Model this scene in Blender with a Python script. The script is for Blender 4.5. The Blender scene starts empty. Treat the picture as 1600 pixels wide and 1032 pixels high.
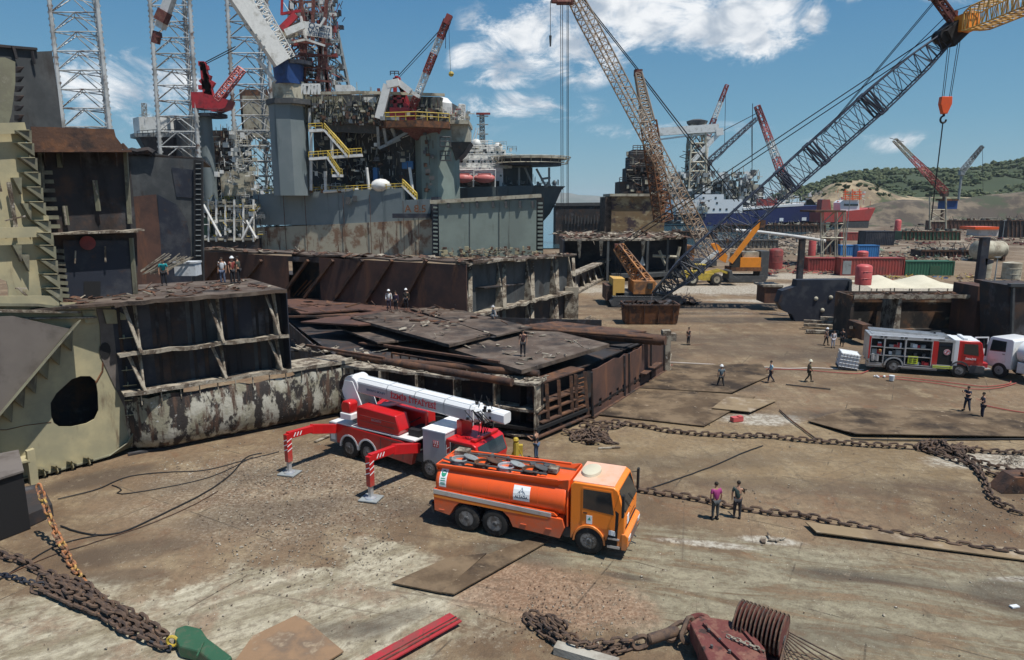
import bpy, bmesh, math, random
from mathutils import Vector, Matrix, Euler, noise as mnoise
R = math.radians
rnd = random.Random(7)
SC = bpy.context.scene
# ---------------------------------------------------------------- camera
F_PX, CAM_H = 1067.0, 14.0
PITCH = math.atan(201.0 / F_PX)
cam_d = bpy.data.cameras.new('camera'); cam = bpy.data.objects.new('camera', cam_d)
SC.collection.objects.link(cam); SC.camera = cam
cam.location = (0, 0, CAM_H); cam.rotation_euler = (R(90) - PITCH, 0, 0)
cam_d.sensor_width = 36; cam_d.lens = 36 * F_PX / 1600.0
cam_d.clip_start = 0.1; cam_d.clip_end = 30000
# ---------------------------------------------------------------- light
SC.view_settings.view_transform = 'Standard'; SC.view_settings.look = 'None'
SC.view_settings.gamma = 1; SC.view_settings.exposure = 0.16
SC.cycles.max_bounces = 5
sd = Vector((0.30, -0.22, 0.93)).normalized()          # towards the sun
sl = bpy.data.lights.new('sun', 'SUN'); sl.energy = 4.8; sl.angle = R(0.5); sl.color = (1, .955, .88)
so = bpy.data.objects.new('sun', sl); SC.collection.objects.link(so)
so.rotation_euler = sd.to_track_quat('Z', 'Y').to_euler(); so.location = (30, -20, 90)
world = bpy.data.worlds.new('World'); SC.world = world; world.use_nodes = True
def make_world():
    nt = world.node_tree; N = nt.nodes; L = nt.links; N.clear()
    def n(t, **k):
        o = N.new(t)
        for a, b in k.items(): setattr(o, a, b)
        return o
    def mth(op, a, b=None, c=None):
        m = n('ShaderNodeMath', operation=op)
        for i, v in enumerate((a, b, c)):
            if v is None: continue
            if isinstance(v, (int, float)): m.inputs[i].default_value = v
            else: L.new(v, m.inputs[i])
        return m.outputs[0]
    sky = n('ShaderNodeTexSky', sky_type='NISHITA'); sky.sun_disc = False
    sky.sun_elevation = math.asin(sd.z); sky.sun_rotation = math.atan2(sd.x, sd.y)
    sky.air_density = 1.0; sky.dust_density = .5; sky.ozone_density = 1.9
    tc = n('ShaderNodeTexCoord'); sp = n('ShaderNodeSeparateXYZ'); L.new(tc.outputs['Generated'], sp.inputs[0])
    az = mth('ARCTAN2', sp.outputs[0], sp.outputs[1]); el = mth('ARCSINE', sp.outputs[2])
    cv = n('ShaderNodeCombineXYZ'); L.new(az, cv.inputs[0]); L.new(el, cv.inputs[1])
    nz = n('ShaderNodeTexNoise'); nz.inputs['Scale'].default_value = 11; nz.inputs['Detail'].default_value = 9; nz.inputs['Roughness'].default_value = .66; nz.inputs['Distortion'].default_value = .5
    mp = n('ShaderNodeMapping'); mp.inputs['Scale'].default_value = (1, 1.9, 1); L.new(cv.outputs[0], mp.inputs[0]); L.new(mp.outputs[0], nz.inputs[0])
    nz2 = n('ShaderNodeTexNoise'); nz2.inputs['Scale'].default_value = 16; nz2.inputs['Detail'].default_value = 8; nz2.inputs['Distortion'].default_value = .4; L.new(mp.outputs[0], nz2.inputs[0])
    nf = mth('MULTIPLY_ADD', nz.outputs[0], 1.5, -.75)
    acc = None
    # azimuth, elevation, half widths (degrees), strength
    CL = [(8.5,14.4,8.5,3.6,1.1),(17,13.4,7.5,3.6,1.05),(3,12.4,8,4.0,.9),(-.5,9.6,3.6,1.0,.75),(3,7.2,5,1.3,.45),(25.5,15.4,4.2,1.9,1.15),(22.5,12.8,1.5,1.2,1.1),
          (34,14.8,6,2.4,1.15),(-29,7.6,6,3.0,.85),(-11,6.5,14,2.2,.2),(27,4.2,5,.9,.33),(11,17.4,12,2.6,.9),(0,7.4,5,1.4,.6),(-4,11.5,2.2,1.6,.5),(-55,18,8,3,.8),(62,12,9,3,.9),(12,5.4,9,.8,.3),(40,24,14,4,.7),(-15,30,20,5,.7)]
    for a, e, ra, re, s in CL:
        dx = mth('MULTIPLY', mth('SUBTRACT', az, R(a)), 1 / R(ra)); dy = mth('MULTIPLY', mth('SUBTRACT', el, R(e)), 1 / R(re))
        d = mth('ADD', mth('MULTIPLY', dx, dx), mth('MULTIPLY', dy, dy))
        v = mth('MULTIPLY', mth('MAXIMUM', mth('SUBTRACT', 1.15, d), 0), s)
        acc = v if acc is None else mth('MAXIMUM', acc, v)
    dens = mth('ADD', mth('MULTIPLY', acc, .80), mth('MULTIPLY', nf, 2.5))
    rp = n('ShaderNodeMapRange', interpolation_type='SMOOTHSTEP'); L.new(dens, rp.inputs[0])
    rp.inputs[1].default_value = .10; rp.inputs[2].default_value = 1.0; rp.inputs[4].default_value = .95
    fac = mth('MULTIPLY', rp.outputs[0], mth('MINIMUM', mth('MULTIPLY', acc, 3), 1))
    cr = n('ShaderNodeMix', data_type='RGBA'); n2r = n('ShaderNodeMapRange', interpolation_type='SMOOTHSTEP'); L.new(nz2.outputs[0], n2r.inputs[0]); n2r.inputs[1].default_value = .32; n2r.inputs[2].default_value = .60; L.new(n2r.outputs[0], cr.inputs[0])
    cr.inputs[6].default_value = (4.6, 5.4, 6.4, 1); cr.inputs[7].default_value = (10.0, 10.2, 10.4, 1)
    mx = n('ShaderNodeMix', data_type='RGBA'); L.new(fac, mx.inputs[0])
    hs = n('ShaderNodeMix', data_type='RGBA'); hs.inputs[0].default_value = .8; L.new(sky.outputs[0], hs.inputs[6])
    gr = n('ShaderNodeValToRGB'); L.new(mth('MULTIPLY', el, 1/R(60)), gr.inputs[0]); e = gr.color_ramp.elements
    e[0].position = 0; e[0].color = (2.4, 4.5, 5.7, 1); e[1].position = 1; e[1].color = (.35, 1.7, 4.4, 1)
    for p_, c_ in ((.10, (1.45, 3.65, 5.4, 1)), (.30, (.55, 2.3, 4.7, 1))): q_ = e.new(p_); q_.color = c_
    L.new(gr.outputs[0], hs.inputs[7])
    L.new(hs.outputs[2], mx.inputs[6]); L.new(cr.outputs[2], mx.inputs[7])
    bg = n('ShaderNodeBackground'); bg.inputs[1].default_value = .085; L.new(mx.outputs[2], bg.inputs[0])
    out = n('ShaderNodeOutputWorld'); L.new(bg.outputs[0], out.inputs[0])
make_world()
# ---------------------------------------------------------------- where things stand
def ray(px, py):
    x = (px - 800) / F_PX; y = (516 - py) / F_PX
    return Vector((x, math.cos(PITCH) + y * math.sin(PITCH), -math.sin(PITCH) + y * math.cos(PITCH)))
def G(px, py, z=0.0):                       # the point of the plane at height z
    r = ray(px, py); t = (z - CAM_H) / r.z
    return Vector((r.x * t, r.y * t, z))
def P(px, py, Y):                           # the point at depth Y
    r = ray(px, py); t = Y / r.y
    return Vector((r.x * t, Y, CAM_H + r.z * t))
def PL(px, py, p0, n):                      # the point on a plane
    r = ray(px, py); c = Vector((0, 0, CAM_H)); t = (Vector(p0) - c).dot(Vector(n)) / r.dot(Vector(n))
    return c + r * t
def V(*a): return Vector(a if len(a) > 1 else a[0])
# ---------------------------------------------------------------- materials
MATS = {}
def mat(name, base, layers=(), rough=.6, metal=0.0, bump=0.0, bscale=8, var=.18, vscale=1.3, rand=True, spec=.4, dust=0):
    if name in MATS: return MATS[name]
    m = bpy.data.materials.new(name); m.use_nodes = True; MATS[name] = m
    nt = m.node_tree; N = nt.nodes; L = nt.links; b = N['Principled BSDF']
    b.inputs['Roughness'].default_value = rough; b.inputs['Metallic'].default_value = metal
    b.inputs['Specular IOR Level'].default_value = spec
    tc = N.new('ShaderNodeTexCoord'); vec = tc.outputs['Object']
    if rand:
        oi = N.new('ShaderNodeObjectInfo'); mm = N.new('ShaderNodeMath'); mm.operation = 'MULTIPLY'; mm.inputs[1].default_value = 43
        L.new(oi.outputs['Random'], mm.inputs[0])
        va = N.new('ShaderNodeVectorMath'); va.operation = 'ADD'; L.new(vec, va.inputs[0]); L.new(mm.outputs[0], va.inputs[1]); vec = va.outputs[0]
    def noise(sc, det=5, rg=.6):
        nz = N.new('ShaderNodeTexNoise'); nz.inputs['Detail'].default_value = det; nz.inputs['Roughness'].default_value = rg
        if isinstance(sc, (int, float)): nz.inputs['Scale'].default_value = sc; L.new(vec, nz.inputs[0])
        else:
            mp = N.new('ShaderNodeMapping'); mp.inputs['Scale'].default_value = sc; L.new(vec, mp.inputs[0]); L.new(mp.outputs[0], nz.inputs[0]); nz.inputs['Scale'].default_value = 1
        return nz.outputs[0]
    def mix(f, a, c):
        mx = N.new('ShaderNodeMix'); mx.data_type = 'RGBA'; L.new(f, mx.inputs[0])
        for i, v in ((6, a), (7, c)):
            if isinstance(v, tuple): mx.inputs[i].default_value = (*v[:3], 1)
            else: L.new(v, mx.inputs[i])
        return mx.outputs[2]
    col = mix(noise(vscale), tuple(c * (1 - var) for c in base), tuple(min(1, c * (1 + var)) for c in base))
    for lc, sc, th, sf in layers:
        mr = N.new('ShaderNodeMapRange'); mr.interpolation_type = 'SMOOTHSTEP'; L.new(noise(sc, 7, .65), mr.inputs[0])
        mr.inputs[1].default_value = th - sf; mr.inputs[2].default_value = th + sf
        col = mix(mr.outputs[0], col, lc)
    if dust:                                   # road dust thrown up over the lower body
        sx = N.new('ShaderNodeSeparateXYZ'); L.new(tc.outputs['Object'], sx.inputs[0]); ad = N.new('ShaderNodeMath'); ad.operation = 'MULTIPLY_ADD'; L.new(noise(2.6, 7, .7), ad.inputs[0]); ad.inputs[1].default_value = -2.4; L.new(sx.outputs[2], ad.inputs[2])
        mr = N.new('ShaderNodeMapRange'); L.new(ad.outputs[0], mr.inputs[0]); mr.inputs[1].default_value = dust - 1.2; mr.inputs[2].default_value = -1.3; mr.inputs[4].default_value = .75
        col = mix(mr.outputs[0], col, (.24, .19, .13)); rr = N.new('ShaderNodeMapRange'); L.new(mr.outputs[0], rr.inputs[0]); rr.inputs[3].default_value = rough; rr.inputs[4].default_value = .95; L.new(rr.outputs[0], b.inputs['Roughness'])
    L.new(col, b.inputs['Base Color'])
    if bump:
        bp = N.new('ShaderNodeBump'); bp.inputs['Strength'].default_value = min(1, bump); bp.inputs['Distance'].default_value = .05
        L.new(noise(bscale, 6), bp.inputs['Height']); L.new(bp.outputs[0], b.inputs['Normal'])
    return m
RUST = (.105, .045, .022); DRUST = (.045, .026, .018); ORUST = (.26, .09, .03)
M = dict(
 rust=mat('rusty steel', (.085,.045,.03), [((.15,.07,.035), 1.2, .56, .1), ((.03,.022,.02), .7, .56, .08), ((.2,.16,.13), 5, .68, .03)], rough=.85, bump=.5),
 rustp=mat('brown primer plate', (.10,.05,.036), [((.055,.033,.028), .35, .52, .12), ((.17,.075,.04), (.8,.8,.2), .62, .1), ((.16,.13,.11), 3, .7, .04)], rough=.8, bump=.2),
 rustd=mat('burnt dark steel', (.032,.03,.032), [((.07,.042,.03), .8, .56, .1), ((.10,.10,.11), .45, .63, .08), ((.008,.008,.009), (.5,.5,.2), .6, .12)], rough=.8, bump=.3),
 rusto=mat('orange rust', (.17,.07,.03), [((.06,.035,.025), 1.0, .52, .1), ((.28,.13,.05), 2.2, .64, .08)], rough=.9, bump=.5),
 deck=mat('scorched deck', (.085,.06,.045), [((.15,.12,.095), .7, .55, .12), ((.025,.02,.018), .45, .56, .1), ((.3,.27,.23), 2.6, .70, .04), ((.12,.055,.03), 1.4, .66, .06)], rough=.95, bump=.7, bscale=5),
 ash=mat('ash and scale', (.34,.30,.235), [((.10,.075,.055), 1.5, .5, .08), ((.42,.39,.34), 3, .64, .05)], rough=.95, bump=.8, bscale=9),
 beige=mat('beige primer', (.43,.375,.225), [((.31,.285,.185), .5, .5, .15), ((.17,.13,.08), (1.2,1.2,.3), .66, .08), ((.12,.07,.04), 2.6, .72, .04)], rough=.65, var=.1),
 beiged=mat('grimy beige primer', (.19,.185,.125), [((.08,.07,.055), .7, .54, .1), ((.26,.25,.18), 1.4, .6, .1)], rough=.7),
 peel=mat('peeling white paint', (.46,.44,.37), [((.27,.25,.18), .6, .5, .1), ((.035,.03,.028), (1.1,1.1,.6), .50, .03), ((.10,.06,.042), (2.5,2.5,.35), .56, .06), ((.5,.49,.45), 4, .66, .03)], rough=.8, bump=.6, vscale=2),
 navy=mat('dark blue plate', (.018,.022,.034), [((.05,.052,.06), .5, .55, .1), ((.055,.033,.025), .9, .64, .08)], rough=.6, bump=.1),
 gfl=mat('dull brown flange', (.15,.13,.115), [((.09,.075,.065), .5, .55, .1)], rough=.7),
 char=mat('charcoal plate', (.045,.05,.053), [((.085,.09,.09), .35, .52, .12), ((.035,.03,.028), (.9,.9,.25), .6, .1)], rough=.7),
 hullg=mat('grey blue hull paint', (.145,.178,.185), [((.175,.205,.21), .12, .5, .12), ((.075,.10,.105), (.35,.35,.05), .63, .08), ((.11,.06,.035), (1.1,1.1,.1), .72, .03)], rough=.55, var=.06, vscale=.2),
 hullp=mat('pale green plate', (.215,.26,.23), [((.18,.215,.19), .16, .5, .12), ((.08,.085,.07), (.45,.45,.04), .65, .06), ((.12,.09,.06), (.7,.7,.5), .72, .04)], rough=.6, var=.08, vscale=.2),
 hullr=mat('scaled rusty bottom paint', (.36,.33,.25), [((.2,.12,.075), (.25,.25,.25), .52, .07), ((.34,.31,.24), (.8,.8,.15), .58, .06), ((.11,.06,.04), (.6,.6,.09), .60, .05), ((.2,.2,.13), .5, .66, .05)], rough=.85, vscale=.3, bump=.3, bscale=2),
 grey=mat('grey painted steel', (.25,.27,.27), [((.13,.13,.125), .7, .6, .1), ((.13,.07,.04), 2, .72, .05)], rough=.55),
 dgrey=mat('dark machinery grey', (.06,.063,.065), [((.12,.11,.10), 1, .6, .1)], rough=.7),
 white=mat('weathered white paint', (.66,.66,.63), [((.42,.41,.37), .5, .6, .1), ((.24,.15,.09), (1.2,1.2,.2), .72, .05)], rough=.5),
 cream=mat('stained cream paint', (.42,.39,.30), [((.25,.21,.15), .4, .54, .1), ((.12,.10,.075), (.8,.8,.3), .63, .08)], rough=.6),
 legp=mat('pale galvanised leg paint', (.44,.46,.46), [((.22,.22,.21), .12, .54, .08), ((.12,.075,.055), .16, .60, .05)], rough=.5),
 red=mat('red machinery paint', (.40,.028,.035), [((.22,.025,.03), .6, .56, .1)], rough=.45),
 dred=mat('faded dark red paint', (.26,.045,.04), [((.12,.035,.03), .4, .56, .1), ((.33,.16,.13), 2, .7, .05)], rough=.65),
 firered=mat('fire engine red paint', (.52,.012,.014), [((.38,.015,.015), .8, .6, .15)], rough=.3, var=.06, spec=.6, dust=1.5),
 orange=mat('orange vehicle paint', (.80,.105,.014), [((.66,.09,.018), .7, .6, .15), ((.40,.08,.03), (2,2,.5), .70, .08)], rough=.36, var=.07, spec=.6, dust=1.5),
 orangeb=mat('bright orange cab paint', (.84,.22,.018), [((.7,.19,.03), .9, .64, .12)], rough=.36, var=.07, spec=.6, dust=1.4),
 pinkroof=mat('sun bleached orange roof', (.72,.42,.30), [((.76,.36,.22), 1.2, .55, .1)], rough=.5, var=.05),
 vwhite=mat('glossy white vehicle paint', (.72,.73,.73), [((.55,.55,.54), .9, .66, .1)], rough=.3, var=.04, spec=.6, dust=1.3),
 vgrey=mat('satin grey vehicle paint', (.34,.36,.38), rough=.4, var=.08, dust=1.6),
 alu=mat('brushed aluminium', (.55,.56,.57), [((.38,.38,.38), 2, .6, .1)], rough=.38, metal=.6, var=.06),
 tyre=mat('dusty rubber', (.022,.021,.02), [((.075,.065,.055), 3, .62, .1)], rough=.85, bump=.2),
 black=mat('matt black', (.012,.012,.013), rough=.7),
 glass=mat('dark tinted glass', (.015,.022,.026), rough=.08, spec=.9, var=.05),
 yellow=mat('yellow machine paint', (.50,.36,.045), [((.33,.25,.06), .8, .55, .1), ((.16,.10,.05), 1.6, .68, .06)], rough=.55),
 eorange=mat('excavator orange', (.72,.24,.02), [((.4,.14,.03), 1.2, .64, .08)], rough=.5),
 corange=mat('worn orange crane paint', (.36,.15,.045), [((.12,.07,.045), .9, .52, .1), ((.5,.30,.10), 1.5, .66, .06)], rough=.7),
 ylat=mat('yellow ochre lattice paint', (.60,.36,.09), [((.3,.18,.08), .3, .6, .1)], rough=.6),
 tan=mat('rusty buff lattice paint', (.25,.17,.11), [((.36,.30,.24), .12, .5, .1)], rough=.7),
 slat=mat('slate lattice paint', (.045,.055,.08), rough=.6),
 cable=mat('greasy wire rope', (.018,.02,.024), rough=.6),
 blue=mat('strong blue paint', (.018,.06,.20), [((.015,.04,.12), .5, .58, .1)], rough=.5),
 cblue=mat('container blue', (.035,.16,.38), [((.09,.18,.32), .6, .62, .1)], rough=.55),
 cred=mat('container red', (.30,.055,.045), [((.19,.06,.05), .6, .55, .1)], rough=.6),
 cgreen=mat('container green', (.03,.115,.065), [((.05,.10,.07), .6, .6, .1)], rough=.6),
 tankred=mat('faded red tank paint', (.50,.09,.085), [((.38,.10,.09), .8, .6, .1)], rough=.5),
 tent=mat('cream canvas', (.56,.52,.40), [((.46,.42,.31), .3, .55, .15)], rough=.9, var=.06),
 sblue=mat('ship navy paint', (.018,.026,.10), [((.03,.04,.09), .1, .6, .1), ((.12,.06,.05), (.3,.3,.05), .72, .04)], rough=.5),
 ship_red=mat('ship red paint', (.42,.06,.05), [((.27,.07,.06), .1, .55, .1)], rough=.6),
 boat=mat('lifeboat pink red', (.50,.14,.13), [((.6,.3,.28), .8, .62, .1)], rough=.5),
 chain=mat('rusty chain iron', (.115,.075,.052), [((.055,.04,.035), 3, .53, .1), ((.20,.11,.06), 5, .64, .08)], rough=.9, bump=.4, bscale=30),
 chaino=mat('orange red painted chain', (.36,.15,.06), [((.34,.06,.035), 2.6, .60, .05), ((.45,.30,.08), 2.2, .56, .05), ((.13,.07,.045), 4, .52, .06)], rough=.8),
 green=mat('dark green steel', (.032,.095,.05), [((.07,.10,.06), 2.4, .56, .08), ((.09,.055,.035), 4, .66, .04)], rough=.5, bump=.2),
 maroon=mat('maroon winch paint', (.13,.038,.032), [((.19,.085,.06), 1.6, .54, .06), ((.045,.026,.022), 2.4, .60, .05), ((.26,.17,.12), 6, .68, .03)], rough=.8, bump=.5, bscale=14),
 redbeam=mat('scuffed red beam paint', (.36,.03,.036), [((.25,.05,.045), 1.6, .55, .06), ((.12,.045,.035), 4, .64, .04), ((.30,.22,.16), 7, .70, .03)], rough=.5),
 hose=mat('red fire hose', (.34,.08,.065), rough=.8), hosew=mat('pale fire hose', (.55,.5,.45), rough=.8),
 conc=mat('old concrete', (.36,.34,.29), [((.24,.21,.17), .7, .55, .1)], rough=.95, bump=.5),
 logo_w=mat('sticker white', (.8,.82,.82), rough=.4, var=.02), logo_g=mat('sticker green', (.03,.30,.18), rough=.5), logo_b=mat('sticker dark', (.05,.08,.13), rough=.5),
 txt_r=mat('red lettering', (.42,.02,.03), rough=.5), hivis=mat('hi vis yellow', (.65,.72,.05), rough=.6), lamp=mat('amber lamp plastic', (.75,.28,.03), rough=.2), lampw=mat('clear lamp lens', (.6,.62,.62), rough=.1),
 plastic=mat('white plastic', (.62,.64,.65), [((.4,.4,.4), 2, .6, .1)], rough=.4),
)
# ---------------------------------------------------------------- mesh builder
def frame(d):
    d = d.normalized(); u = Vector((0, 0, 1)) if abs(d.z) < .99 else Vector((1, 0, 0))
    s = d.cross(u).normalized(); return s, s.cross(d).normalized()
class MB:
    def __init__(s): s.v = []; s.f = []; s.m = []
    def add(s, vs, fs, m=0):
        b = len(s.v); s.v += [tuple(x) for x in vs]; s.f += [tuple(i + b for i in f) for f in fs]; s.m += [m] * len(fs); return s
    def box(s, c, d, rz=0, m=0, rot=None):
        c = Vector(c); e = rot.to_matrix() if rot else Matrix.Rotation(rz, 3, 'Z')
        vs = [c + e @ Vector((x * d[0] / 2, y * d[1] / 2, z * d[2] / 2)) for x in (-1, 1) for y in (-1, 1) for z in (-1, 1)]
        return s.add(vs, [(0,1,3,2),(4,6,7,5),(0,4,5,1),(2,3,7,6),(0,2,6,4),(1,5,7,3)], m)
    def beam(s, p, q, w, h=None, m=0):
        p = Vector(p); q = Vector(q); h = h or w; a, b = frame(q - p); a = a * w / 2; b = b * h / 2
        vs = [p-a-b, p+a-b, p+a+b, p-a+b, q-a-b, q+a-b, q+a+b, q-a+b]
        return s.add(vs, [(3,2,1,0),(4,5,6,7),(0,1,5,4),(1,2,6,5),(2,3,7,6),(3,0,4,7)], m)
    def tube(s, p, q, r, r2=None, n=8, m=0, caps=True):
        p = Vector(p); q = Vector(q); r2 = r if r2 is None else r2; a, b = frame(q - p)
        vs = [p + (a * math.cos(t) + b * math.sin(t)) * r for t in [2*math.pi*i/n for i in range(n)]] + [q + (a * math.cos(t) + b * math.sin(t)) * r2 for t in [2*math.pi*i/n for i in range(n)]]
        fs = [(i, (i+1) % n, n + (i+1) % n, n + i) for i in range(n)]
        if caps: fs += [tuple(range(n-1, -1, -1)), tuple(range(n, 2*n))]
        return s.add(vs, fs, m)
    def path(s, pts, r, n=6, m=0, closed=False):
        pts = [Vector(p) for p in pts]; k = len(pts); vs = []; fs = []; pa = None
        for i, p in enumerate(pts):
            d = (pts[(i+1) % k] - pts[i-1]) if closed else (pts[min(i+1, k-1)] - pts[max(i-1, 0)])
            d = d.normalized()
            if pa is None: a, b = frame(d)
            else: a = (pa - d * pa.dot(d)).normalized(); b = a.cross(d)
            pa = a; vs += [p + (a * math.cos(2*math.pi*j/n) + b * math.sin(2*math.pi*j/n)) * r for j in range(n)]
        for i in range(k if closed else k-1):
            for j in range(n): fs.append((i*n+j, i*n+(j+1) % n, ((i+1) % k)*n+(j+1) % n, ((i+1) % k)*n+j))
        if not closed: fs += [tuple(range(n-1, -1, -1)), tuple(range((k-1)*n, k*n))]
        return s.add(vs, fs, m)
    def slab(s, pts, t, m=0):                       # planar outline thickened by vector t (or a distance along its normal)
        pts = [Vector(p) for p in pts]; k = len(pts)
        if not isinstance(t, Vector):
            nn = Vector((0, 0, 0))
            for i in range(k): nn += pts[i].cross(pts[(i+1) % k])
            t = nn.normalized() * t
        return s.add(pts + [p + t for p in pts], [tuple(range(k-1, -1, -1)), tuple(range(k, 2*k))] + [(i, (i+1) % k, k+(i+1) % k, k+i) for i in range(k)], m)
    def prism(s, pts, ax, a, b, m=0):               # 2D outline extruded along axis ax from a to b
        def mk(p, t): return {'x': (t, p[0], p[1]), 'y': (p[0], t, p[1]), 'z': (p[0], p[1], t)}[ax]
        k = len(pts)
        return s.add([mk(p, a) for p in pts] + [mk(p, b) for p in pts], [tuple(range(k-1, -1, -1)), tuple(range(k, 2*k))] + [(i, (i+1) % k, k+(i+1) % k, k+i) for i in range(k)], m)
    def lathe(s, prof, p, q, n=20, m=0):            # prof: (t along p->q in metres, radius)
        p = Vector(p); d = (Vector(q) - p).normalized(); a, b = frame(d); vs = []; k = len(prof)
        for t, r in prof: vs += [p + d * t + (a * math.cos(2*math.pi*j/n) + b * math.sin(2*math.pi*j/n)) * r for j in range(n)]
        fs = [(i*n+j, i*n+(j+1) % n, (i+1)*n+(j+1) % n, (i+1)*n+j) for i in range(k-1) for j in range(n)]
        fs += [tuple(range(n-1, -1, -1)), tuple(range((k-1)*n, k*n))]
        return s.add(vs, fs, m)
    def ball(s, c, r, n=12, m=0, sq=(1, 1, 1)):
        c = Vector(c); k = n // 2; vs = [c + Vector((0, 0, -r * sq[2]))]
        for i in range(1, k):
            t = -math.pi/2 + math.pi*i/k
            vs += [c + Vector((r*sq[0]*math.cos(t)*math.cos(2*math.pi*j/n), r*sq[1]*math.cos(t)*math.sin(2*math.pi*j/n), r*sq[2]*math.sin(t))) for j in range(n)]
        vs.append(c + Vector((0, 0, r * sq[2]))); top = len(vs) - 1
        fs = [(0, 1 + (j+1) % n, 1 + j) for j in range(n)]
        for i in range(k-2):
            for j in range(n): fs.append((1+i*n+j, 1+i*n+(j+1) % n, 1+(i+1)*n+(j+1) % n, 1+(i+1)*n+j))
        fs += [(top, 1+(k-2)*n+j, 1+(k-2)*n+(j+1) % n) for j in range(n)]
        return s.add(vs, fs, m)
    def lattice(s, p, q, w0, w1=None, n=10, r=.05, rc=.09, nc=4, up=None, k=False, wm=None, t=.12):
        """lattice boom: nc chords between p and q, width w0 at the ends to wm in the middle"""
        p = Vector(p); q = Vector(q); w1 = w0 if w1 is None else w1; a, b = frame(q - p)
        def w(u):
            if wm is None: return w0 + (w1 - w0) * u
            if u < t: return w0 + (wm - w0) * u / t
            if u > 1 - t: return w1 + (wm - w1) * (1 - u) / t
            return wm
        if nc == 4: cs = [(-.5,-.5),(.5,-.5),(.5,.5),(-.5,.5)]
        else: cs = [(math.cos(x)*.577, math.sin(x)*.577) for x in [(up or 0) + 2*math.pi*i/3 for i in range(3)]]
        def pt(i, c): u = i / n; return p + (q - p) * u + (a * cs[c][0] + b * cs[c][1]) * w(u)
        nn = len(cs)
        for c in range(nn):
            for i in range(n): s.tube(pt(i, c), pt(i+1, c), rc, n=5, caps=False)
            d = (c + 1) % nn
            for i in range(n):
                s.tube(pt(i, c), pt(i, d), r, n=4, caps=False)
                if k:
                    mid = (pt(i+1, c) + pt(i+1, d)) / 2; s.tube(pt(i, c), mid, r, n=4, caps=False); s.tube(pt(i, d), mid, r, n=4, caps=False)
                else:
                    e, g = (c, d) if i % 2 else (d, c); s.tube(pt(i, e), pt(i+1, g), r, n=4, caps=False)
            s.tube(pt(n, c), pt(n, d), r, n=4, caps=False)
        return s
    def rail(s, pts, h=1.1, r=.035, step=2.0, closed=False):
        pts = [Vector(p) for p in pts]; up = Vector((0, 0, h))
        if closed: pts.append(pts[0])
        for a, b in zip(pts, pts[1:]):
            s.tube(a + up, b + up, r, n=4); s.tube(a + up/2, b + up/2, r*.8, n=4)
            k = max(1, int((b - a).length / step))
            for i in range(k + 1): c = a + (b - a) * i / k; s.tube(c, c + up, r, n=4)
        return s
    def build(s, name, mats, parent=None, world=False, bevel=0.0, smooth=False, label=None, cat=None, group=None, kind=None, at=None):
        me = bpy.data.meshes.new(name)
        off = Vector((0, 0, 0))
        if world and parent is not None: off = parent['_w'] if False else Vector(ORG[parent.name])
        me.from_pydata([tuple(Vector(v) - off) for v in s.v], [], s.f)
        if not isinstance(mats, (list, tuple)): mats = [mats]
        for x in mats: me.materials.append(M[x] if isinstance(x, str) else x)
        me.polygons.foreach_set('material_index', s.m)
        bm = bmesh.new(); bm.from_mesh(me); bmesh.ops.recalc_face_normals(bm, faces=bm.faces); bm.to_mesh(me); bm.free()
        if smooth:
            me.polygons.foreach_set('use_smooth', [True] * len(me.polygons)); me.set_sharp_from_angle(angle=R(38))
        me.update()
        o = bpy.data.objects.new(name, me); SC.collection.objects.link(o)
        if parent is not None: o.parent = parent
        elif at is not None: o.location = at
        if bevel:
            bv = o.modifiers.new('bevel', 'BEVEL'); bv.width = bevel; bv.segments = 2; bv.limit_method = 'ANGLE'; bv.angle_limit = R(40)
        tag(o, label, cat, group, kind); return o
ORG = {}
def tag(o, label=None, cat=None, group=None, kind=None):
    for k, v in (('label', label), ('category', cat), ('group', group), ('kind', kind)):
        if v: o[k] = v
    return o
def thing(name, label, cat, loc=(0, 0, 0), rz=0, group=None):
    o = bpy.data.objects.new(name, None); SC.collection.objects.link(o); o.location = loc; o.rotation_euler = (0, 0, rz)
    o.empty_display_size = .3; tag(o, label, cat, group); ORG[o.name] = tuple(loc); return o
def kids(o): return [c for c in bpy.data.objects if c.parent == o]
def dup(o, loc=None, rz=None, label=None, group=None, parent=None):
    ch = kids(o); c = o.copy(); SC.collection.objects.link(c); c.parent = parent
    if parent is None:
        if loc is not None: c.location = loc
        if rz is not None: c.rotation_euler = (0, 0, rz)
        if label: c['label'] = label
        if group: c['group'] = group
        ORG[c.name] = tuple(c.location)
    for x in ch: dup(x, parent=c)
    return c
def text_mb(mb, s, size, origin, xd, yd, m=0, depth=.004, align='CENTER', bold=0.0):
    cu = bpy.data.curves.new('lettering', 'FONT'); cu.body = s; cu.size = size; cu.align_x = align; cu.align_y = 'CENTER'; cu.extrude = depth; cu.offset = bold; cu.resolution_u = 3
    o = bpy.data.objects.new('lettering', cu); SC.collection.objects.link(o)
    dg = bpy.context.evaluated_depsgraph_get(); dg.update(); me = bpy.data.meshes.new_from_object(o.evaluated_get(dg))
    xd = Vector(xd).normalized(); yd = Vector(yd).normalized(); zd = xd.cross(yd); og = Vector(origin)
    mb.add([og + xd * v.co.x + yd * v.co.y + zd * v.co.z for v in me.vertices], [tuple(p.vertices) for p in me.polygons], m)
    bpy.data.objects.remove(o); bpy.data.curves.remove(cu); bpy.data.meshes.remove(me)
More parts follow.
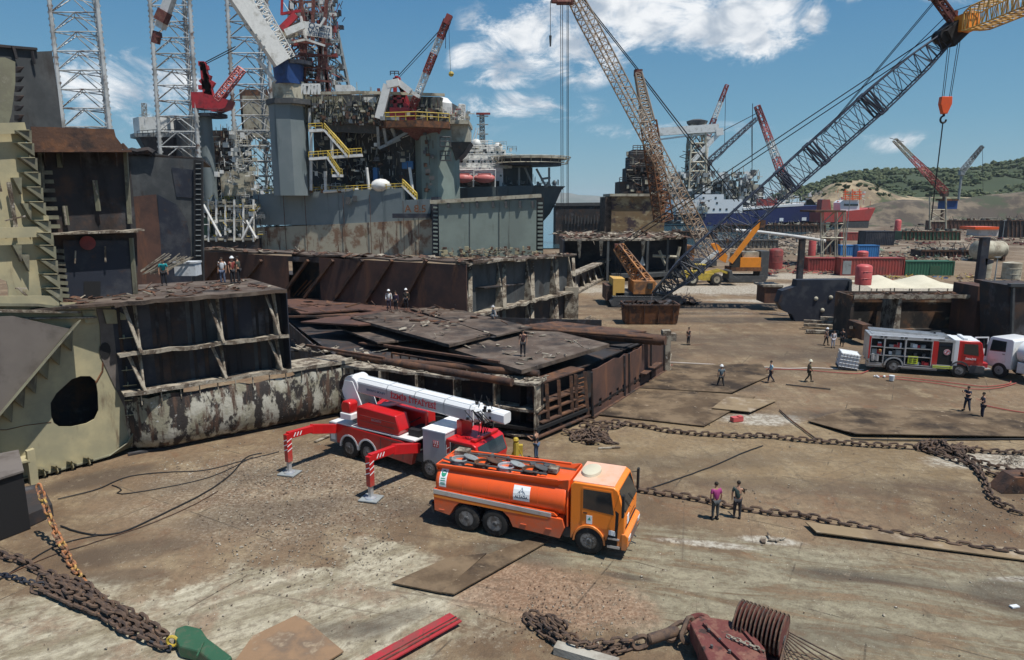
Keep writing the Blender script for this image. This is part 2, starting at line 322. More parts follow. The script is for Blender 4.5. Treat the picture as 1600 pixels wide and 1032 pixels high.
# ---------------------------------------------------------------- ground, water, hills
def ground_mat():
    m = bpy.data.materials.new('yard ground'); m.use_nodes = True; nt = m.node_tree; N = nt.nodes; L = nt.links; b = N['Principled BSDF']
    b.inputs['Specular IOR Level'].default_value = .25
    tc = N.new('ShaderNodeTexCoord'); vec = tc.outputs['Object']
    def noise(sc, det=6, rg=.6, rot=0, dist=0.0):
        nz = N.new('ShaderNodeTexNoise'); nz.inputs['Detail'].default_value = det; nz.inputs['Roughness'].default_value = rg; nz.inputs['Distortion'].default_value = dist
        mp = N.new('ShaderNodeMapping'); mp.vector_type = 'TEXTURE' if False else 'POINT'
        vr = N.new('ShaderNodeVectorRotate'); vr.rotation_type = 'Z_AXIS'; vr.inputs['Angle'].default_value = -rot; L.new(vec, vr.inputs[0]); L.new(vr.outputs[0], mp.inputs[0])
        mp.inputs['Scale'].default_value = sc if isinstance(sc, tuple) else (sc, sc, sc); L.new(mp.outputs[0], nz.inputs[0]); nz.inputs['Scale'].default_value = 1
        return nz.outputs[0]
    def mr(v, a, c, o0=0., o1=1.):
        x = N.new('ShaderNodeMapRange'); x.interpolation_type = 'SMOOTHSTEP'; L.new(v, x.inputs[0])
        x.inputs[1].default_value = a; x.inputs[2].default_value = c; x.inputs[3].default_value = o0; x.inputs[4].default_value = o1; return x.outputs[0]
    def mth(op, a, c):
        x = N.new('ShaderNodeMath'); x.operation = op
        for i, v in enumerate((a, c)):
            if isinstance(v, (int, float)): x.inputs[i].default_value = v
            else: L.new(v, x.inputs[i])
        return x.outputs[0]
    def mix(f, a, c):
        x = N.new('ShaderNodeMix'); x.data_type = 'RGBA'
        if isinstance(f, float): x.inputs[0].default_value = f
        else: L.new(f, x.inputs[0])
        for i, v in ((6, a), (7, c)):
            if isinstance(v, tuple): x.inputs[i].default_value = (*v, 1)
            else: L.new(v, x.inputs[i])
        return x.outputs[2]
    big = noise(.11, 7, .6); med = noise(.5, 8, .65); fin = noise(3.2, 8, .7); warp = noise(.35, 6, .6)
    stre = noise((.22, 1.0, 1), 8, .74, R(-14), .6); stre2 = noise((.30, 1.1, 1), 8, .74, R(38), .6)
    def ell(px, py, rx, ry, rot=0, soft=.45, w=1.0):
        c = G(px, py); vs = N.new('ShaderNodeVectorMath'); vs.operation = 'SUBTRACT'; L.new(vec, vs.inputs[0]); vs.inputs[1].default_value = c
        vr = N.new('ShaderNodeVectorRotate'); vr.rotation_type = 'Z_AXIS'; vr.inputs['Angle'].default_value = -rot; L.new(vs.outputs[0], vr.inputs[0])
        mm = N.new('ShaderNodeVectorMath'); mm.operation = 'MULTIPLY'; L.new(vr.outputs[0], mm.inputs[0]); mm.inputs[1].default_value = (1/rx, 1/ry, 0)
        ln = N.new('ShaderNodeVectorMath'); ln.operation = 'LENGTH'; L.new(mm.outputs[0], ln.inputs[0])
        d = mth('ADD', ln.outputs['Value'], mth('MULTIPLY', mth('SUBTRACT', warp, .5), 1.5 * w)); d = mth('ADD', d, mth('MULTIPLY', mth('SUBTRACT', fin, .5), .5 * w))
        return mr(d, 1 + soft/2, 1 - soft/2)
    col = mix(mr(big, .38, .62), (.135,.090,.054), (.220,.153,.094))
    col = mix(mr(med, .45, .70), col, (.27,.205,.125))
    col = mix(mr(noise(.42, 6, .6, dist=1.0), .56, .68, 0, .45), col, (.17,.08,.04))           # rust bloom
    # pale worn concrete, lower left; grey green concrete, lower right
    conc = mix(mr(stre2, .34, .68), (.22,.185,.12), (.50,.455,.34)); concr = mix(mr(stre, .34, .68), (.15,.13,.085), (.31,.275,.19))
    pale = mix(mr(med, .5, .65), conc, (.27,.20,.135))
    col = mix(mth('MAXIMUM', ell(470, 960, 6.5, 3.2, R(-8), .3), mth('MAXIMUM', ell(640, 900, 4.2, 1.6, R(-40), .3), ell(180, 1000, 9, 3.0, 0, .5))), col, pale)
    col = mix(mth('MULTIPLY', mth('MAXIMUM', ell(1480, 960, 13, 4.2, R(-12), .6), ell(1130, 880, 10, 2.4, R(-14), .6)), mr(stre, .40, .52)), col, concr)
    col = mix(mr(ell(1230, 700, 14, 5, R(-5), .7), 0, 1, 0, .55), col, mix(mr(med, .4, .6), (.245,.178,.095), (.29,.222,.13)))
    for px, py, rx, ry, rot in ((1190, 655, 2.6, 1.2, 0), (1205, 845, 1.3, .35, -.2), (1560, 720, 4, 1.3, 0), (1110, 850, 1.8, .3, -.2), (1580, 905, .8, .2, 0), (1165, 432, 26, 5.5, .05), (1330, 452, 60, 7, 0), (1250, 470, 12, 2, 0)):
        col = mix(mth('MULTIPLY', ell(px, py, rx, ry, rot, .6), .8), col, mix(mr(fin, .4, .6), (.48,.45,.38), (.34,.30,.24)))
    # pink gravel
    col = mix(mth('MULTIPLY', ell(840, 925, 3.6, 1.9, R(-20), .5), .8), col, mix(mr(noise(9, 4, .7), .42, .6), (.22,.13,.08), (.36,.245,.165)))
    col = mix(mth('MULTIPLY', ell(470, 760, 7.5, 5.0, 0, .9), .55), col, mix(mr(noise(7, 5, .75), .45, .62), mix(mr(med, .4, .6), (.13,.09,.06), (.22,.165,.11)), (.46,.40,.31)))
    # oil and burn stains
    for px, py, rx, ry, rot, s in ((1040, 635, 4.2, 2.4, 0, .8), (1130, 605, 3.6, 1.3, 0, .6), (1430, 655, 7, 2.0, -.08, .85), (1370, 500, 12, 2.4, 0, .5), (1220, 548, 11, 3.2, 0, .42), (960, 440, 9, 5, 0, .6), (1060, 478, 13, 3.5, 0, .75), (1130, 500, 14, 2.2, 0, .6), (1180, 530, 12, 3, 0, .45), (980, 560, 5, 3, 0, .5), (1100, 720, 6, 1.2, .1, .35), (1350, 560, 9, 2.5, 0, .4), (700, 800, 4, 1.2, -.3, .4), (1250, 760, 6, 1, -.1, .35), (420, 800, 4, 1.2, .3, .4),
                               (800, 862, 2.2, .7, -.4, .5), (620, 965, 1.2, .45, .5, .5), (540, 985, 1.2, .5, 0, .5), (200, 860, 2.2, .9, .3, .45), (200, 900, 1.5, .5, .1, .4), (1310, 900, 1.8, .35, -.2, .5), (1390, 905, 2.6, .4, -.25, .5), (1580, 930, 1.6, 1.2, 0, .65), (1260, 990, 3, .7, -.1, .35), (1180, 580, 7, 1.3, 0, .3), (160, 745, 3, 1.0, .7, .6), (980, 900, 1.0, .2, -.3, .6), (740, 555, 9, 4, 0, .4), (1500, 600, 10, 1.5, 0, .3), (380, 745, 5, 1.2, .4, .35), (1500, 760, 5, .8, -.2, .3)):
        col = mix(mth('MULTIPLY', ell(px, py, rx, ry, rot, .8), s), col, (.055,.045,.038))
    # slab joints, tyre marks
    br = N.new('ShaderNodeTexBrick'); br.offset = .3; br.inputs['Scale'].default_value = 1; br.inputs['Mortar Size'].default_value = .035; br.inputs['Brick Width'].default_value = 9; br.inputs['Row Height'].default_value = 6; br.inputs['Color1'].default_value = (0,0,0,1); br.inputs['Color2'].default_value = (0,0,0,1); br.inputs['Mortar'].default_value = (1,1,1,1)
    vj = N.new('ShaderNodeVectorRotate'); vj.rotation_type = 'Z_AXIS'; vj.inputs['Angle'].default_value = R(30); L.new(vec, vj.inputs[0]); L.new(vj.outputs[0], br.inputs[0])
    col = mix(mth('MULTIPLY', br.outputs[0], mr(med, .47, .56, 0, .7)), col, (.05,.04,.03))
    for rot, sc in ((R(32), .8), (R(-15), .6), (R(75), .7)):
        col = mix(mr(noise((.05, sc * 6, 1), 3, .5, rot), .66, .70, 0, .4), col, (.10,.075,.055))
    # white and dark specks of slag
    sp = noise(13, 3, .7); col = mix(mth('MULTIPLY', mr(sp, .655, .69), mr(med, .40, .62)), col, (.55,.50,.42))
    col = mix(mth('MULTIPLY', mr(noise(10, 3, .7), .66, .70), .7), col, (.06,.045,.035))
    col = mix(mr(fin, .42, .66, .0, .5), col, (.10,.072,.048)); col = mix(mr(noise(1.6, 8, .78), .56, .68, 0, .45), col, (.36,.30,.215)); col = mix(mr(noise(.9, 8, .78, dist=.8), .58, .66, 0, .5), col, (.075,.055,.038))
    rut = N.new('ShaderNodeTexWave'); rut.inputs['Scale'].default_value = .16; rut.inputs['Distortion'].default_value = 9; rut.inputs['Detail'].default_value = 5; rut.inputs['Detail Scale'].default_value = .35; L.new(vec, rut.inputs[0]); col = mix(mth('MULTIPLY', mr(rut.outputs['Fac'], .95, 1.0, 0, .22), mr(med, .4, .6)), col, (.07,.052,.036))
    # far yard turns to dusty grey earth
    cd = N.new('ShaderNodeSeparateXYZ'); L.new(vec, cd.inputs[0])
    col = mix(mr(cd.outputs[1], 90, 260, 0, .7), col, mix(mr(noise(.06, 6), .46, .62), (.10,.075,.055), (.29,.25,.20)))
    L.new(col, b.inputs['Base Color']); L.new(mr(mth('MAXIMUM', ell(1120, 490, 10, 1.2, 0, .6), ell(1370, 505, 6, .8, 0, .6)), 0, 1, .9, .12), b.inputs['Roughness'])
    bp = N.new('ShaderNodeBump'); bp.inputs['Strength'].default_value = 1; bp.inputs['Distance'].default_value = .13
    L.new(mth('ADD', mth('MULTIPLY', fin, .5), mth('ADD', mth('MULTIPLY', sp, .35), med)), bp.inputs['Height']); L.new(bp.outputs[0], b.inputs['Normal'])
    return m
def make_ground():
    g = MB(); xs = [-9000, -900, -300, -120] + [-60 + 2 * i for i in range(71)] + [110, 180, 400, 1200, 9000]
    ys = [-300, -60, 0] + [8 + 2 * i for i in range(56)] + [135, 170, 240, 400, 900, 3000, 14000]
    vs = []
    for y in ys:
        for x in xs:
            z = 0
            if -60 < x < 82 and 8 < y < 120: z = (mnoise.noise(Vector((x * .09, y * .09, 0))) * .05 + mnoise.noise(Vector((x * .4, y * .4, 3))) * .012) - .03
            vs.append((x, y, min(0, z)))
    w = len(xs); fs = [(j*w+i, j*w+i+1, (j+1)*w+i+1, (j+1)*w+i) for j in range(len(ys)-1) for i in range(w-1)]
    g.add(vs, fs); o = g.build('ground', ground_mat(), smooth=True, kind='structure')
    wm = mat('sea water', (.03,.075,.10), rough=.12, var=.2, bump=.4, bscale=.4, rand=False)
    w = MB(); w.add([(-9000, 205, .25), (60, 205, .25), (150, 330, .25), (260, 480, .25), (420, 700, .25), (1200, 1500, .25), (2500, 12000, .25), (-9000, 12000, .25)], [(0,1,2,3,4,5,6,7)])
    w.build('sea', wm, kind='structure')
make_ground()
def ridge(name, pts, Y, depth, m, zb=0, steps=10, rough=.06, kind='structure', seed=1):
    """hill ridge: skyline given as (px, py) at depth Y, sloping down to the front over `depth` metres"""
    top = []
    for (x0, y0), (x1, y1) in zip(pts, pts[1:]):
        k = max(2, int((x1 - x0) / 6))
        for i in range(k): top.append(P(x0 + (x1-x0)*i/k, y0 + (y1-y0)*i/k, Y))
    top.append(P(*pts[-1], Y)); g = MB(); vs = []; n = len(top)
    for j in range(steps + 6):
        u = j / steps
        for p in top:
            h = (p.z - zb); prof = (math.sin(min(1, u) * math.pi / 2)) ** 1.2 if u <= 1 else 1 - (u - 1) * 1.3
            nz = mnoise.fractal(Vector((p.x * .012, (Y - depth + depth * u) * .012, seed)), .8, 2.1, 5) * h * rough * (4 * u * (1 - u) if u < 1 else 0)
            z = zb + max(-.5, h * prof + nz * 3) if u > 0 else zb - .5
            vs.append((p.x * (1 - (1-u) * depth / Y * .5), Y - depth + depth * u, z))
    g.add(vs, [(j*n+i, j*n+i+1, (j+1)*n+i+1, (j+1)*n+i) for j in range(steps+5) for i in range(n-1)])
    return g.build(name, m, smooth=True, kind=kind), top
hm = mat('scrub and cliff hill', (.075,.095,.045), [((.05,.07,.032), .02, .5, .1), ((.36,.29,.19), .018, .56, .03), ((.24,.19,.13), .05, .60, .05)], rough=.95, vscale=.05, rand=False, bump=.6, bscale=.3)
clf = mat('sandy cliff', (.30,.235,.15), [((.17,.13,.085), .05, .52, .05), ((.055,.065,.03), .035, .53, .04)], rough=.95, vscale=.06, rand=False, bump=.8, bscale=.2)
grn = mat('wooded hill ground', (.035,.05,.022), [((.24,.19,.12), .03, .66, .03)], rough=.95, vscale=.05, rand=False)
clb = mat('rubbly bank', (.15,.12,.085), [((.065,.053,.042), .08, .48, .08), ((.05,.06,.035), .05, .55, .05)], rough=.95, vscale=.06, rand=False, bump=.8, bscale=.2)
mtn = mat('distant mountain', (.10,.12,.10), [((.2,.19,.17), .002, .55, .1)], rough=1, rand=False, vscale=.001)
ridge('mountain', [(640, 311), (700, 308), (760, 306), (820, 303), (860, 301), (890, 302), (905, 305), (930, 306), (960, 309), (1010, 311), (1060, 309), (1100, 312), (1180, 314)], 7000, 700, mtn, steps=4)
ridge('hill', [(1215, 306), (1245, 297), (1270, 291), (1290, 283), (1305, 277), (1330, 272), (1345, 268), (1372, 267), (1400, 268), (1440, 269), (1475, 271), (1500, 268), (1530, 266), (1560, 258), (1590, 253), (1640, 250), (1700, 246), (1800, 250), (1900, 262), (2000, 285)], 900, 330, grn, steps=14, rough=.03)
ridge('cliff', [(1262, 311), (1285, 295), (1300, 287), (1320, 283), (1345, 281), (1370, 290), (1400, 303), (1430, 309), (1470, 308), (1530, 309), (1600, 306), (1700, 300), (1800, 306)], 520, 60, clf, steps=10, rough=.05, seed=4)
ridge('bank', [(1330, 330), (1370, 318), (1410, 312), (1450, 314), (1500, 312), (1540, 305), (1600, 300), (1700, 296), (1800, 300)], 430, 40, clb, steps=8, rough=.12, seed=9)
def shrub_mass():
    lm = mat('scrub leaves', (.045,.068,.028), [((.085,.10,.042), .02, .5, .1), ((.03,.045,.02), .3, .55, .1)], rough=.9, rand=False)
    g = MB(); r = random.Random(3)
    hills = [o for o in bpy.data.objects if o.name in ('hill', 'cliff')]
    for o, cnt, s0 in (([h for h in hills if h.name == 'hill'][0], 4200, 5.0), ([h for h in hills if h.name == 'cliff'][0], 260, 2.4)):
        me = o.data; ps = [p for p in me.polygons if p.center.x < 900 and p.center.z > 3]
        for _ in range(cnt):
            p = ps[r.randrange(len(ps))]
            v = [me.vertices[i].co for i in p.vertices]; a, b_ = r.random(), r.random()
            c = (v[0]*(1-a)+v[1]*a)*(1-b_) + (v[3]*(1-a)+v[2]*a)*b_
            if mnoise.noise(Vector((c.x*.02, c.y*.02, c.z*.03))) < (-.22 if s0 > 4 else .02): continue
            if s0 < 4 and p.center.z < 17: continue
            s = s0 * r.uniform(.5, 1.25)
            for q in range(3):
                d = Vector((r.uniform(-1,1), r.uniform(-1,1), r.uniform(-.1,.6))) * s * .8
                g.ball(c + d, s * r.uniform(.35, .7), n=6, sq=(1, 1, r.uniform(.6, 1)))
    for i in range(0, len(g.v)):
        v = g.v[i]; k = 1.0; g.v[i] = (v[0] + r.uniform(-k, k), v[1] + r.uniform(-k, k), v[2] + r.uniform(-k, k) * .7)
    g.build('hillside_scrub', lm, kind='stuff', label='dark green scrub covering the hills behind the yard', cat='scrub')
shrub_mass()
M['wheelg'] = mat('dirty wheel steel', (.24,.24,.24), [((.10,.09,.08), 5, .52, .08)], rough=.5, metal=.3)
# ---------------------------------------------------------------- vehicles (local: x forward, y left, z up)
def add_wheel(root, x, y, r, w, rimmat='alu', dual=False, deep=.07, n=28):
    s = -1 if y < 0 else 1
    t = MB(); yi = y - s * w
    prof = [(0, r*.55), (0, r*.80), (w*.10, r*.95), (w*.28, r), (w*.72, r), (w*.90, r*.95), (w, r*.80), (w, r*.55)]
    t.lathe(prof, (x, y, r), (x, yi, r), n)
    for k in range(n):                                  # tread blocks
        a = 2*math.pi*k/n; c = Vector((x + math.cos(a)*r*1.0, y - s*w/2, r + math.sin(a)*r*1.0))
        t.box(c, (.05, w*.66, .03), rot=Euler((0, -a + math.pi/2, 0)))
    if dual: t.lathe(prof, (x, y - s*(w+.05), r), (x, yi - s*(w+.05), r), n)
    o = t.build('wheel', 'tyre', root, smooth=True)
    rm = MB(); d = -s
    rm.lathe([(-.012, r*.58), (-.012, r*.52), (deep*.4, r*.50), (deep, r*.42), (deep, r*.26), (deep*.2, r*.24), (-.02, r*.20), (-.03, r*.08)][::1], (x, y, r), (x, y + d, r), n)
    rm.build('rim', rimmat, o, smooth=True)
    hb = MB(); hb.tube((x, y + d*deep*.2, r), (x, y - d*.05, r), r*.15, r*.12, 12)
    for k in range(10):
        a = 2*math.pi*k/10; hb.tube((x + math.cos(a)*r*.33, y + d*deep, r + math.sin(a)*r*.33), (x + math.cos(a)*r*.33, y + d*(deep-.04), r + math.sin(a)*r*.33), r*.035, n=6)
    hb.build('hub', 'dgrey', o, smooth=True); return o
def cab(root, paint, x0, x1, w, z0, z1, belt, rake=.28, roof=None, doorwin=(.25, .8), trim='black', arch=None, dark_low=None, screenm='glass'):
    """truck cab with side windows, windscreen, doors, steps, mirrors"""
    hw = w/2
    side = [(x0, z0), (x1 - .02, z0), (x1, belt - .05), (x1 - rake, z1 - .12), (x1 - rake - .18, z1), (x0 + .12, z1), (x0, z1 - .15)]
    if arch:
        ax, ar = arch; k = 9; pts = [(x0, z0)]
        for i in range(k + 1):
            t = math.pi - math.pi*i/k; pts.append((ax + ar*math.cos(t), max(z0, .45 + ar*math.sin(t))))
        side = [p for p in pts if x0 - .001 <= p[0] <= x1] + side[1:]
    b = MB(); b.prism(side, 'y', -hw, hw); body = b.build('cab', paint, root, bevel=.05, smooth=True)
    if roof:
        r_ = MB(); r_.box(((x0 + x1 - rake)/2 - .05, 0, z1 + .015), (x1 - rake - x0 - .22, w - .16, .05)); r_.build('roof_panel', roof, root, bevel=.02)
    g = MB(); n = Vector((z1 - .12 - belt + .05, 0, rake)).normalized(); a = Vector((x1, 0, belt - .05)); c = Vector((x1 - rake, 0, z1 - .12)); o_ = n * .012
    p = lambda t, y: a.lerp(c, t) + Vector((0, y, 0)) + o_
    g.slab([p(.06, -hw + .10), p(.06, hw - .10), p(.97, hw - .17), p(.97, -hw + .17)], o_ * .8); ws = g.build('windscreen', screenm, root)
    wp = MB()
    for y in (-.35, .35): wp.tube(p(.02, y) + o_ * 3, p(.45, y - .35) + o_ * 3, .012, n=5)
    wp.build('wiper', 'black', ws)
    for s in (-1, 1):
        y = s * (hw + .004); xa = x0 + (x1 - x0) * doorwin[0]; xb = x0 + (x1 - x0) * doorwin[1]; wt = z1 - .22
        dd = MB(); dd.prism([(xa - .05, belt - .75), (xb + .10, belt - .75), (xb + .12, belt - .10), (xb - .04, z1 - .14), (xa - .05, z1 - .14)], 'y', y, y + s*.018); dr = dd.build('door', paint, root, bevel=.008)
        y += s * .018
        gl = MB(); gl.prism([(xa, belt), (xb + .05, belt - .10), (xb - .08, wt), (xa, wt)], 'y', y, y + s*.008); gl.build('window', 'glass', dr)
        h = MB(); h.box((xa + .10, y + s*.02, belt - .18), (.16, .03, .035)); h.build('handle', trim, dr)
        mr_ = MB(); xm = x1 - .10; ym = s * (hw + .28)
        mr_.tube((x1 - rake*.8, s*(hw-.02), z1 - .2), (xm + .08, ym, z1 - .25), .018, n=6); mr_.tube((x1 - .1, s*(hw-.02), belt - .1), (xm + .08, ym, belt + .1), .018, n=6)
        mr_.box((xm + .08, ym, (z1 + belt)/2 - .05), (.09, .20, z1 - belt - .12)); mr_.build('mirror', 'black', root, bevel=.02)
    return body
def orange_tanker():
    t = thing('tanker_truck', 'orange water tanker truck with open rusty hatches along its tank top, parked in the foreground', 'tanker truck', (3.53, 26.55, 0), R(-21.3))
    for x, d in ((0, False), (-4.10, True), (-5.42, True)):
        for s in (-1, 1): add_wheel(t, x, s*1.24, .60, .32, 'wheelg', dual=d, deep=-.02 if x == 0 else .20)
    ch = MB()
    for s in (-1, 1): ch.beam((-7.0, s*.42, .78), (1.1, s*.42, .78), .09, .24)
    for x in (-6.8, -5.4, -4.1, -2.6, -1.4, 0, .9): ch.beam((x, -.45, .78), (x, .45, .78), .12, .16)
    for x in (0, -4.1, -5.42): ch.tube((x, -.95, .55), (x, .95, .55), .11, n=10)
    ch.box((-1.15, 0, 1.0), (.5, 1.6, .9)); ch.tube((-1.0, -1.0, .7), (-1.0, -.6, .7), .25, n=14); ch.build('chassis', 'dgrey', t)
    # tank: elliptical section
    zc, ry, rz_ = 1.94, 1.19, .88; n = 40
    def ring(x, k=1): return [(x, ry*k*math.cos(2*math.pi*i/n), zc + rz_*k*math.sin(2*math.pi*i/n)) for i in range(n)]
    tk = MB(); xs = [(-6.98, .80), (-6.93, .93), (-6.86, .985), (-6.78, 1), (-5.2, 1), (-3.6, 1), (-2.0, 1), (-1.12, 1), (-1.05, .985), (-.99, .93), (-.95, .80)]
    vs = [p for x, k in xs for p in ring(x, k)]; fs = [(i*n+j, i*n+(j+1) % n, (i+1)*n+(j+1) % n, (i+1)*n+j) for i in range(len(xs)-1) for j in range(n)] + [tuple(range(n)), tuple(range((len(xs)-1)*n, len(xs)*n))]
    tk.add(vs, fs); tank = tk.build('tank', 'orange', t, smooth=True); g = MB()
    for x in (-5.6, -4.4, -3.45, -2.2): g.path([(x, ry*1.002*math.cos(2*math.pi*i/n), zc + rz_*1.002*math.sin(2*math.pi*i/n)) for i in range(n)], .010, 4, closed=True)
    g.build('weld_seam', 'orange', tank, kind='stuff')
    # front bulkhead flange, a flat collar with sloping shoulders
    c = MB(); c.prism([(-1.18, 1.0), (1.18, 1.0), (1.23, 1.9), (1.10, 2.45), (.92, 2.92), (-.92, 2.92), (-1.10, 2.45), (-1.23, 1.9)], 'x', -.96, -.90); c.build('bulkhead', 'orange', t, bevel=.015)
    rl = MB()
    for s in (-1, 1):
        rl.slab([(-6.95, s*.80, 2.80), (-1.5, s*.80, 2.80), (-.96, s*.92, 2.72), (-.96, s*.93, 3.20), (-1.35, s*.93, 3.12), (-6.95, s*.93, 3.00)], V(0, s*.05, 0))
        rl.beam((-6.95, s*.96, 3.0), (-1.4, s*.96, 3.12), .10, .07)
    rl.slab([(-6.97, -.9, 2.75), (-6.97, .9, 2.75), (-6.97, .93, 3.02), (-6.97, -.93, 3.02)], .05); rl.build('coaming', 'orange', t)
    tp = MB(); tp.box((-3.95, 0, 2.93), (5.9, 1.62, .10)); top = tp.build('walkway', 'rust', t)
    for i, x in enumerate((-6.1, -5.0, -3.9, -2.8)):
        for j, yy in enumerate((-.36,)):
            h = MB(); h.lathe([(0, .36), (.16, .36), (.16, .31), (.09, .30)], (x, yy, 2.98), (x, yy, 4), 20); h.path([(x + .36*math.cos(a), yy + .36*math.sin(a), 3.17) for a in [2*math.pi*k/20 for k in range(20)]], .03, 6, closed=True)
            ho = h.build('hatch', ['grey', 'rust', 'alu', 'rust'][i], t, smooth=True)
            l = MB(); l.lathe([(0, .35), (.03, .34), (.07, .15)], (x + .42, yy + .25, 3.2), (x + .55, yy + .35, 3.7), 18); l.build('lid', ['grey', 'rust', 'grey', 'dgrey'][i], ho, smooth=True)
    pp = MB(); r = random.Random(2)
    for s in (-.62, .55): pp.path([(-6.8 + k*.6, s + r.uniform(-.05, .05), 3.10 + r.uniform(0, .06)) for k in range(9)], .045, 6)
    for k in range(16): x = r.uniform(-6.7, -1.8); y = r.uniform(-.6, .7); pp.box((x, y, 3.06), (r.uniform(.08, .35), r.uniform(.08, .3), r.uniform(.06, .2)), r.random()*3)
    pp.build('pipework', 'dgrey', t)
    for c_, d_ in (((-1.85, -.15, 3.22), (.42, .42, .22)), ((-6.3, .35, 3.2), (.6, .5, .25))): bx = MB(); bx.box(c_, d_); bx.build('valve_box', 'ash', t, bevel=.02)
    # side skirts and light strip
    for s in (-1, 1):
        y = s * 1.24
        sk = MB(); arch = [(-6.95, .72), (-6.22, .60), (-5.98, 1.02), (-5.75, 1.25), (-3.80, 1.28), (-3.45, .98), (-3.28, .60), (-1.22, .46), (-1.02, .95), (-1.12, 1.32), (-6.98, 1.50)]
        sk.prism(arch, 'y', y - s*.45, y); sd_ = sk.build('side_skirt', 'orange', t, bevel=.02)
        lt = MB(); lt.prism([(-6.95, 1.34), (-3.7, 1.24), (-1.75, 1.24), (-1.75, 1.30), (-6.98, 1.46)], 'y', y + s*.002, y + s*.012); lt.build('trim', 'orangeb', sd_)
        hg = MB()
        for x in (-6.6, -2.8, -1.7): hg.box((x, y + s*.012, .80), (.26, .03, .035))
        hg.build('handle', 'orange', sd_)
        st = MB(); st.prism([(-6.98, 1.50), (-1.60, 1.32), (-1.60, 1.50), (-6.98, 1.70)], 'y', y - s*.10, y + s*.02); st.build('side_strip', 'alu', t, bevel=.01)
        sh = MB(); sh.prism([(-6.98, 1.72), (-1.5, 1.52), (-1.35, 1.40), (-6.98, 1.55)], 'y', y - s*.35, y - s*.03); sh.build('ledge', 'orange', t)
    # stickers on the visible flank
    def on_tank(x, zz, out=.010):
        k = max(-1, min(1, (zz - zc)/rz_)); return V(x, -ry*math.sqrt(1 - k*k) - out, zz)
    st = MB(); xa, xb = -3.28, -2.55; zz = [1.80, 1.95, 2.10, 2.25, 2.40]
    for a, b in zip(zz, zz[1:]): st.add([on_tank(xa, a), on_tank(xb, a), on_tank(xb, b), on_tank(xa, b)], [(0,1,2,3)])
    lo = MB()
    def tri(pts, out=.018):
        for a, b in zip(pts, pts[1:]): lo.tube(on_tank(*a, out), on_tank(*b, out), .010, n=4)
    tri([(-3.07, 2.12), (-3.0, 2.2), (-2.97, 2.12)]); tri([(-2.97, 2.2), (-2.91, 2.34), (-2.85, 2.2), (-2.93, 2.2)]); tri([(-2.86, 2.12), (-2.82, 2.2), (-2.76, 2.12)])
    nrm = (on_tank(-2.9, 1.95) - on_tank(-2.9, 1.85)).normalized(); text_mb(lo, 'ALİAĞA', .155, on_tank(-2.915, 1.96, .022), (1, 0, 0), nrm, bold=.004)
    stk = st.build('emblem_panel', 'logo_w', tank); lo.build('emblem', 'logo_b', stk)
    st = MB(); xa, xb = -6.72, -6.38
    for a, b in zip([1.85, 2.0, 2.15, 2.3, 2.45], [2.0, 2.15, 2.3, 2.45, 2.6]): st.add([on_tank(xa, a), on_tank(xb, a), on_tank(xb, b), on_tank(xa, b)], [(0,1,2,3)])
    s2 = st.build('sticker', 'logo_w', tank); lg = MB(); k = 12
    lg.add([on_tank(-6.55 + .12*math.cos(2*math.pi*i/k), 2.40 + .12*math.sin(2*math.pi*i/k), .016) for i in range(k)], [tuple(range(k))])
    for z in (2.2, 2.12, 2.02, 1.95): lg.add([on_tank(-6.66, z, .016), on_tank(-6.44, z, .016), on_tank(-6.44, z+.035, .016), on_tank(-6.66, z+.035, .016)], [(0,1,2,3)])
    lg.build('emblem', 'logo_g', s2)
    # cab
    cab(t, 'orangeb', -.80, 1.42, 2.38, .55, 2.98, 1.95, rake=.30, roof='pinkroof', doorwin=(.24, .78), arch=(0, .72))
    hp = MB(); hp.lathe([(0, .40), (.12, .38), (.17, .30)], (-.25, 0, 3.02), (-.25, 0, 4), 20); 
    hp.v = [(x*1.0, y*1.65, z) for x, y, z in hp.v]; hp.build('roof_hatch', 'tent', t, smooth=True)
    for s in (-1, 1):
        a = MB(); pts = [(.66*math.cos(q)*1.03, .52 + .76*math.sin(q)) for q in [math.pi*i/12 for i in range(13)]]; inn = [(.57*math.cos(q)*1.06, .52 + .64*math.sin(q)) for q in [math.pi*i/12 for i in range(12, -1, -1)]]
        a.prism(pts + inn, 'y', s*1.02, s*1.27); a.build('wheel_arch', 'orangeb', t, bevel=.02, smooth=True)
        sp = MB(); sp.box((1.0, s*1.12, .50), (.50, .22, .10)); sp.box((1.0, s*1.14, .84), (.46, .18, .07)); sp.build('step', 'alu', t)
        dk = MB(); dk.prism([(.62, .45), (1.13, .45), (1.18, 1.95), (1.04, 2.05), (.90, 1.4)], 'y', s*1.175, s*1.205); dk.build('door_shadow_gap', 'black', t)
        stv = MB(); stv.prism([(.80, 1.0), (1.06, .98), (1.06, 1.18), (.80, 1.2)], 'y', s*1.21, s*1.225); stv.build('sticker', 'logo_w', t); 
        st3 = MB(); st3.prism([(-.12, 1.32), (.12, 1.32), (.12, 1.68), (-.12, 1.68)], 'y', s*1.218, s*1.228); st3o = st3.build('sticker', 'logo_w', t)
        st4 = MB(); st4.prism([(-.07, 1.50), (.06, 1.48), (.02, 1.62)], 'y', s*1.229, s*1.233); st4.build('emblem', 'logo_g', st3o)
        bc = MB(); bc.box((.86 + .1, s*1.20, .83 + .3), (.10, .02, .10)); bc.build('badge', 'logo_b', t)
    f = MB(); f.prism([(1.30, .42), (1.50, .42), (1.58, .62), (1.58, 1.02), (1.46, 1.12), (1.30, 1.12)], 'y', -1.22, 1.22); bu = f.build('bumper', 'orangeb', t, bevel=.04)
    g = MB()
    for z in (.62, .72, .82, .92): g.box((1.583, 0, z), (.02, 1.25, .045))
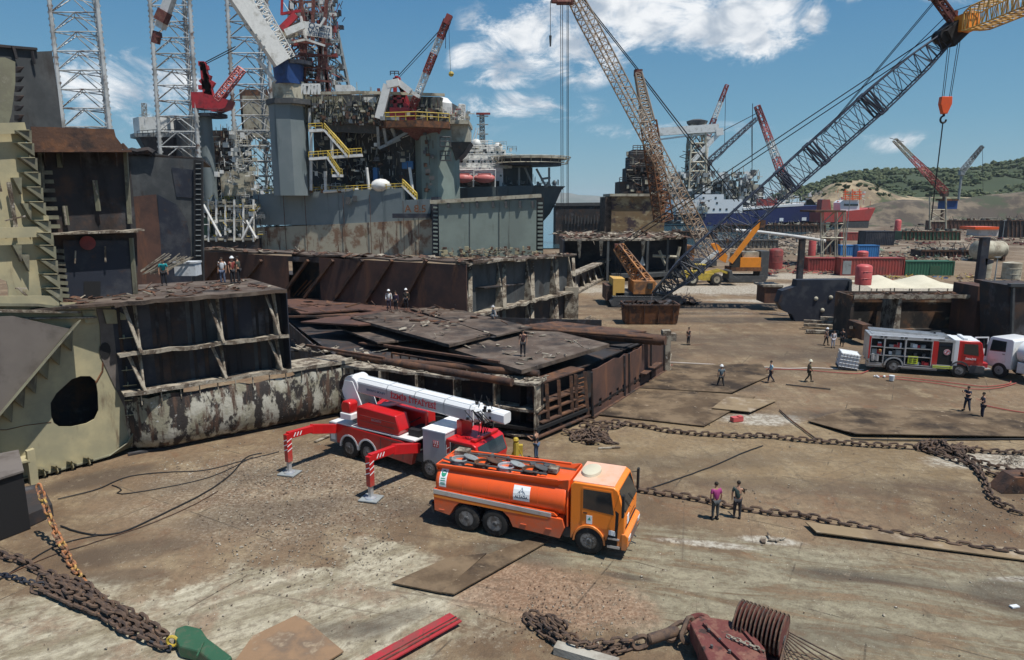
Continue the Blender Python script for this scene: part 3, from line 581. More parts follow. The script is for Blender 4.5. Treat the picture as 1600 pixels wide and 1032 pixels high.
    for y in (-1.0, -.82, .82, 1.0): 
        for z in (.6, .8): g.tube((1.57, y, z), (1.595, y, z), .05, n=10)
    g.build('grille_slot', 'dgrey', bu)
    g = MB(); g.box((1.42, 0, 1.28), (.03, 1.9, .09)); g.box((1.40, 0, 1.50), (.04, 1.5, .05)); g.build('grille', 'black', t)
    for s in (-1, 1):
        hl = MB(); hl.prism([(1.586, -.0)], 'y', 0, 0) if False else hl.box((1.585, s*.92, .90), (.03, .42, .16)); hl.build('headlight', 'lampw', t, bevel=.01)
    pl = MB(); pl.box((1.42, -.55, 1.52), (.02, .34, .36)); pl.build('licence_panel', 'logo_w', t)
    tb = MB(); tb.tube((1.5, -.3, .42), (1.72, -.3, .36), .03, n=6); tb.tube((1.5, .3, .42), (1.62, .3, .34), .03, n=6); tb.build('tow_hook', 'dgrey', t)
    rb = MB(); rb.box((-7.10, 0, .80), (.10, 2.3, .16)); rb.beam((-7.1, -.4, .9), (-7.45, -.4, .55), .06); rb.beam((-7.1, -.8, .9), (-7.3, -.95, .6), .05); rb.box((-7.2, -1.0, .95), (.14, .25, .14)); rb.box((-7.15, -.9, .62), (.12, .2, .3)); rb.build('rear_bumper', 'dgrey', t)
    ld = MB()
    for y in (.2, .6): ld.tube((-7.1, y, .8), (-7.05, y, 3.2), .02, n=5)
    for i in range(8): ld.tube((-7.1, .2, 1.0 + i*.28), (-7.1, .6, 1.0 + i*.28), .015, n=5)
    ld.build('ladder', 'grey', t)
    ex = MB(); ex.tube((-.88, .7, .9), (-.88, .7, 2.6), .07, n=10); ex.box((-.86, -.2, 1.5), (.10, .5, .9)); ex.build('exhaust', 'dgrey', t)
orange_tanker()
for o_ in list(bpy.data.objects):
    if o_.name.split('.')[0] in ('coaming', 'walkway', 'hatch', 'pipework', 'valve_box'): o_.location.z -= .27
def aerial_truck():
    # wheels: front (-4.19,32.92), rear (-7.81,35.37), (-8.88,35.94) on the near side
    h = R(-32.0); lv = V(-math.sin(h), math.cos(h), 0)
    o = V(-4.19, 32.92, 0) + lv * 1.25
    t = thing('aerial_platform_fire_truck', 'red and grey fire truck with long white telescopic boom folded over it and outriggers out', 'fire truck', o, h)
    for x, d in ((0, False), (1.55, False), (-4.30, True), (-5.66, True)):
        for s in (-1, 1): add_wheel(t, x, s*1.25, .60, .30, 'wheelg', dual=d, deep=.16 if d else -.02)
    ch = MB()
    for s in (-1, 1): ch.beam((-7.0, s*.42, .85), (2.7, s*.42, .85), .09, .26)
    ch.box((-2.2, 0, .9), (2.2, 2.0, .6)); ch.box((.2, 0, .95), (3.4, 1.9, .5)); ch.build('chassis', 'dgrey', t)
    for s in (-1, 1):
        y = s*1.27; pts = [(-7.0, .75), (-6.42, .75)]
        for cx in (-5.66, -4.30):
            pts += [(cx + .66*math.cos(a), .60 + .72*math.sin(a)) for a in [math.pi*(1 - i/8) for i in range(9)]]
        pts += [(-3.55, .72), (-1.2, .55), (-.95, 1.55), (-1.9, 1.72), (-7.0, 1.86)]
        b = MB(); b.prism(pts, 'y', y - s*.5, y); bd = b.build('side_body', 'firered', t, bevel=.02)
        g = MB()
        for x in (-3.3, -2.5, -1.75): g.box((x, y + s*.004, 1.2), (.02, .02, .9))
        for x in (-2.9, -2.1): g.box((x, y + s*.01, 1.1), (.16, .03, .04))
        g.box((-2.5, y + s*.004, 1.62), (1.7, .02, .02)); g.build('locker_seam', 'dgrey', bd, kind='stuff')
        for cx in (-5.66, -4.30):
            w = MB(); a1 = [(cx + .72*math.cos(a), .60 + .78*math.sin(a)) for a in [math.pi*(1 - i/10) for i in range(11)]]; a2 = [(cx + .62*math.cos(a), .60 + .68*math.sin(a)) for a in [math.pi*i/10 for i in range(11)]]
            w.prism(a1 + a2, 'y', y - s*.1, y + s*.015); w.build('arch_trim', 'vwhite', bd)
        e = MB(); e.box((-6.86, s*1.13, 1.30), (.55, .31, 1.15)); e.build('rear_locker', 'vgrey', t, bevel=.015)
        l = MB(); l.box((-6.85, s*1.292, 1.3), (.34, .02, .8)); l.build('locker_panel', 'logo_w', t)
    dk = MB(); dk.box((-4.0, 0, 1.88), (6.1, 2.5, .06)); dk.box((-1.9, 0, 1.80), (1.5, 2.3, .1)); dk.build('deck', 'vwhite', t)
    # crew locker and cab
    lk = MB(); lk.box((.30, 0, 1.75), (1.45, 2.5, 1.75)); lk.build('equipment_locker', 'vgrey', t, bevel=.03)
    lt = MB(); lt.box((.30, 0, 2.66), (1.5, 2.52, .06)); lt.build('locker_lid', 'logo_w', t)
    sg = MB(); sg.box((.42, -1.256, 2.0), (.36, .012, .34)); so_ = sg.build('sign_panel', 'firered', t)
    tx = MB(); text_mb(tx, '112', .21, (.42, -1.266, 2.07), (1, 0, 0), (0, 0, 1), bold=.006); text_mb(tx, '6 10', .13, (.42, -1.266, 1.91), (1, 0, 0), (0, 0, 1), bold=.003); tx.build('lettering', 'logo_w', so_)
    cb = MB(); cb.prism([(1.05, .95), (3.0, .95), (3.12, 1.55), (2.86, 2.30), (2.62, 2.42), (1.05, 2.42)], 'y', -1.25, 1.25); cb.build('cab', 'firered', t, bevel=.05, smooth=True)
    for s in (-1, 1):
        g = MB(); g.prism([(1.28, 1.62), (2.80, 1.50), (2.66, 2.24), (1.36, 2.28)], 'y', s*1.252, s*1.262); g.build('side_window', 'glass', t)
    g = MB(); g.slab([(3.115, -1.14, 1.58), (3.115, 1.14, 1.58), (2.885, 1.10, 2.27), (2.885, -1.10, 2.27)], .012); g.build('windscreen', 'glass', t)
    lb = MB(); lb.box((2.55, 0, 2.50), (.28, 2.1, .14)); lb.build('light_bar', 'firered', t, bevel=.03)
    fb = MB(); fb.box((3.08, 0, .72), (.22, 2.5, .42)); fb.build('bumper', 'vwhite', t, bevel=.03)
    for s in (-1, 1):
        hl = MB(); hl.box((3.16, s*.95, .95), (.06, .4, .18)); hl.build('headlight', 'lampw', t, bevel=.01)
    # turntable
    tb = MB(); tb.lathe([(0, .75), (.20, .75), (.20, .62), (.42, .60)], (-5.55, 0, 1.90), (-5.55, 0, 3), 24); tb.box((-5.55, 0, 2.45), (1.3, 1.3, .3)); tb.build('turntable', 'grey', t, smooth=True)
    for s in (-1, 1):
        kn = MB(); kn.prism([(-6.35, 2.30), (-5.05, 2.30), (-5.35, 3.1), (-5.9, 4.2), (-6.5, 4.2), (-6.75, 3.6)], 'y', s*.50, s*.58); kn.build('boom_bracket', 'vwhite', t, bevel=.02)
    os_ = MB(); os_.box((-5.75, -.98, 2.42), (.85, .75, .35)); os_.build('operator_platform', 'vwhite', t, bevel=.05)
    osb = MB(); osb.prism([(-6.1, 2.60), (-5.45, 2.60), (-5.42, 3.15), (-5.6, 3.28), (-6.0, 3.25), (-6.15, 3.0)], 'y', -1.3, -.68); osb.build('operator_seat', 'firered', t, bevel=.07, smooth=True)
    cw = MB(); cw.prism([(-5.05, 1.95), (-2.1, 1.95), (-2.0, 2.2), (-2.25, 3.0), (-4.95, 3.12), (-5.05, 2.9)], 'y', -1.22, -.30); cwo = cw.build('machinery_cover', 'firered', t, bevel=.06, smooth=True)
    rr = MB()
    for z in (2.32, 2.62): rr.prism([(-4.8, z), (-2.3, z-.05), (-2.3, z-.01), (-4.8, z+.04)], 'y', -1.245, -1.225)
    rr.build('groove', 'dred', cwo)
    tx = MB(); text_mb(tx, 'BRONTO', .17, (-3.6, -1.232, 2.50), (1, 0, 0), (0, 0, 1)); tx.build('lettering', 'vgrey', cwo)
    c2 = MB(); c2.prism([(-4.6, 1.95), (-1.5, 1.95), (-1.5, 2.9), (-4.6, 3.0)], 'y', .30, 1.2); c2.build('machinery_cover', 'firered', t, bevel=.06)
    bs = MB(); bs.box((-1.4, .1, 2.1), (.7, 1.8, .35)); bs.path([(-2.9, .0, 2.2), (-2.6, -.3, 2.5), (-2.2, -.1, 2.35), (-1.8, .3, 2.6)], .035); bs.build('hose_tray', 'black', t)
    # boom: hexagonal telescope box with the nested sections showing at its end
    def hexa(x0, z0, x1, z1, w, hh, ch_=.16):
        m = MB(); 
        pr = [(-w/2, -hh/2 + ch_), (-w/2 + ch_, -hh/2), (w/2 - ch_, -hh/2), (w/2, -hh/2 + ch_), (w/2, hh/2 - ch_), (w/2 - ch_*.8, hh/2), (-w/2 + ch_*.8, hh/2), (-w/2, hh/2 - ch_)]
        k = 8; m.add([(x0, y, z0 + z) for y, z in pr] + [(x1, y, z1 + z) for y, z in pr], [tuple(range(k-1, -1, -1)), tuple(range(k, 2*k))] + [(i, (i+1) % k, k+(i+1) % k, k+i) for i in range(k)]); return m
    bz0, bz1 = 3.98, 3.60
    bm_ = hexa(-6.15, bz0, 2.2, bz1, .98, .86); boom = bm_.build('boom', 'vwhite', t, bevel=.03)
    for u in (.32, .55, .78, .97): c = hexa(-6.15 + 8.35*u, bz0 - .38*u, -6.09 + 8.35*u, bz0 - .38*u - .003, 1.01, .89); c.build('boom_collar', 'vgrey', boom)
    g = MB(); g.beam((-5.6, -.30, bz0 + .38), (2.0, -.30, bz1 + .41), .10, .07); g.beam((-5.6, .28, bz0 + .38), (2.0, .28, bz1 + .41), .06, .06); g.build('cable_duct', 'vgrey', boom)
    # grey flank panel and writing
    d = V(8.35, 0, bz1 - bz0).normalized(); upv = V(-d.z, 0, d.x)
    fl = MB(); a = V(-5.6, -.493, bz0 - .05 - .28); fl.slab([a, a + d*7.4, a + d*7.4 + upv*.50, a + upv*.50], V(0, -.012, 0)); flo = fl.build('flank_panel', 'vgrey', boom)
    tx = MB(); text_mb(tx, 'İZMİR İTFAİYESİ', .40, a + d*3.95 + upv*.26 + V(0, -.018, 0), d, upv, bold=.010); tx.build('lettering', 'txt_r', flo)
    tx = MB(); text_mb(tx, 'BRONTO SKYLIFT', .17, a + d*1.35 + upv*.26 + V(0, -.018, 0), d, upv, bold=.004); tx.build('lettering', 'logo_b', flo)
    hd = MB(); hd.lathe([(0, .52), (.05, .57), (1.05, .57), (1.1, .52)], (-6.1, -.55, 3.92), (-6.1, .55, 3.92), 24); hd.build('boom_head', 'vwhite', boom, smooth=True)
    cb_ = MB()
    for q in (.0, .1, .2): cb_.path([(-5.9 - (.85 + q*.4)*math.sin(a), -.45 - q, 3.75 + (.85 + q*.3)*math.cos(a)) for a in [math.pi*i/12*.95 for i in range(13)]], .035, 6)
    cb_.build('hose_loop', 'black', boom)
    n2 = hexa(2.2, bz1, 2.75, bz1 - .04, (.84), .70); n2.build('inner_boom', 'vwhite', boom, bevel=.02)
    n3 = hexa(2.7, bz1 + .1, 3.9, bz1 + .02, .66, .56, .1); n3.build('tip_boom', 'vwhite', boom, bevel=.02)
    r = random.Random(5); hs = MB()
    for k in range(9):
        x = 1.7 + r.random()*.9; y = -.56 + r.uniform(-.08, .05); hs.path([(x, y, bz1 + .25), (x + .25, y - .25, bz1 + .5 - r.random()*.3), (x + .45 + r.random()*.3, y - .1, bz1 - .1), (x + .35, y + .1, bz1 - .55 - r.random()*.4)], .025, 5)
    for k in range(14): hs.box((1.6 + r.random()*1.6, r.uniform(-.6, .3), bz1 + r.uniform(-.35, .6)), (.13, .12, .12), r.random()*3)
    for k in range(5): hs.tube((2.0 + k*.35, r.uniform(-.4,.4), bz1 + .35), (2.0 + k*.35, r.uniform(-.4,.4), bz1 + .95), .02, n=5)
    hs.build('hydraulic_hoses', 'black', boom)
    lf = MB(); lf.tube((-4.4, -.2, 2.9), (-2.4, -.2, 3.55), .13, n=10); lf.tube((-4.4, .2, 2.9), (-2.4, .2, 3.55), .13, n=10); lf.build('lift_cylinder', 'vgrey', t, smooth=True)
    bsup = MB(); bsup.box((1.3, 0, 2.72), (.3, .9, .9)); bsup.beam((-.9, -.3, 1.9), (-.9, -.3, 3.2), .12); bsup.build('boom_rest', 'firered', t)
    # outriggers
    for k, (x, fx, s) in enumerate(((-6.75, -6.6, -1), (-.95, -.75, -1), (-6.75, -6.6, 1), (-.95, -.75, 1))):
        out = 3.25 if x < -5 else 3.3
        y0 = s*1.0; y1 = s*(1.25 + out); p0 = V(x, y0, 1.55); p1 = V(x, y0 + s*1.9, 1.98); p2 = V(x, y1, 2.08)
        oa = MB(); oa.beam(V(x, y0, 1.45), p1, .34, .50); oa.build('outrigger_box', 'firered', t, bevel=.02)
        ob = MB(); ob.beam(p1 - (p2-p1)*.2, p2, .26, .36); arm = ob.build('outrigger_arm', 'firered', t, bevel=.015)
        st = MB(); dd = (p2 - p1).normalized(); nn = V(0, -dd.z, dd.y) if s > 0 else V(0, dd.z, -dd.y)*-1
        for q in range(3):
            for sx in (-.135, .135):
                c = p1 + dd*(.75 + q*.2) + V(sx, 0, 0); st.slab([c - nn*.10, c - nn*.10 + dd*.06, c + nn*.10 + dd*.16, c + nn*.10 + dd*.10], V(.006 if sx > 0 else -.006, 0, 0))
        st.build('warning_stripe', 'logo_w', arm)
        lg = MB(); lg.box((x, y1, 1.42), (.27, .30, 1.50)); leg = lg.build('jack_leg', 'firered', t, bevel=.015)
        st = MB()
        for q in range(3):
            z = 1.25 + q*.26
            for sx in (-.138, .138): st.slab([(x + sx, y1 - .15, z), (x + sx, y1 + .15, z + .12), (x + sx, y1 + .15, z + .17), (x + sx, y1 - .15, z + .05)], V(.005 if sx > 0 else -.005, 0, 0))
            st.slab([(x - .135, y1 - .153, z), (x + .135, y1 - .153, z + .12), (x + .135, y1 - .153, z + .17), (x - .135, y1 - .153, z + .05)], V(0, -.005, 0))
        st.build('warning_stripe', 'logo_w', leg)
        ji = MB(); ji.box((x, y1, .40), (.17, .19, .66)); ji.build('jack_ram', 'alu', leg)
        pd = MB(); pd.lathe([(0, .30), (.05, .28), (.09, .12)], (x, y1, .06), (x, y1, 1), 16); pd.build('foot', 'alu', leg, smooth=True)
        wd = MB(); wd.box((x, y1, .035), (.95, .85, .05), .3); wd.build('pad', 'grey', leg)
aerial_truck()
def fire_engine():
    h = R(-18.2); lv = V(-math.sin(h), math.cos(h), 0); o = V(36.11, 53.61, 0) + lv * 1.25
    t = thing('fire_engine', 'red and silver fire engine with open equipment lockers parked below the rusty hull', 'fire engine', o, h)
    for x, d in ((0, False), (-4.72, True)):
        for s in (-1, 1): add_wheel(t, x, s*1.25, .56, .30, 'wheelg', dual=d, deep=.08 if d else -.02)
    ch = MB()
    for s in (-1, 1): ch.beam((-6.6, s*.42, .8), (1.5, s*.42, .8), .09, .25)
    ch.box((-2.4, 0, .75), (3.2, 2.1, .4)); ch.build('chassis', 'dgrey', t)
    fr = MB(); fr.box((-3.95, 0, 2.98), (5.5, 2.5, .24)); fr.box((-6.64, 0, 1.95), (.12, 2.5, 2.1)); fr.box((-3.95, 0, 1.55), (5.3, .7, 2.7)); fr.build('body_shell', 'alu', t, bevel=.03)
    for s in (-1, 1):
        y = s*1.25
        # bays : x range, z range
        for i, (xa, xb, z0, z1) in enumerate(((-6.55, -5.55, .75, 2.85), (-5.50, -4.0, 1.45, 2.85), (-3.95, -2.05, .75, 2.85))):
            b = MB(); b.box(((xa+xb)/2, y - s*.42, (z0+z1)/2), (xb - xa, .04, z1 - z0)); b.build('locker_back', 'black', t)
            f = MB()
            for x in (xa, xb): f.box((x, y - s*.21, (z0+z1)/2), (.06, .46, z1 - z0))
            for z in ([z0, z0 + (z1-z0)*.33, z0 + (z1-z0)*.66, z1] if i != 1 else [z0, 2.1, z1]): f.box(((xa+xb)/2, y - s*.21, z), (xb - xa, .44, .045))
            f.build('locker_shelf', 'alu', t)
            r = random.Random(i + 3); e = [MB() for _ in range(4)]
            for k in range(11 if i != 1 else 8):
                q = e[k % 4]; w = r.uniform(.18, .42); zt = r.choice([z0 + .04, z0 + (z1-z0)*.34, z0 + (z1-z0)*.68] if i != 1 else [1.5, 2.13]); hh = r.uniform(.2, .45)
                q.box((r.uniform(xa + .25, xb - .25), y - s*r.uniform(.14, .28), zt + hh/2 + .02), (w, .2, hh))
            for q, mm in zip(e, ('dgrey', 'red', 'plastic', 'grey')):
                if q.v: q.build('stowed_equipment', mm, t)
        if s < 0:
            gp = MB(); gp.box((-3.35, y + .06, 1.18), (.72, .1, .62)); gp.build('hi_vis_pump_panel', 'hivis', t)
            g2 = MB()
            for q in (0, 1):
                for w in (0, 1, 2): g2.box((-3.52 + q*.32, y - .0, 1.02 + w*.16), (.22, .03, .06))
            g2.build('pump_badge', 'black', t)
        fb = MB(); fb.box((-2.3 + .45, y - s*.06, 1.85), (.46, .12, 2.0)); fb.build('corner_panel', 'firered', t, bevel=.02)
        rp = MB(); rp.box((-6.62, y - s*.03, 2.05), (.14, .10, 1.9)); rp.build('rear_corner_panel', 'firered', t)
        # crew door (open doorway)
        cd = MB(); cd.box((-1.05, y - s*.10, 1.72), (1.10, .10, 1.55)); cdo = cd.build('crew_door', 'black', t)
        rn = MB(); rn.lathe([(0, .24), (.012, .24)], (-.98, y - s*.05, 2.0), (-.98, y + s, 2.0), 22); ro = rn.build('crest_panel', 'logo_w', cdo)
        rr = MB(); rr.path([(-.98 + .20*math.cos(a), y - s*.035, 2.0 + .20*math.sin(a)) for a in [2*math.pi*k/20 for k in range(20)]], .022, 5, closed=True)
        rr.tube((-1.10, y - s*.035, 1.90), (-.86, y - s*.035, 2.10), .03, n=4); rr.tube((-.98, y - s*.035, 1.86), (-.98, y - s*.035, 2.13), .025, n=4); rr.build('crest', 'txt_r', ro)
        cp = MB(); cp.box((-.55, y - s*.06, 2.1), (.16, .12, 1.6)); cp.box((-1.05, y - s*.06, 2.93), (1.2, .12, .2)); cp.build('door_pillar', 'alu', t)
        ss = MB(); ss.box((-1.2, y - s*.05, .78), (1.5, .14, .30)); sk = ss.build('side_step', 'vgrey', t)
        hv = MB(); hv.box((-1.2, y + s*.03, .82), (1.4, .02, .07)); hv.box((-1.2, y + s*.03, .68), (1.4, .02, .04)); hv.build('reflective_stripe', 'hivis', sk)
        sl_ = MB(); sl_.box((-3.3, y - s*.05, .60), (3.3, .12, .10)); sl_.box((-6.1, y - s*.05, .62), (1.0, .12, .10)); sl_.build('sill', 'alu', t)
        wa = MB(); a1 = [(-4.72 + .74*math.cos(a), .60 + .76*math.sin(a)) for a in [math.pi*(1 - i/10) for i in range(11)]]; a2 = [(-4.72 + .62*math.cos(a), .60 + .64*math.sin(a)) for a in [math.pi*i/10 for i in range(11)]]
        wa.prism(a1 + a2, 'y', y - s*.4, y + s*.01); wa.build('wheel_arch', 'vgrey', t)
        wa = MB(); wa.prism([(p[0] + 4.72, p[1]) for p in a1 + a2], 'y', y - s*.4, y + s*.03); wa.build('wheel_arch', 'dgrey', t)
    cb = MB(); cb.box((-.95, 0, 1.9), (1.5, 2.2, 2.1)); cb.build('crew_cab', 'dgrey', t)
    cab(t, 'firered', -.30, 1.62, 2.42, .95, 3.0, 1.95, rake=.22, roof='vwhite', doorwin=(.25, .78))
    cc = MB(); cc.box((-.36, 0, 2.0), (.34, 2.5, 2.1)); cc.build('cab_pillar_band', 'vwhite', t, bevel=.02)
    tx = MB(); text_mb(tx, 'İTFAİYE', .20, (.72, -1.245, 1.55), (1, 0, 0), (0, 0, 1), bold=.005); tx.build('lettering', 'logo_w', t)
    bp = MB(); bp.prism([(.70, .42), (1.74, .42), (1.78, .95), (1.55, 1.05), (.70, 1.05)], 'y', -1.24, 1.24); bp.build('bumper', 'dgrey', t, bevel=.05)
    for s in (-1, 1):
        hl = MB(); hl.box((1.72, s*.95, .86), (.14, .42, .2)); hl.build('headlight', 'lampw', t, bevel=.02)
    wn = MB(); wn.box((1.98, 0, .95), (.42, .9, .38)); wn.build('front_winch', 'red', t, bevel=.03)
    w2 = MB(); w2.tube((1.8, -.6, .72), (2.35, -.6, .72), .05, n=8); w2.tube((1.8, .6, .72), (2.35, .6, .72), .05, n=8); w2.box((2.1, 0, .70), (.5, 1.2, .06)); w2.build('winch_frame', 'alu', t)
    ro = MB(); ro.box((-3.8, 0, 3.12), (5.3, 1.9, .06)); ro.build('roof', 'alu', t)
    for s, yy in ((-1, -.75), (1, .1)):
        ld = MB()
        for q in (0, .42): ld.beam((-6.6, yy + q, 3.42), (-.9, yy + q, 3.22), .06, .13)
        for k in range(18): x = -6.5 + k*.31; ld.tube((x, yy, 3.42 - (x+6.6)*.035), (x, yy + .42, 3.42 - (x+6.6)*.035), .022, n=5)
        ld.build('roof_ladder', 'alu', t)
    mn = MB(); mn.tube((-1.7, 0, 3.1), (-1.7, 0, 3.45), .09, n=8); mn.tube((-2.0, .1, 3.4), (-1.3, -.1, 3.5), .07, n=8); mn.build('water_monitor', 'dgrey', t)
    li = MB(); li.box((.3, 0, 3.12), (.3, 1.9, .14)); li.build('light_bar', 'vwhite', t, bevel=.03)
    wl = MB()
    for x in (-5.8, -5.5, -4.3, -4.0, -2.6, -2.3): wl.box((x, -1.26, 3.0), (.2, .03, .10))
    wl.build('work_lamp', 'black', t)
    fx = MB(); fx.box((-6.2, -1.2, 1.2), (.5, .25, .35)); fx.tube((-6.35, -1.32, .95), (-6.35, -1.32, 1.55), .11, n=10); fx.tube((-6.0, -1.32, .95), (-6.0, -1.32, 1.55), .11, n=10); fx.build('air_cylinder', 'alu', t)
    bg = MB(); bg.box((-5.85, -1.35, 1.82), (.22, .2, .25)); bg.build('helmet_bag', 'corange', t, bevel=.05)
fire_engine()
def white_tanker():
    # faces away to the right: seen from its rear quarter... cab front-left with door open
    h = R(-68); o = G(1622, 600) + V(.6, -.3, 0)
    t = thing('water_tanker', 'white tanker truck at the right edge with its driver door swung open', 'tanker truck', o, R(112))
    # local +x faces away from the camera (cab at the far end)
    for x, d in ((2.6, False), (-1.5, True), (-2.85, True)):
        for s in (-1, 1): add_wheel(t, x, s*1.22, .54, .30, 'grey', dual=d, deep=.1 if d else -.02)
    ch = MB()
    for s in (-1, 1): ch.beam((-4.2, s*.42, .85), (3.6, s*.42, .85), .1, .25)
    ch.box((.8, 0, .85), (1.6, 2.1, .5)); ch.build('chassis', 'dgrey', t)
    n = 28; tk = MB(); xs = [(-4.3, .82), (-4.2, .95), (-4.0, 1), (0, 1), (1.5, 1), (1.65, .95), (1.72, .82)]
    vs = [(x, 1.15*k*math.cos(2*math.pi*i/n), 1.98 + .88*k*math.sin(2*math.pi*i/n)) for x, k in xs for i in range(n)]
    tk.add(vs, [(i*n+j, i*n+(j+1) % n, (i+1)*n+(j+1) % n, (i+1)*n+j) for i in range(len(xs)-1) for j in range(n)] + [tuple(range(n)), tuple(range((len(xs)-1)*n, len(xs)*n))]); tk.build('tank', 'vwhite', t, smooth=True)
    sk = MB()
    for s in (-1, 1): sk.box((.6, s*1.15, 1.0), (1.7, .12, .75)); sk.box((-2.2, s*1.15, 1.42), (3.4, .2, .08))
    sk.build('side_panel', 'vwhite', t, bevel=.02)
    cab(t, 'vwhite', 1.85, 3.75, 2.35, .7, 2.85, 1.9, rake=.25)
    dr = MB(); a = V(3.55, 1.22, 0); d = V(.35, 1.0, 0).normalized()
    for z0, z1, w0, w1 in ((2.68, 2.76, 0, 1.0), (1.0, 1.9, 0, 1.0)): dr.slab([a + V(0,0,z0) + d*w0, a + V(0,0,z0) + d*w1, a + V(0,0,z1) + d*w1, a + V(0,0,z1) + d*w0], .06)
    for w in (0, .93): dr.slab([a + V(0,0,1.9) + d*w, a + V(0,0,1.9) + d*(w+.07), a + V(0,0,2.68) + d*(w+.07), a + V(0,0,2.68) + d*w], .06)
    dro = dr.build('open_door', 'vwhite', t)
    mt = MB(); mt.box((3.7, 1.6, 1.2), (.03, .2, .5)); mt.build('mirror', 'black', dro)
    wk = MB()
    for s in (-.35, .35): wk.tube((-4, s, 2.9), (1.4, s, 2.9), .03, n=5)
    wk.box((-1, 0, 2.9), (.7, .6, .18)); wk.build('walkway', 'grey', t)
white_tanker(); [o for o in bpy.data.objects if o.name == 'water_tanker'][0].scale = (1.14,)*3
def person(name_label, px, py, top='shirt', shirt=(.5,.5,.5), trousers=(.03,.03,.04), helmet=None, face=0, pose='stand', h=1.74, z=0, at=None, hair=(.02,.015,.01), skin=(.36,.20,.13), arm=0, group=None):
    loc = at if at is not None else G(px, py, z); s = h / 1.74
    t = thing('person', name_label, 'person', loc, face, group)
    def mk(nm, c, rough=.8):
        k = 'cloth %.2f %.2f %.2f' % c
        return mat(k, c, rough=rough, var=.15, vscale=6, rand=False)
    lean = V(0, 0, 0); hipz = .92
    st = .16 if pose in ('walk',) else .0
    hip = V(0, 0, hipz); kneL = V(.02, .11, .48); ankL = V(-.0, .12, .09); kneR = V(.03, -.11, .48); ankR = V(0, -.12, .09)
    if pose == 'walk': kneL = V(.17, .10, .50); ankL = V(.22, .11, .09); kneR = V(-.02, -.10, .49); ankR = V(-.27, -.11, .13)
    if pose == 'wide': kneL = V(.06, .18, .48); ankL = V(.05, .27, .09); kneR = V(.0, -.16, .48); ankR = V(-.06, -.23, .09)
    if pose == 'crouch': hip = V(-.12, 0, .42); kneL = V(.30, .14, .48); ankL = V(.08, .14, .09); kneR = V(.30, -.14, .46); ankR = V(.05, -.14, .09)
    ch = hip + V(.03, 0, .40); nk = hip + V(.03, 0, .56); 
    if pose == 'crouch': ch = hip + V(.16, 0, .36); nk = hip + V(.24, 0, .50)
    if pose == 'bend': ch = hip + V(.12, 0, .38); nk = hip + V(.20, 0, .52)
    hd = nk + V(.03, 0, .17)
    shL = nk + V(-.01, .19, -.05); shR = nk + V(-.01, -.19, -.05)
    elL = shL + V(-.03, .06, -.28); wrL = elL + V(.06, .0, -.25); elR = shR + V(-.03, -.06, -.28); wrR = elR + V(.06, 0, -.25)
    if arm == 1 or arm == 3: elR = shR + V(.10, -.08, -.25); wrR = elR + V(.22, .10, .06)
    if arm == 2 or arm == 3: elL = shL + V(.10, .08, -.25); wrL = elL + V(.22, -.10, .06)
    if arm == 4: elR = shR + V(.18, -.05, -.14); wrR = elR + V(.20, .08, .12); elL = shL + V(.16, .04, -.18); wrL = elL + V(.22, -.05, .05)
    if pose == 'walk': elL = shL + V(-.10, .05, -.26); wrL = elL + V(.03, 0, -.25); elR = shR + V(.06, -.05, -.27); wrR = elR + V(.16, 0, -.2)
    def skin_mesh(nm, nodes, edges, m, parent, sub=1, smooth=True):
        me = bpy.data.meshes.new(nm); me.from_pydata([tuple(p * s) for p, r in nodes], edges, [])
        o = bpy.data.objects.new(nm, me); SC.collection.objects.link(o)
        sk = o.modifiers.new('skin', 'SKIN'); sk.use_smooth_shade = True; sk.branch_smoothing = .3
        for i, (p, r) in enumerate(nodes):
            v = me.skin_vertices[0].data[i]; r = r if isinstance(r, tuple) else (r, r); v.radius = (r[0]*s, r[1]*s); v.use_root = (i == 0)
        ss = o.modifiers.new('sub', 'SUBSURF'); ss.levels = sub; ss.render_levels = sub
        dg = bpy.context.evaluated_depsgraph_get(); dg.update(); nm_ = bpy.data.meshes.new_from_object(o.evaluated_get(dg))
        bpy.data.objects.remove(o); nm_.materials.clear(); nm_.materials.append(m)
        if parent is None: return nm_
        b = bpy.data.objects.new(nm, nm_); SC.collection.objects.link(b); b.parent = parent; return b
    sp = V(0, 0, .14)
    nodes = [(hip, .12), (hip + (ch-hip)*.5, .115), (ch, .13), (nk, .06), (nk + (hd-nk)*.45, .055), (hd + V(0,0,-.04), .082), (hd + V(0,0,.06), .085),
             (shL, .06), (elL, .042), (wrL, .028), (shR, .06), (elR, .042), (wrR, .028), (hip + V(0,.10,-.04), .09), (kneL, .06), (ankL, .038), (hip + V(0,-.10,-.04), .09), (kneR, .06), (ankR, .038)]
    edges = [(0,1),(1,2),(2,3),(3,4),(4,5),(5,6),(2,7),(7,8),(8,9),(2,10),(10,11),(11,12),(0,13),(13,14),(14,15),(0,16),(16,17),(17,18)]
    for wi, el in ((9, elL), (12, elR)):
        w = nodes[wi][0]; d = (w - el).normalized(); side = d.cross(V(1, 0, .1)).normalized() if abs(d.x) < .9 else V(0, 1, 0)
        fw = side.cross(d); pc = len(nodes); nodes.append((w + d*.07, (.030, .022))); edges.append((wi, pc))
        for q, ln in enumerate((.075, .085, .08, .065)):
            a = w + d*.10 + fw*(q - 1.5)*.020; k = len(nodes); nodes.append((a, .009)); nodes.append((a + d*ln*.5, .0085)); nodes.append((a + d*ln + side*.02, .0075)); edges += [(pc, k), (k, k+1), (k+1, k+2)]
        k = len(nodes); nodes.append((w + d*.05 - fw*.045, .011)); nodes.append((w + d*.10 - fw*.055, .009)); edges += [(wi, k), (k, k+1)]
    body = skin_mesh('body', nodes, edges, mat('skin %.2f' % skin[0], skin, rough=.6, var=.05, rand=False), t)
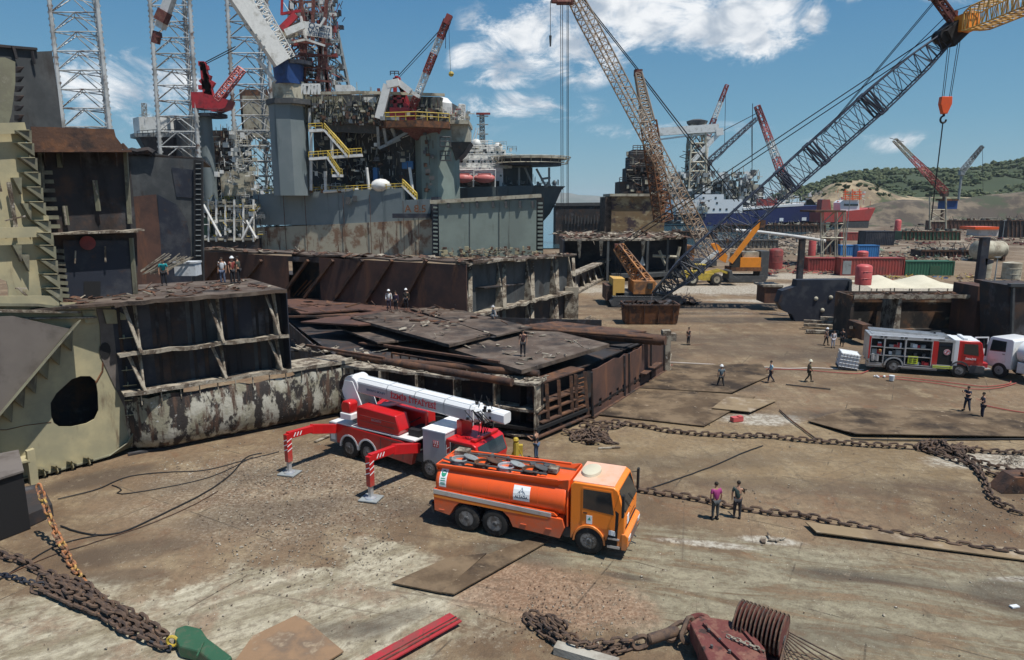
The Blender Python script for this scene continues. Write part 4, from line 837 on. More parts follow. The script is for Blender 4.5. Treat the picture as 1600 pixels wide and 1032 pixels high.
    fm = MB(); fc = hd * s                             # face: nose, brow, ears on the front of the head
    fm.ball(fc + V(.088, 0, .0)*s, .014*s, 6, sq=(1.2,.8,1.3)); fm.ball(fc + V(0, .083, 0)*s, .02*s, 6, sq=(.8,.4,1.3)); fm.ball(fc + V(0, -.083, 0)*s, .02*s, 6, sq=(.8,.4,1.3)); fm.build('facial_feature', mat('skin %.2f' % skin[0], skin), body)
    ey = MB(); ey.ball(fc + V(.080, .03, .02)*s, .009*s, 6); ey.ball(fc + V(.080, -.03, .02)*s, .009*s, 6); ey.box(fc + V(.083, 0, -.04)*s, (.008, .04*s, .006)); ey.build('eye', 'black', body)
    tn = [(hip + V(0,0,-.02), .14), (hip + (ch-hip)*.5, .145), (ch, .152), (nk + V(0,0,-.03), .075), (shL, .075), (shL + (elL-shL)*.75, .06), (shR, .075), (shR + (elR-shR)*.75, .06)]
    if top == 'long': tn += [(elL, .055), (wrL, .042), (elR, .055), (wrR, .042)]
    te = [(0,1),(1,2),(2,3),(2,4),(4,5),(2,6),(6,7)] + ([(5,8),(8,9),(7,10),(10,11)] if top == 'long' else [])
    skin_mesh('shirt', tn, te, mk('shirt', shirt), t)
    ln = [(hip, .140), (hip + V(0,.095,-.06), .10), (kneL, .075), (ankL + V(0,0,.02), .055), (hip + V(0,-.095,-.06), .10), (kneR, .075), (ankR + V(0,0,.02), .055)]
    skin_mesh('trousers', ln, [(0,1),(1,2),(2,3),(0,4),(4,5),(5,6)], mk('trousers', trousers), t)
    for a in (ankL, ankR):
        f = MB(); f.box((a + V(.06, 0, -.045))*s, V(.27, .10, .09)*s); f.build('shoe', 'black', t, bevel=.03)
    if helmet:
        hm_ = MB(); c = (hd + V(-.0, 0, .055)) * s; hm_.lathe([(-.02, .15*s), (0, .14*s), (.02, .112*s), (.07*s, .10*s), (.11*s, .06*s), (.125*s, .01)], c, c + V(0,0,1), 16)
        hm_.build('helmet', mk('h', helmet, .4), t, smooth=True)
    else:
        hr_ = MB(); hr_.ball((hd + V(-.018, 0, .045))*s, .093*s, 12, sq=(1, .98, .95)); hr_.build('hair', mk('hair', hair), t, smooth=True)
    return t
# ---------------------------------------------------------------- cut up hull wrecks in the left half
from mathutils.geometry import tessellate_polygon
def holed(mb, loops, t, m=0):
    loops = [[Vector(p) for p in l] for l in loops]; tris = tessellate_polygon(loops); flat = [p for l in loops for p in l]; k = len(flat)
    nn = Vector((0, 0, 0)); o = loops[0]
    for i in range(len(o)): nn += o[i].cross(o[(i+1) % len(o)])
    t = t if isinstance(t, Vector) else nn.normalized() * t
    fs = [tuple(x) for x in tris] + [tuple(i + k for i in reversed(x)) for x in tris]; b = 0
    for l in loops:
        n = len(l); fs += [(b+i, b+(i+1) % n, k+b+(i+1) % n, k+b+i) for i in range(n)]; b += n
    mb.add(flat + [p + t for p in flat], fs, m)
def wall(mb, a, b, z0, z1, t=.06, m=0):
    a = V(a[0], a[1], 0); b = V(b[0], b[1], 0); d = (b-a).normalized(); n = V(d.y, -d.x, 0) * t
    mb.slab([a + V(0,0,z0), b + V(0,0,z0), b + V(0,0,z1), a + V(0,0,z1)], n, m)
def jag(p, q, n, amp, r, nrm=V(0, 0, 1)):
    """torn edge from p to q"""
    out = []
    for i in range(n + 1):
        u = i / n; out.append(p.lerp(q, u) + nrm * (r.uniform(-amp, amp) if 0 < i < n else 0))
    return out
def scraps(mb, pts, n, r, s=.5, flat=.3, m=0):
    """bent offcuts scattered over a quad given by four corners"""
    for _ in range(n):
        u, v = r.random(), r.random(); c = (pts[0]*(1-u)+pts[1]*u)*(1-v) + (pts[3]*(1-u)+pts[2]*u)*v
        k = r.random(); a = Euler((r.uniform(-flat, flat), r.uniform(-flat, flat), r.random()*6.3)).to_matrix(); w = s*r.uniform(.3, 1.2); l = s*r.uniform(.3, 1.5)
        if k < .6:
            o = [c + a @ V(x*w, y*l, z) for x, y, z in ((-.5,-.5,0),(.5,-.5*r.random(),0),(.4,.5,0),(-.5*r.random(),.6,0))]; mb.slab(o, .03 + .03*r.random(), m)
        elif k < .85: mb.beam(c, c + a @ V(l*1.3, 0, .05), .06, .05, m)
        else: mb.tube(c, c + a @ V(l*1.2, 0, .1), .04, n=5, m=m)
nA = V(.77, -.64, 0).normalized(); pA = V(-24.5, 33.3, 0); pB = V(-24.9, 36.0, 0); nB = V(.70, -.71, 0).normalized()
def A(px, py, off=0): return PL(px, py, pA + nA*off, nA)
def B(px, py, off=0): return PL(px, py, pB + nB*off, nB)
def left_hull():
    r = random.Random(11)
    t = thing('hull_cross_section', 'beige primed hull cross section with a big rounded hole at the left edge', 'ship section', (-24.5, 34.5, 0))
    def part(mb, n, m, parent=t, **k):
        o = mb.build(n, m, None, **k); o.parent = parent
        off = Vector(t.location)
        for v in o.data.vertices: v.co -= off
        return o
    out = [(-120, 478), (150, 472), (206, 478), (213, 530), (219, 590), (220, 640), (213, 668), (198, 692), (170, 712), (130, 724), (80, 738), (30, 750), (-120, 790)]
    hole = [(80, 650), (79, 630), (88, 615), (112, 593), (126, 588), (141, 588), (150, 596), (153, 615), (154, 642), (148, 655), (135, 662), (112, 667), (93, 667), (84, 661)]
    g = MB(); holed(g, [[A(*p) for p in out], [A(*p) for p in hole]], -nA*.07); web = part(g, 'web_plate', 'beige')
    g = MB(); g.path([A(*p, .01) for p in [(-60, 672), (10, 672), (40, 665), (80, 660)]], .02, 5); g.path([A(150, 598), A(160, 580), A(161, 560)], .05, 6); part(g, 'weld_seam', 'rusto', web)
    # shell flange, turned bilge
    cur = [(206, 478), (213, 530), (219, 590), (220, 640), (213, 668), (198, 692), (170, 712), (130, 724), (80, 738), (30, 750), (-120, 790)]
    g = MB(); back = -V(.30, 1, 0).normalized() * -1
    for a, b in zip(cur, cur[1:]):
        p, q = A(*a, .25), A(*b, .25); g.slab([p, q, q + back*3.2, p + back*3.2], .06)
    part(g, 'shell_plate', 'beiged')
    # right hand frame with stiffener brackets; its darker colour paints the flange's shadow
    g = MB(); g.slab([A(150, 482, .02), A(206, 482, .02), A(214, 560, .02), A(219, 650, .02), A(203, 674, .02), A(196, 640, .02), A(172, 590, .02), A(158, 560, .02), A(156, 510, .02)], nA*.04); part(g, 'shaded_edge_frame', 'gfl'); g = MB(); g.slab([A(164 + 9*math.cos(q), 548 + 13*math.sin(q), .07) for q in [R(30)*k for k in range(12)]], nA*.02); part(g, 'hole_shade_disc', 'black')  # black disc laid on the frame, painting a small hole's darkness
    for i, y in enumerate((528, 553, 578, 602, 625, 648)):
        g = MB(); x1 = 208 + i*2; x0 = x1 - 22; g.slab([A(x0, y + 2, .05), A(x1, y, .05), A(x1, y, .5), A(x0, y + 2, .42)], V(0, 0, .04)); g.slab([A(x0+4, y+2, .05), A(x0+4, y-8, .05), A(x0+8, y-8, .08), A(x0+8, y+2, .35)], .03); part(g, 'bracket', 'beige')
    for x, y in ((68, 745), (88, 740), (112, 733), (138, 727)):
        g = MB(); g.slab([A(x-8, y-14, .05), A(x+8, y-10, .05), A(x+8, y-10, .55), A(x-8, y-14, .55)], V(0,0,.04)); g.slab([A(x, y-12, .05), A(x, y+4, .05), A(x+4, y-2, .5), A(x+2, y-10, .5)], .04); part(g, 'bracket', 'beige')
    # big diagonal girder flange standing out of the web
    g = MB(); a, b = A(112, 512, 0), A(-60, 715, 0); c, d = A(112, 512, 0) + nA*1.5 + V(0,0,.25), A(-60, 715, 0) + nA*1.5 + V(0,0,.25)
    g.slab([a, b, d + V(0,0,.3), c + V(0,0,.3)], .06); part(g, 'girder_flange', 'beiged')
    g = MB(); g.slab([A(-120, 500, .7), A(20, 494, .7), A(108, 514, .7), A(-2, 648, .7), A(-60, 715, .7), A(-120, 780, .7)], nA*.05); part(g, 'girder_face', 'gfl')
    for i in range(6):
        u = i/6 + .05; x = 112 - 112*u; y = 516 + 134*u
        g = MB(); g.slab([A(x + 8, y - 10, .03), A(x + 6, y + 26, .03), A(x - 8, y + 14, .55), A(x - 6, y + 5, .62)], .05); part(g, 'bracket', 'beiged')
    # shadowed hollow behind: inner hull floor and back plate
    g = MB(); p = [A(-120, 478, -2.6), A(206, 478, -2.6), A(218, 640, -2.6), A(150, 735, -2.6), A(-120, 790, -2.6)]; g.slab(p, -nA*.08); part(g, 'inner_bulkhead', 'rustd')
    # deck edge ledge
    g = MB(); e = [A(-120, 478, .5), A(60, 479, .5), A(100, 484, .5), A(208, 478, .5), A(214, 470, .3)]; 
    for a, b in zip(e, e[1:]): g.slab([a, b, b - nA*3.0, a - nA*3.0], V(0,0,.14))
    part(g, 'deck_ledge', 'beiged')
    g = MB(); g.beam(A(-120, 484, .5), A(125, 488, .5), .22, .12); g.beam(A(-100, 500, .3), A(150, 496, .3), .3, .08); part(g, 'deck_stringer', 'ash')
    for x, y0, y1 in ((150, 486, 505), (183, 484, 506), (205, 484, 500)):
        g = MB(); g.slab([A(x-22, y0, .1), A(x, y0, .1), A(x+2, y1, .1), A(x-16, y1, .3)], .04); part(g, 'bracket', 'beige')
    # upper web tiers
    g = MB(); holed(g, [[A(*p) for p in [(-120, 470), (-120, 170), (0, 198), (38, 200), (42, 235), (58, 300), (62, 330), (76, 338), (80, 400), (88, 440), (92, 472)]],
        [A(*p) for p in [(-20, 472-6), (-20, 440), (0, 436), (10, 440), (13, 450), (13, 466)]], [A(*p) for p in [(0, 330), (0, 300), (-40, 300), (-60, 330)]]], -nA*.07); part(g, 'upper_web_plate', 'beige')
    for y0, xe in ((205, 44), (225, 48), (248, 53), (271, 58), (294, 62), (317, 66), (346, 74), (365, 78), (385, 82), (407, 85), (430, 88), (452, 92)):
        g = MB(); g.slab([A(xe - 26, y0, .02), A(xe, y0, .02), A(xe + 1, y0 + 20, .02)], nA*.5); part(g, 'bracket', 'beiged')
        g = MB(); g.slab([A(xe - 28, y0 - 1, .0), A(xe + 2, y0 - 1, .0), A(xe + 2, y0 - 1, .65), A(xe - 20, y0 - 1, .5)], V(0,0,.035)); part(g, 'bracket', 'beige')
    for y0, xe, y1 in ((368, 78, 362), (205, 40, 200), (472, 92, 470)): g = MB(); g.beam(A(-120, y0, .4), A(xe, y1, .4), .12, .5); part(g, 'stringer', 'beige')
    g = MB()
    for a, b, w in (((12, 285), (24, 355), .09), ((16, 285), (27, 355), .05), ((8, 345), (40, 338), .07), ((22, 352), (20, 362), .06), ((60, 475), (150, 482), .12), ((28, 450), (50, 470), .1), ((24, 451), (42, 451), .08), ((-10, 250), (2, 300), .07)): g.beam(A(*a, .3), A(*b, .3), w)
    part(g, 'cable_tray', 'ash')
    for yy, xx in ((300, 30), (420, 42), (405, 30), (340, 45)):
        g = MB(); g.slab([A(xx - 14, yy - 22, .0), A(xx, yy - 22, .0), A(xx, yy + 4, .0)], nA*.4); part(g, 'bracket', 'beiged')
    # dark burnt bulkheads to the right of the web (plane B)
    g = MB(); g.slab([B(40, 230, -.2), B(200, 236, -.2), B(208, 300, -.2), B(213, 362, -.2), B(214, 372, -.2), B(216, 462, -.2), B(150, 474, -.2), B(20, 474, -.2)], -nB*.1); part(g, 'burnt_bulkhead', 'rustd')
    g = MB(); g.slab([B(98, 376, -.1), B(208, 376, -.1), B(212, 460, -.1), B(104, 470, -.1)], nB*.03); part(g, 'burnt_panel', 'navy')
    g = MB(); g.slab([B(131, 440, -.04), B(157, 440, -.04), B(157, 470, -.04), B(131, 470, -.04)], nB*.02); part(g, 'doorway_shade', 'black')  # thin black sheet painting the dark inside of a doorway
    g = MB(); e = jag(B(80, 368, .6), B(226, 361, .6), 9, .06, r)
    for a, b in zip(e, e[1:]): g.slab([a, b, b - nB*1.0, a - nB*1.0], V(0,0,.10))
    g.beam(B(80, 366, .65), B(215, 362, .65), .2, .10); part(g, 'ledge', 'ash')
    g = MB()
    for a, b in (((48, 205), (52, 300)), ((62, 200), (66, 300)), ((196, 236), (203, 350)), ((205, 372), (212, 462)), ((94, 262), (92, 240)), ((101, 322), (105, 352)), ((148, 282), (154, 330)), ((80, 372), (92, 470))): g.beam(B(*a, .05), B(*b, .05), .14, .2)
    for k in range(8): g.beam(B(86 + k*1.2, 392 + k*10, .1), B(100 + k*1.2, 393 + k*10, .1), .05, .2)
    for k in range(7): g.beam(B(60 + k*2, 270 + k*14, .1), B(82 + k*2, 270 + k*14, .1), .05, .2)
    part(g, 'stiffener', 'beiged')
    g = MB(); 
    for a, b in (((100, 322), (104, 352)), ((146, 282), (152, 305)), ((164, 385), (165, 410)), ((118, 392), (117, 412))): g.beam(B(*a, .2), B(*b, .2), .07)
    part(g, 'pale_bar', 'ash')
    g = MB(); g.lathe([(0, .38), (.05, .38)], B(137, 380, .1), B(137, 380, 1.1), 18); g.v = [(x, y, z - .0) for x, y, z in g.v]; part(g, 'draught_mark', 'dred')
    g = MB(); e = [B(*p, 1.0) for p in [(58, 200), (178, 202), (181, 214), (190, 226), (190, 232), (205, 238)]]
    g.slab([B(48, 198, .9), B(178, 202, .9), B(181, 214, .9), B(190, 226, .9), B(192, 238, .9), B(52, 236, .9)], -nB*.08); part(g, 'top_plate', 'rust')
    g = MB(); g.slab([B(50, 238, 1.1), B(206, 238, 1.1), B(206, 238, -1.5), B(50, 238, -1.5)], V(0,0,.12)); part(g, 'shelf', 'rust')
    for k in range(5):
        g = MB(); x = 70 + k*28; g.slab([B(x, 238, 1.0), B(x, 238, 0), B(x + 2, 262, 0)], .05); part(g, 'bracket', 'rustd')
    # charcoal top plate
    def Cc(px, py, off=0): return PL(px, py, pA - nA*(2.2 - off), nA)
    g = MB(); g.slab([Cc(-120, 60), Cc(5, 70), Cc(56, 76), Cc(58, 81), Cc(81, 80), Cc(90, 140), Cc(97, 200), Cc(60, 210), Cc(-120, 205)], -nA*.08); part(g, 'top_bulkhead', 'char')
    g = MB(); g.slab([A(-120, 90, -.8), A(8, 90, -.8), A(24, 97, -.8), A(24, 130, -.8), A(18, 178, -.8), A(12, 200, -.8), A(-120, 200, -.8)], -nA*.06); part(g, 'upper_side_plate', 'beiged')
    for k in range(6):
        g = MB(); y = 105 + k*15; g.slab([A(24, y, -.8), A(38, y, -1.3), A(32, y + 9, -1.3), A(24, y + 9, -.8)], .05); part(g, 'bracket', 'rustd')
    g = MB(); g.beam(Cc(-120, 62, .1), Cc(58, 77, .1), .12); g.beam(Cc(20, 72, .2), Cc(26, 92, .2), .12); g.beam(Cc(50, 80, .2), Cc(54, 100, .2), .1); part(g, 'coaming', 'rustd')
    # lower left floor pieces in front
    g = MB(); g.slab([G(-60, 720, 1.2), G(40, 704, 1.2), G(47, 722, 1.2), G(-60, 745, 1.2)], V(0,0,.1)); g.slab([A(42, 706, .9), A(54, 702, .9), A(62, 762, .9), A(50, 770, .9)], -nA*.3); part(g, 'lower_bracket', 'beige')
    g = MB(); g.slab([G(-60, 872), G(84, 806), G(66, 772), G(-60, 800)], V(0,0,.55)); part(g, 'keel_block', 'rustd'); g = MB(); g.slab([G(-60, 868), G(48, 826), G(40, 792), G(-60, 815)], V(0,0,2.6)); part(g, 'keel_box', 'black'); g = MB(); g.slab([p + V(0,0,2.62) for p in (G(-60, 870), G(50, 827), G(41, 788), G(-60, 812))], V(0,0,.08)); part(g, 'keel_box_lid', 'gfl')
left_hull()
# ---------------------------------------------------------------- cut hull side behind, with white peeling bottom
s0 = V(-21.0, 35.65, 0); sd_ = V(.79, .61, 0).normalized(); sn = V(.61, -.79, 0).normalized()
def hull_side():
    r = random.Random(5)
    t = thing('hull_side_section', 'cut hull side with peeling white bottom plating and rusty stringer shelves above it', 'ship section', (-15, 40, 0))
    def part(mb, n, m, parent=t, **k):
        o = mb.build(n, m, None, **k); o.parent = parent; off = Vector(t.location)
        for v in o.data.vertices: v.co -= off
        return o
    L1, L2 = 13.3, 9.2
    W = lambda u, o, z: s0 + sd_*u + sn*o + V(0, 0, z)
    g = MB(); prof = [(-1.4, .10), (-.7, .12), (-.32, .35), (-.1, .8), (0, 1.5), (0, 3.1), (-.05, 3.3)]; k = 22; vs = []
    for i in range(k + 1):
        u = L1*i/k; e = max(0, 1 - i/3.5)
        for o, z in prof: vs.append(W(u, o - e*e*1.4 + r.uniform(-.04, .04), z + (r.uniform(-.12, .12) if z > 3.2 else 0)))
    n = len(prof); g.add(vs, [(i*n+j, (i+1)*n+j, (i+1)*n+j+1, i*n+j+1) for i in range(k) for j in range(n-1)]); part(g, 'bottom_plating', 'peel', smooth=True)
    g = MB(); g.beam(W(0, -.9, 0.05), W(L1, -.6, 0.05), .3, .1); part(g, 'keel_edge', 'rustd')
    for x in range(13):
        g = MB(); u = .8 + x*1.0; g.slab([W(u, -.02, 3.0), W(u, .06, 3.0), W(u, .04, 3.62), W(u, -.02, 3.62)], sd_*.05); part(g, 'lug', 'ash')
    for z, o, LL, mm in ((3.62, .12, L1, 'ash'), (5.75, -.05, L2, 'ash'), (8.55, .1, L2, 'deck')):
        g = MB(); e = [W(LL*i/14, o + r.uniform(-.14, .10), z + r.uniform(-.05, .05)) for i in range(15)]
        for a, b in zip(e, e[1:]): g.slab([a, b, b - sn*1.6, a - sn*1.6], V(0,0,.10)); 
        for a, b in zip(e, e[1:]): g.slab([a, b, b + V(0,0,.22), a + V(0,0,.22)], sn*.04)
        part(g, 'shelf', mm)
    for z0, z1 in ((3.7, 5.75), (5.85, 8.55)):
        for i in range(5):
            g = MB(); a, b = L2*i/5, L2*(i+1)/5; g.slab([W(a, -1.15, z0), W(b, -1.15, z0), W(b, -1.15, z1), W(a, -1.15, z1)], -sn*.06); part(g, 'side_plate', ['navy', 'rustd', 'char', 'navy', 'rustd'][(i + int(z0)) % 5])
            g = MB(); g.beam(W(a + .9, -1.05, z0), W(a + .9, -1.05, z1), .05, .22); g.beam(W(a + .3, -1.1, z0), W(a + .3, -1.1, z1), .04, .16); part(g, 'rib', 'rustd')
        for u in (1.0, 5.3, 8.6):
            g = MB(); g.slab([W(u, -.05, z0), W(u, .02, z0 + .15), W(u + .1, -.85, z1 - .1), W(u, -1.1, z1)], sd_*.07); g.slab([W(u, -1.1, z0), W(u, -.02, z0), W(u, -1.05, z0 + 1.0)], sd_*.05)
            g.beam(W(u + .05, .05, z0 + .05), W(u - .5, -.6, z1), .22, .05); part(g, 'frame_bracket', 'ash')
    g = MB(); wall(g, W(L2, -.1, 0), W(L2, -6.5, 0), 3.7, 8.5); part(g, 'end_bulkhead', 'navy')
    g = MB(); wall(g, W(L2+.2, -1, 0), W(L1+.4, -1, 0), 3.3, 3.7); g.slab([W(L2, 0, 3.6), W(L1, 0, 3.6), W(L1, -2.6, 3.6), W(L2, -2.6, 3.6)], V(0,0,.1)); part(g, 'side_walk', 'ash')
    g = MB(); p = [W(-3.6, .0, 8.6), W(L2, 0, 8.6), W(L2 + .1, -7.5, 8.6), W(-3.6, -9, 8.6)]; g.slab(p, V(0,0,.14)); dk = part(g, 'upper_deck', 'deck')
    g = MB(); q = [W(-2.5, -.4, 8.78), W(L2 - .3, -.4, 8.78), W(L2 - .3, -7, 8.78), W(-2, -7, 8.78)]; scraps(g, q, 95, r, .5, .3); part(g, 'scrap', 'rust', dk, kind='stuff')
    g = MB(); scraps(g, q, 30, r, .45, .4); part(g, 'pale_scrap', 'ash', dk, kind='stuff')
hull_side()
def deck_loose():
    r = random.Random(9); g = MB(); c = G(232, 432, 8.8)
    for k in range(17): a = c + V(r.uniform(-.6, .9), r.uniform(-.4, .8), .1 + r.random()*.3); g.beam(a, a + V(1.5 + r.random()*.8, .5, .9 + r.random()*.5), .07, .07)
    g.build('girder_bundle', 'ash', at=c, label='tangle of pale bars leaning on the dark wreck wall behind the teal shirted worker', cat='scrap') if False else None
    t = thing('bar_bundle', 'tangle of pale bars leaning up beside the teal shirted worker on the wreck deck', 'scrap metal', c); o = g.build('bar', 'ash', t); 
    for v in o.data.vertices: v.co -= Vector(c)
    c = G(293, 412, 9.6); g = MB(); g.box(V(0, 0, -.4), (1.5, 1.0, .9)); g.box(V(0, 0, .1), (1.6, 1.1, .12)); o = g.build('steel_crate', 'plastic', at=c, label='pale blue box standing on the far edge of the wreck deck', cat='box')
deck_loose()
def dark_hull_block():
    t = thing('dark_hull_block', 'tall dark blue and brown hull block standing behind the wreck deck', 'ship section', (-38, 70, 0))
    def part(mb, n, m, parent=t, **k):
        o = mb.build(n, m, None, **k); o.parent = parent; off = Vector(t.location)
        for v in o.data.vertices: v.co -= off
        return o
    p0 = P(185, 430, 66); n_ = V(.25, -1, 0).normalized(); Q = lambda x, y, o=0: PL(x, y, p0 + n_*o, n_)
    g = MB(); g.slab([Q(180, 242), Q(210, 240), Q(232, 238), Q(262, 243), Q(300, 248), Q(316, 250), Q(318, 425), Q(319, 470), Q(180, 470)], -n_*.5); part(g, 'end_plate', 'char')
    g = MB(); g.slab([Q(204, 308, .05), Q(244, 304, .05), Q(250, 360, .05), Q(256, 470, .05), Q(208, 470, .05)], n_*.05); part(g, 'brown_plate', 'rustp')
    g = MB(); g.slab([Q(246, 304, .05), Q(276, 320, .05), Q(292, 345, .05), Q(298, 380, .05), Q(300, 470, .05), Q(256, 470, .05)], n_*.04); g.slab([Q(268, 262, .05), Q(305, 266, .05), Q(306, 310, .05), Q(276, 308, .05)], n_*.04); part(g, 'opening_shade', 'navy')  # navy slabs laid over the plate in place of shaded openings
    g = MB(); g.slab([Q(304, 250, .05), Q(317, 252, .05), Q(318, 470, .05), Q(306, 470, .05)], n_*.5)
    part(g, 'corner_frame', 'black')
    for k in range(22):
        g = MB(); y = 256 + k*8; g.beam(Q(306, y, .6), Q(314, y, .6), .12, .06); part(g, 'rung', 'grey')
    g = MB(); g.slab([Q(180, 242), Q(316, 250), P(330, 262, 95), P(180, 258, 95)], V(0,0,.2)); part(g, 'top_deck', 'rustd')
    g = MB(); g.beam(Q(196, 244, .2), Q(204, 440, .2), .5, .3); g.beam(Q(190, 226, .2), Q(204, 242, .2), .4); part(g, 'edge_rib', 'rust')
    g = MB(); g.path([Q(195, 240, .3), Q(208, 236, .3), Q(216, 238, .3), Q(232, 235, .3), Q(240, 240, .3)], .35, 6); part(g, 'torn_edge', 'rustd')
dark_hull_block()
# ---------------------------------------------------------------- inner block with leaning stiffeners
KA, KB, KC = V(-36, 76, 0), V(-3.9, 59, 0), V(7.4, 79.5, 0)
def bay_block():
    r = random.Random(4); t = thing('stiffened_hull_block', 'long brown hull block with slanting stiffener bars, workers standing in front of it', 'ship section', (-14, 66, 0))
    def part(mb, n, m, parent=t, **k):
        o = mb.build(n, m, None, **k); o.parent = parent; off = Vector(t.location)
        for v in o.data.vertices: v.co -= off
        return o
    d = (KB - KA).normalized(); n_ = V(d.y, -d.x, 0); Q = lambda x, y, o=0: PL(x, y, KA + n_*o, n_)
    zt = 8.8; g = MB(); wall(g, KA, V(KA.lerp(KB, .42)), 0, zt - .2, .1); part(g, 'wall_plate', 'rustp')
    a = KA.lerp(KB, .42); b = KA.lerp(KB, .535)
    g = MB(); wall(g, b, KB, 0, zt - .2, .1); part(g, 'wall_plate', 'rustp')
    g = MB(); wall(g, a, b, 0, 4.4, .1); wall(g, a, b, 8.1, 8.6, .1); wall(g, a - n_*2.5 - d*2, b - n_*2.5 + d*3, 3, 8.6, .05); part(g, 'open_bay', 'rustd')
    for xb, xt in ((262, 286), (292, 316), (320, 345), (382, 408), (441, 481), (476, 520), (522, 566), (570, 612), (627, 666)):
        g = MB(); yb = 440 + (xb-260)*.0 if xb < 400 else 462 + (xb - 435)*.085; g.beam(Q(xb, yb, .25), Q(xt, 407, .25), .34, .25); part(g, 'stiffener', 'rust')
    g = MB()
    for k in range(4): g.beam(Q(458 + k*7, 463 - k, -.8), Q(480 + k*7, 438, -.8), .1)
    part(g, 'loose_bar', 'rusto')
    d2 = (KC - KB).normalized(); n2 = V(d2.y, -d2.x, 0); LL = (KC - KB).length; T = lambda u, o, z: KB + d2*u + n2*o + V(0,0,z*(1 - .10*u/LL)); S = lambda u, o, z: KA + d*u + n_*o + V(0,0,z); LA = (KB-KA).length
    g = MB()
    for F, l_, w_ in ((S, LA, 3.0), (T, LL, 2.2)):
        ee = [F(l_*i/18, r.uniform(-.1, .15), zt - .1 + r.uniform(-.1, .1)) for i in range(19)]; bb = [F(l_*i/18, -w_ + r.uniform(-.4, .4), zt - .1) for i in range(19)]
        for i in range(18): g.slab([ee[i], ee[i+1], bb[i+1], bb[i]], V(0,0,.16))
    dk = part(g, 'deck_strip', 'deck')
    for nm, mm, cnt, sz in (('scrap', 'rust', 90, .8), ('pale_scrap', 'ash', 34, .7)):
        g = MB(); scraps(g, [S(2, 0, zt+.1), S(LA, 0, zt+.1), S(LA, -2.6, zt+.1), S(2, -2.6, zt+.1)], cnt, r, sz, .35); scraps(g, [T(0, 0, zt+.1), T(LL, 0, zt+.1), T(LL, -2, zt+.1), T(0, -2, zt+.1)], cnt//2, r, sz, .35); part(g, nm, mm, dk, kind='stuff')
    g = MB(); g.slab([S(0,-3,6.2), S(LA,-3,6.2), T(LL, -2, 5.4), V(-1, 84, 5.4), V(-33, 82, 5.6)], V(0,0,.1)); part(g, 'tank_top', 'rustd', dk)
    for z0, z1, mm in ((0, 3.9, 'rustd'), (4.0, zt - .2, 'char')):
        g = MB(); g.slab([T(0, -1, z0), T(LL, -1, z0), T(LL, -1, z1), T(0, -1, z1)], -n2*.1); part(g, 'end_plate', mm)
    for z in (.3, 3.9, zt - .2):
        g = MB(); ee = [T(LL*i/18, .1 + r.uniform(-.35, .25), z + r.uniform(-.12, .12)) for i in range(19)]
        for p, q_ in zip(ee, ee[1:]): g.slab([p, q_, q_ - n2*1.4, p - n2*1.4], V(0,0,.22))
        part(g, 'shelf', 'ash')
    for u in (.4, 6.5, 12.5, 18.5, LL - .3):
        for z0, z1 in ((.4, 3.9), (4.0, zt - .2)):
            g = MB(); g.slab([T(u, 0, z0), T(u + .4, -1, z1), T(u, -1, z0)], d2*.2); g.beam(T(u, .1, z0), T(u + 1.4, -.8, z1 - .3), .35, .12); part(g, 'frame_bracket', 'ash')
    for k in range(9):
        g = MB(); z = 4.3 + k*.45; g.beam(T(.0, -.2, z), T(1.4, -.9, z), .12, .08); part(g, 'rung', 'rust')
    g = MB(); wall(g, KC, V(-1, 84, 0), 0, 5.4, .2); wall(g, V(-1, 84, 0), V(-33, 82, 0), 0, 5.4, .2); part(g, 'far_end', 'rustd')
    g = MB(); g.box(T(LL, -.5, 2.2), (1.6, 1.6, 4.4)); scraps(g, [T(LL-3, 0, .2), T(LL+1, 1, .2), T(LL+1, 3, .2), T(LL-3, 2, .2)], 30, r, 1.2, .6); part(g, 'crumpled_corner', 'ash')
bay_block()
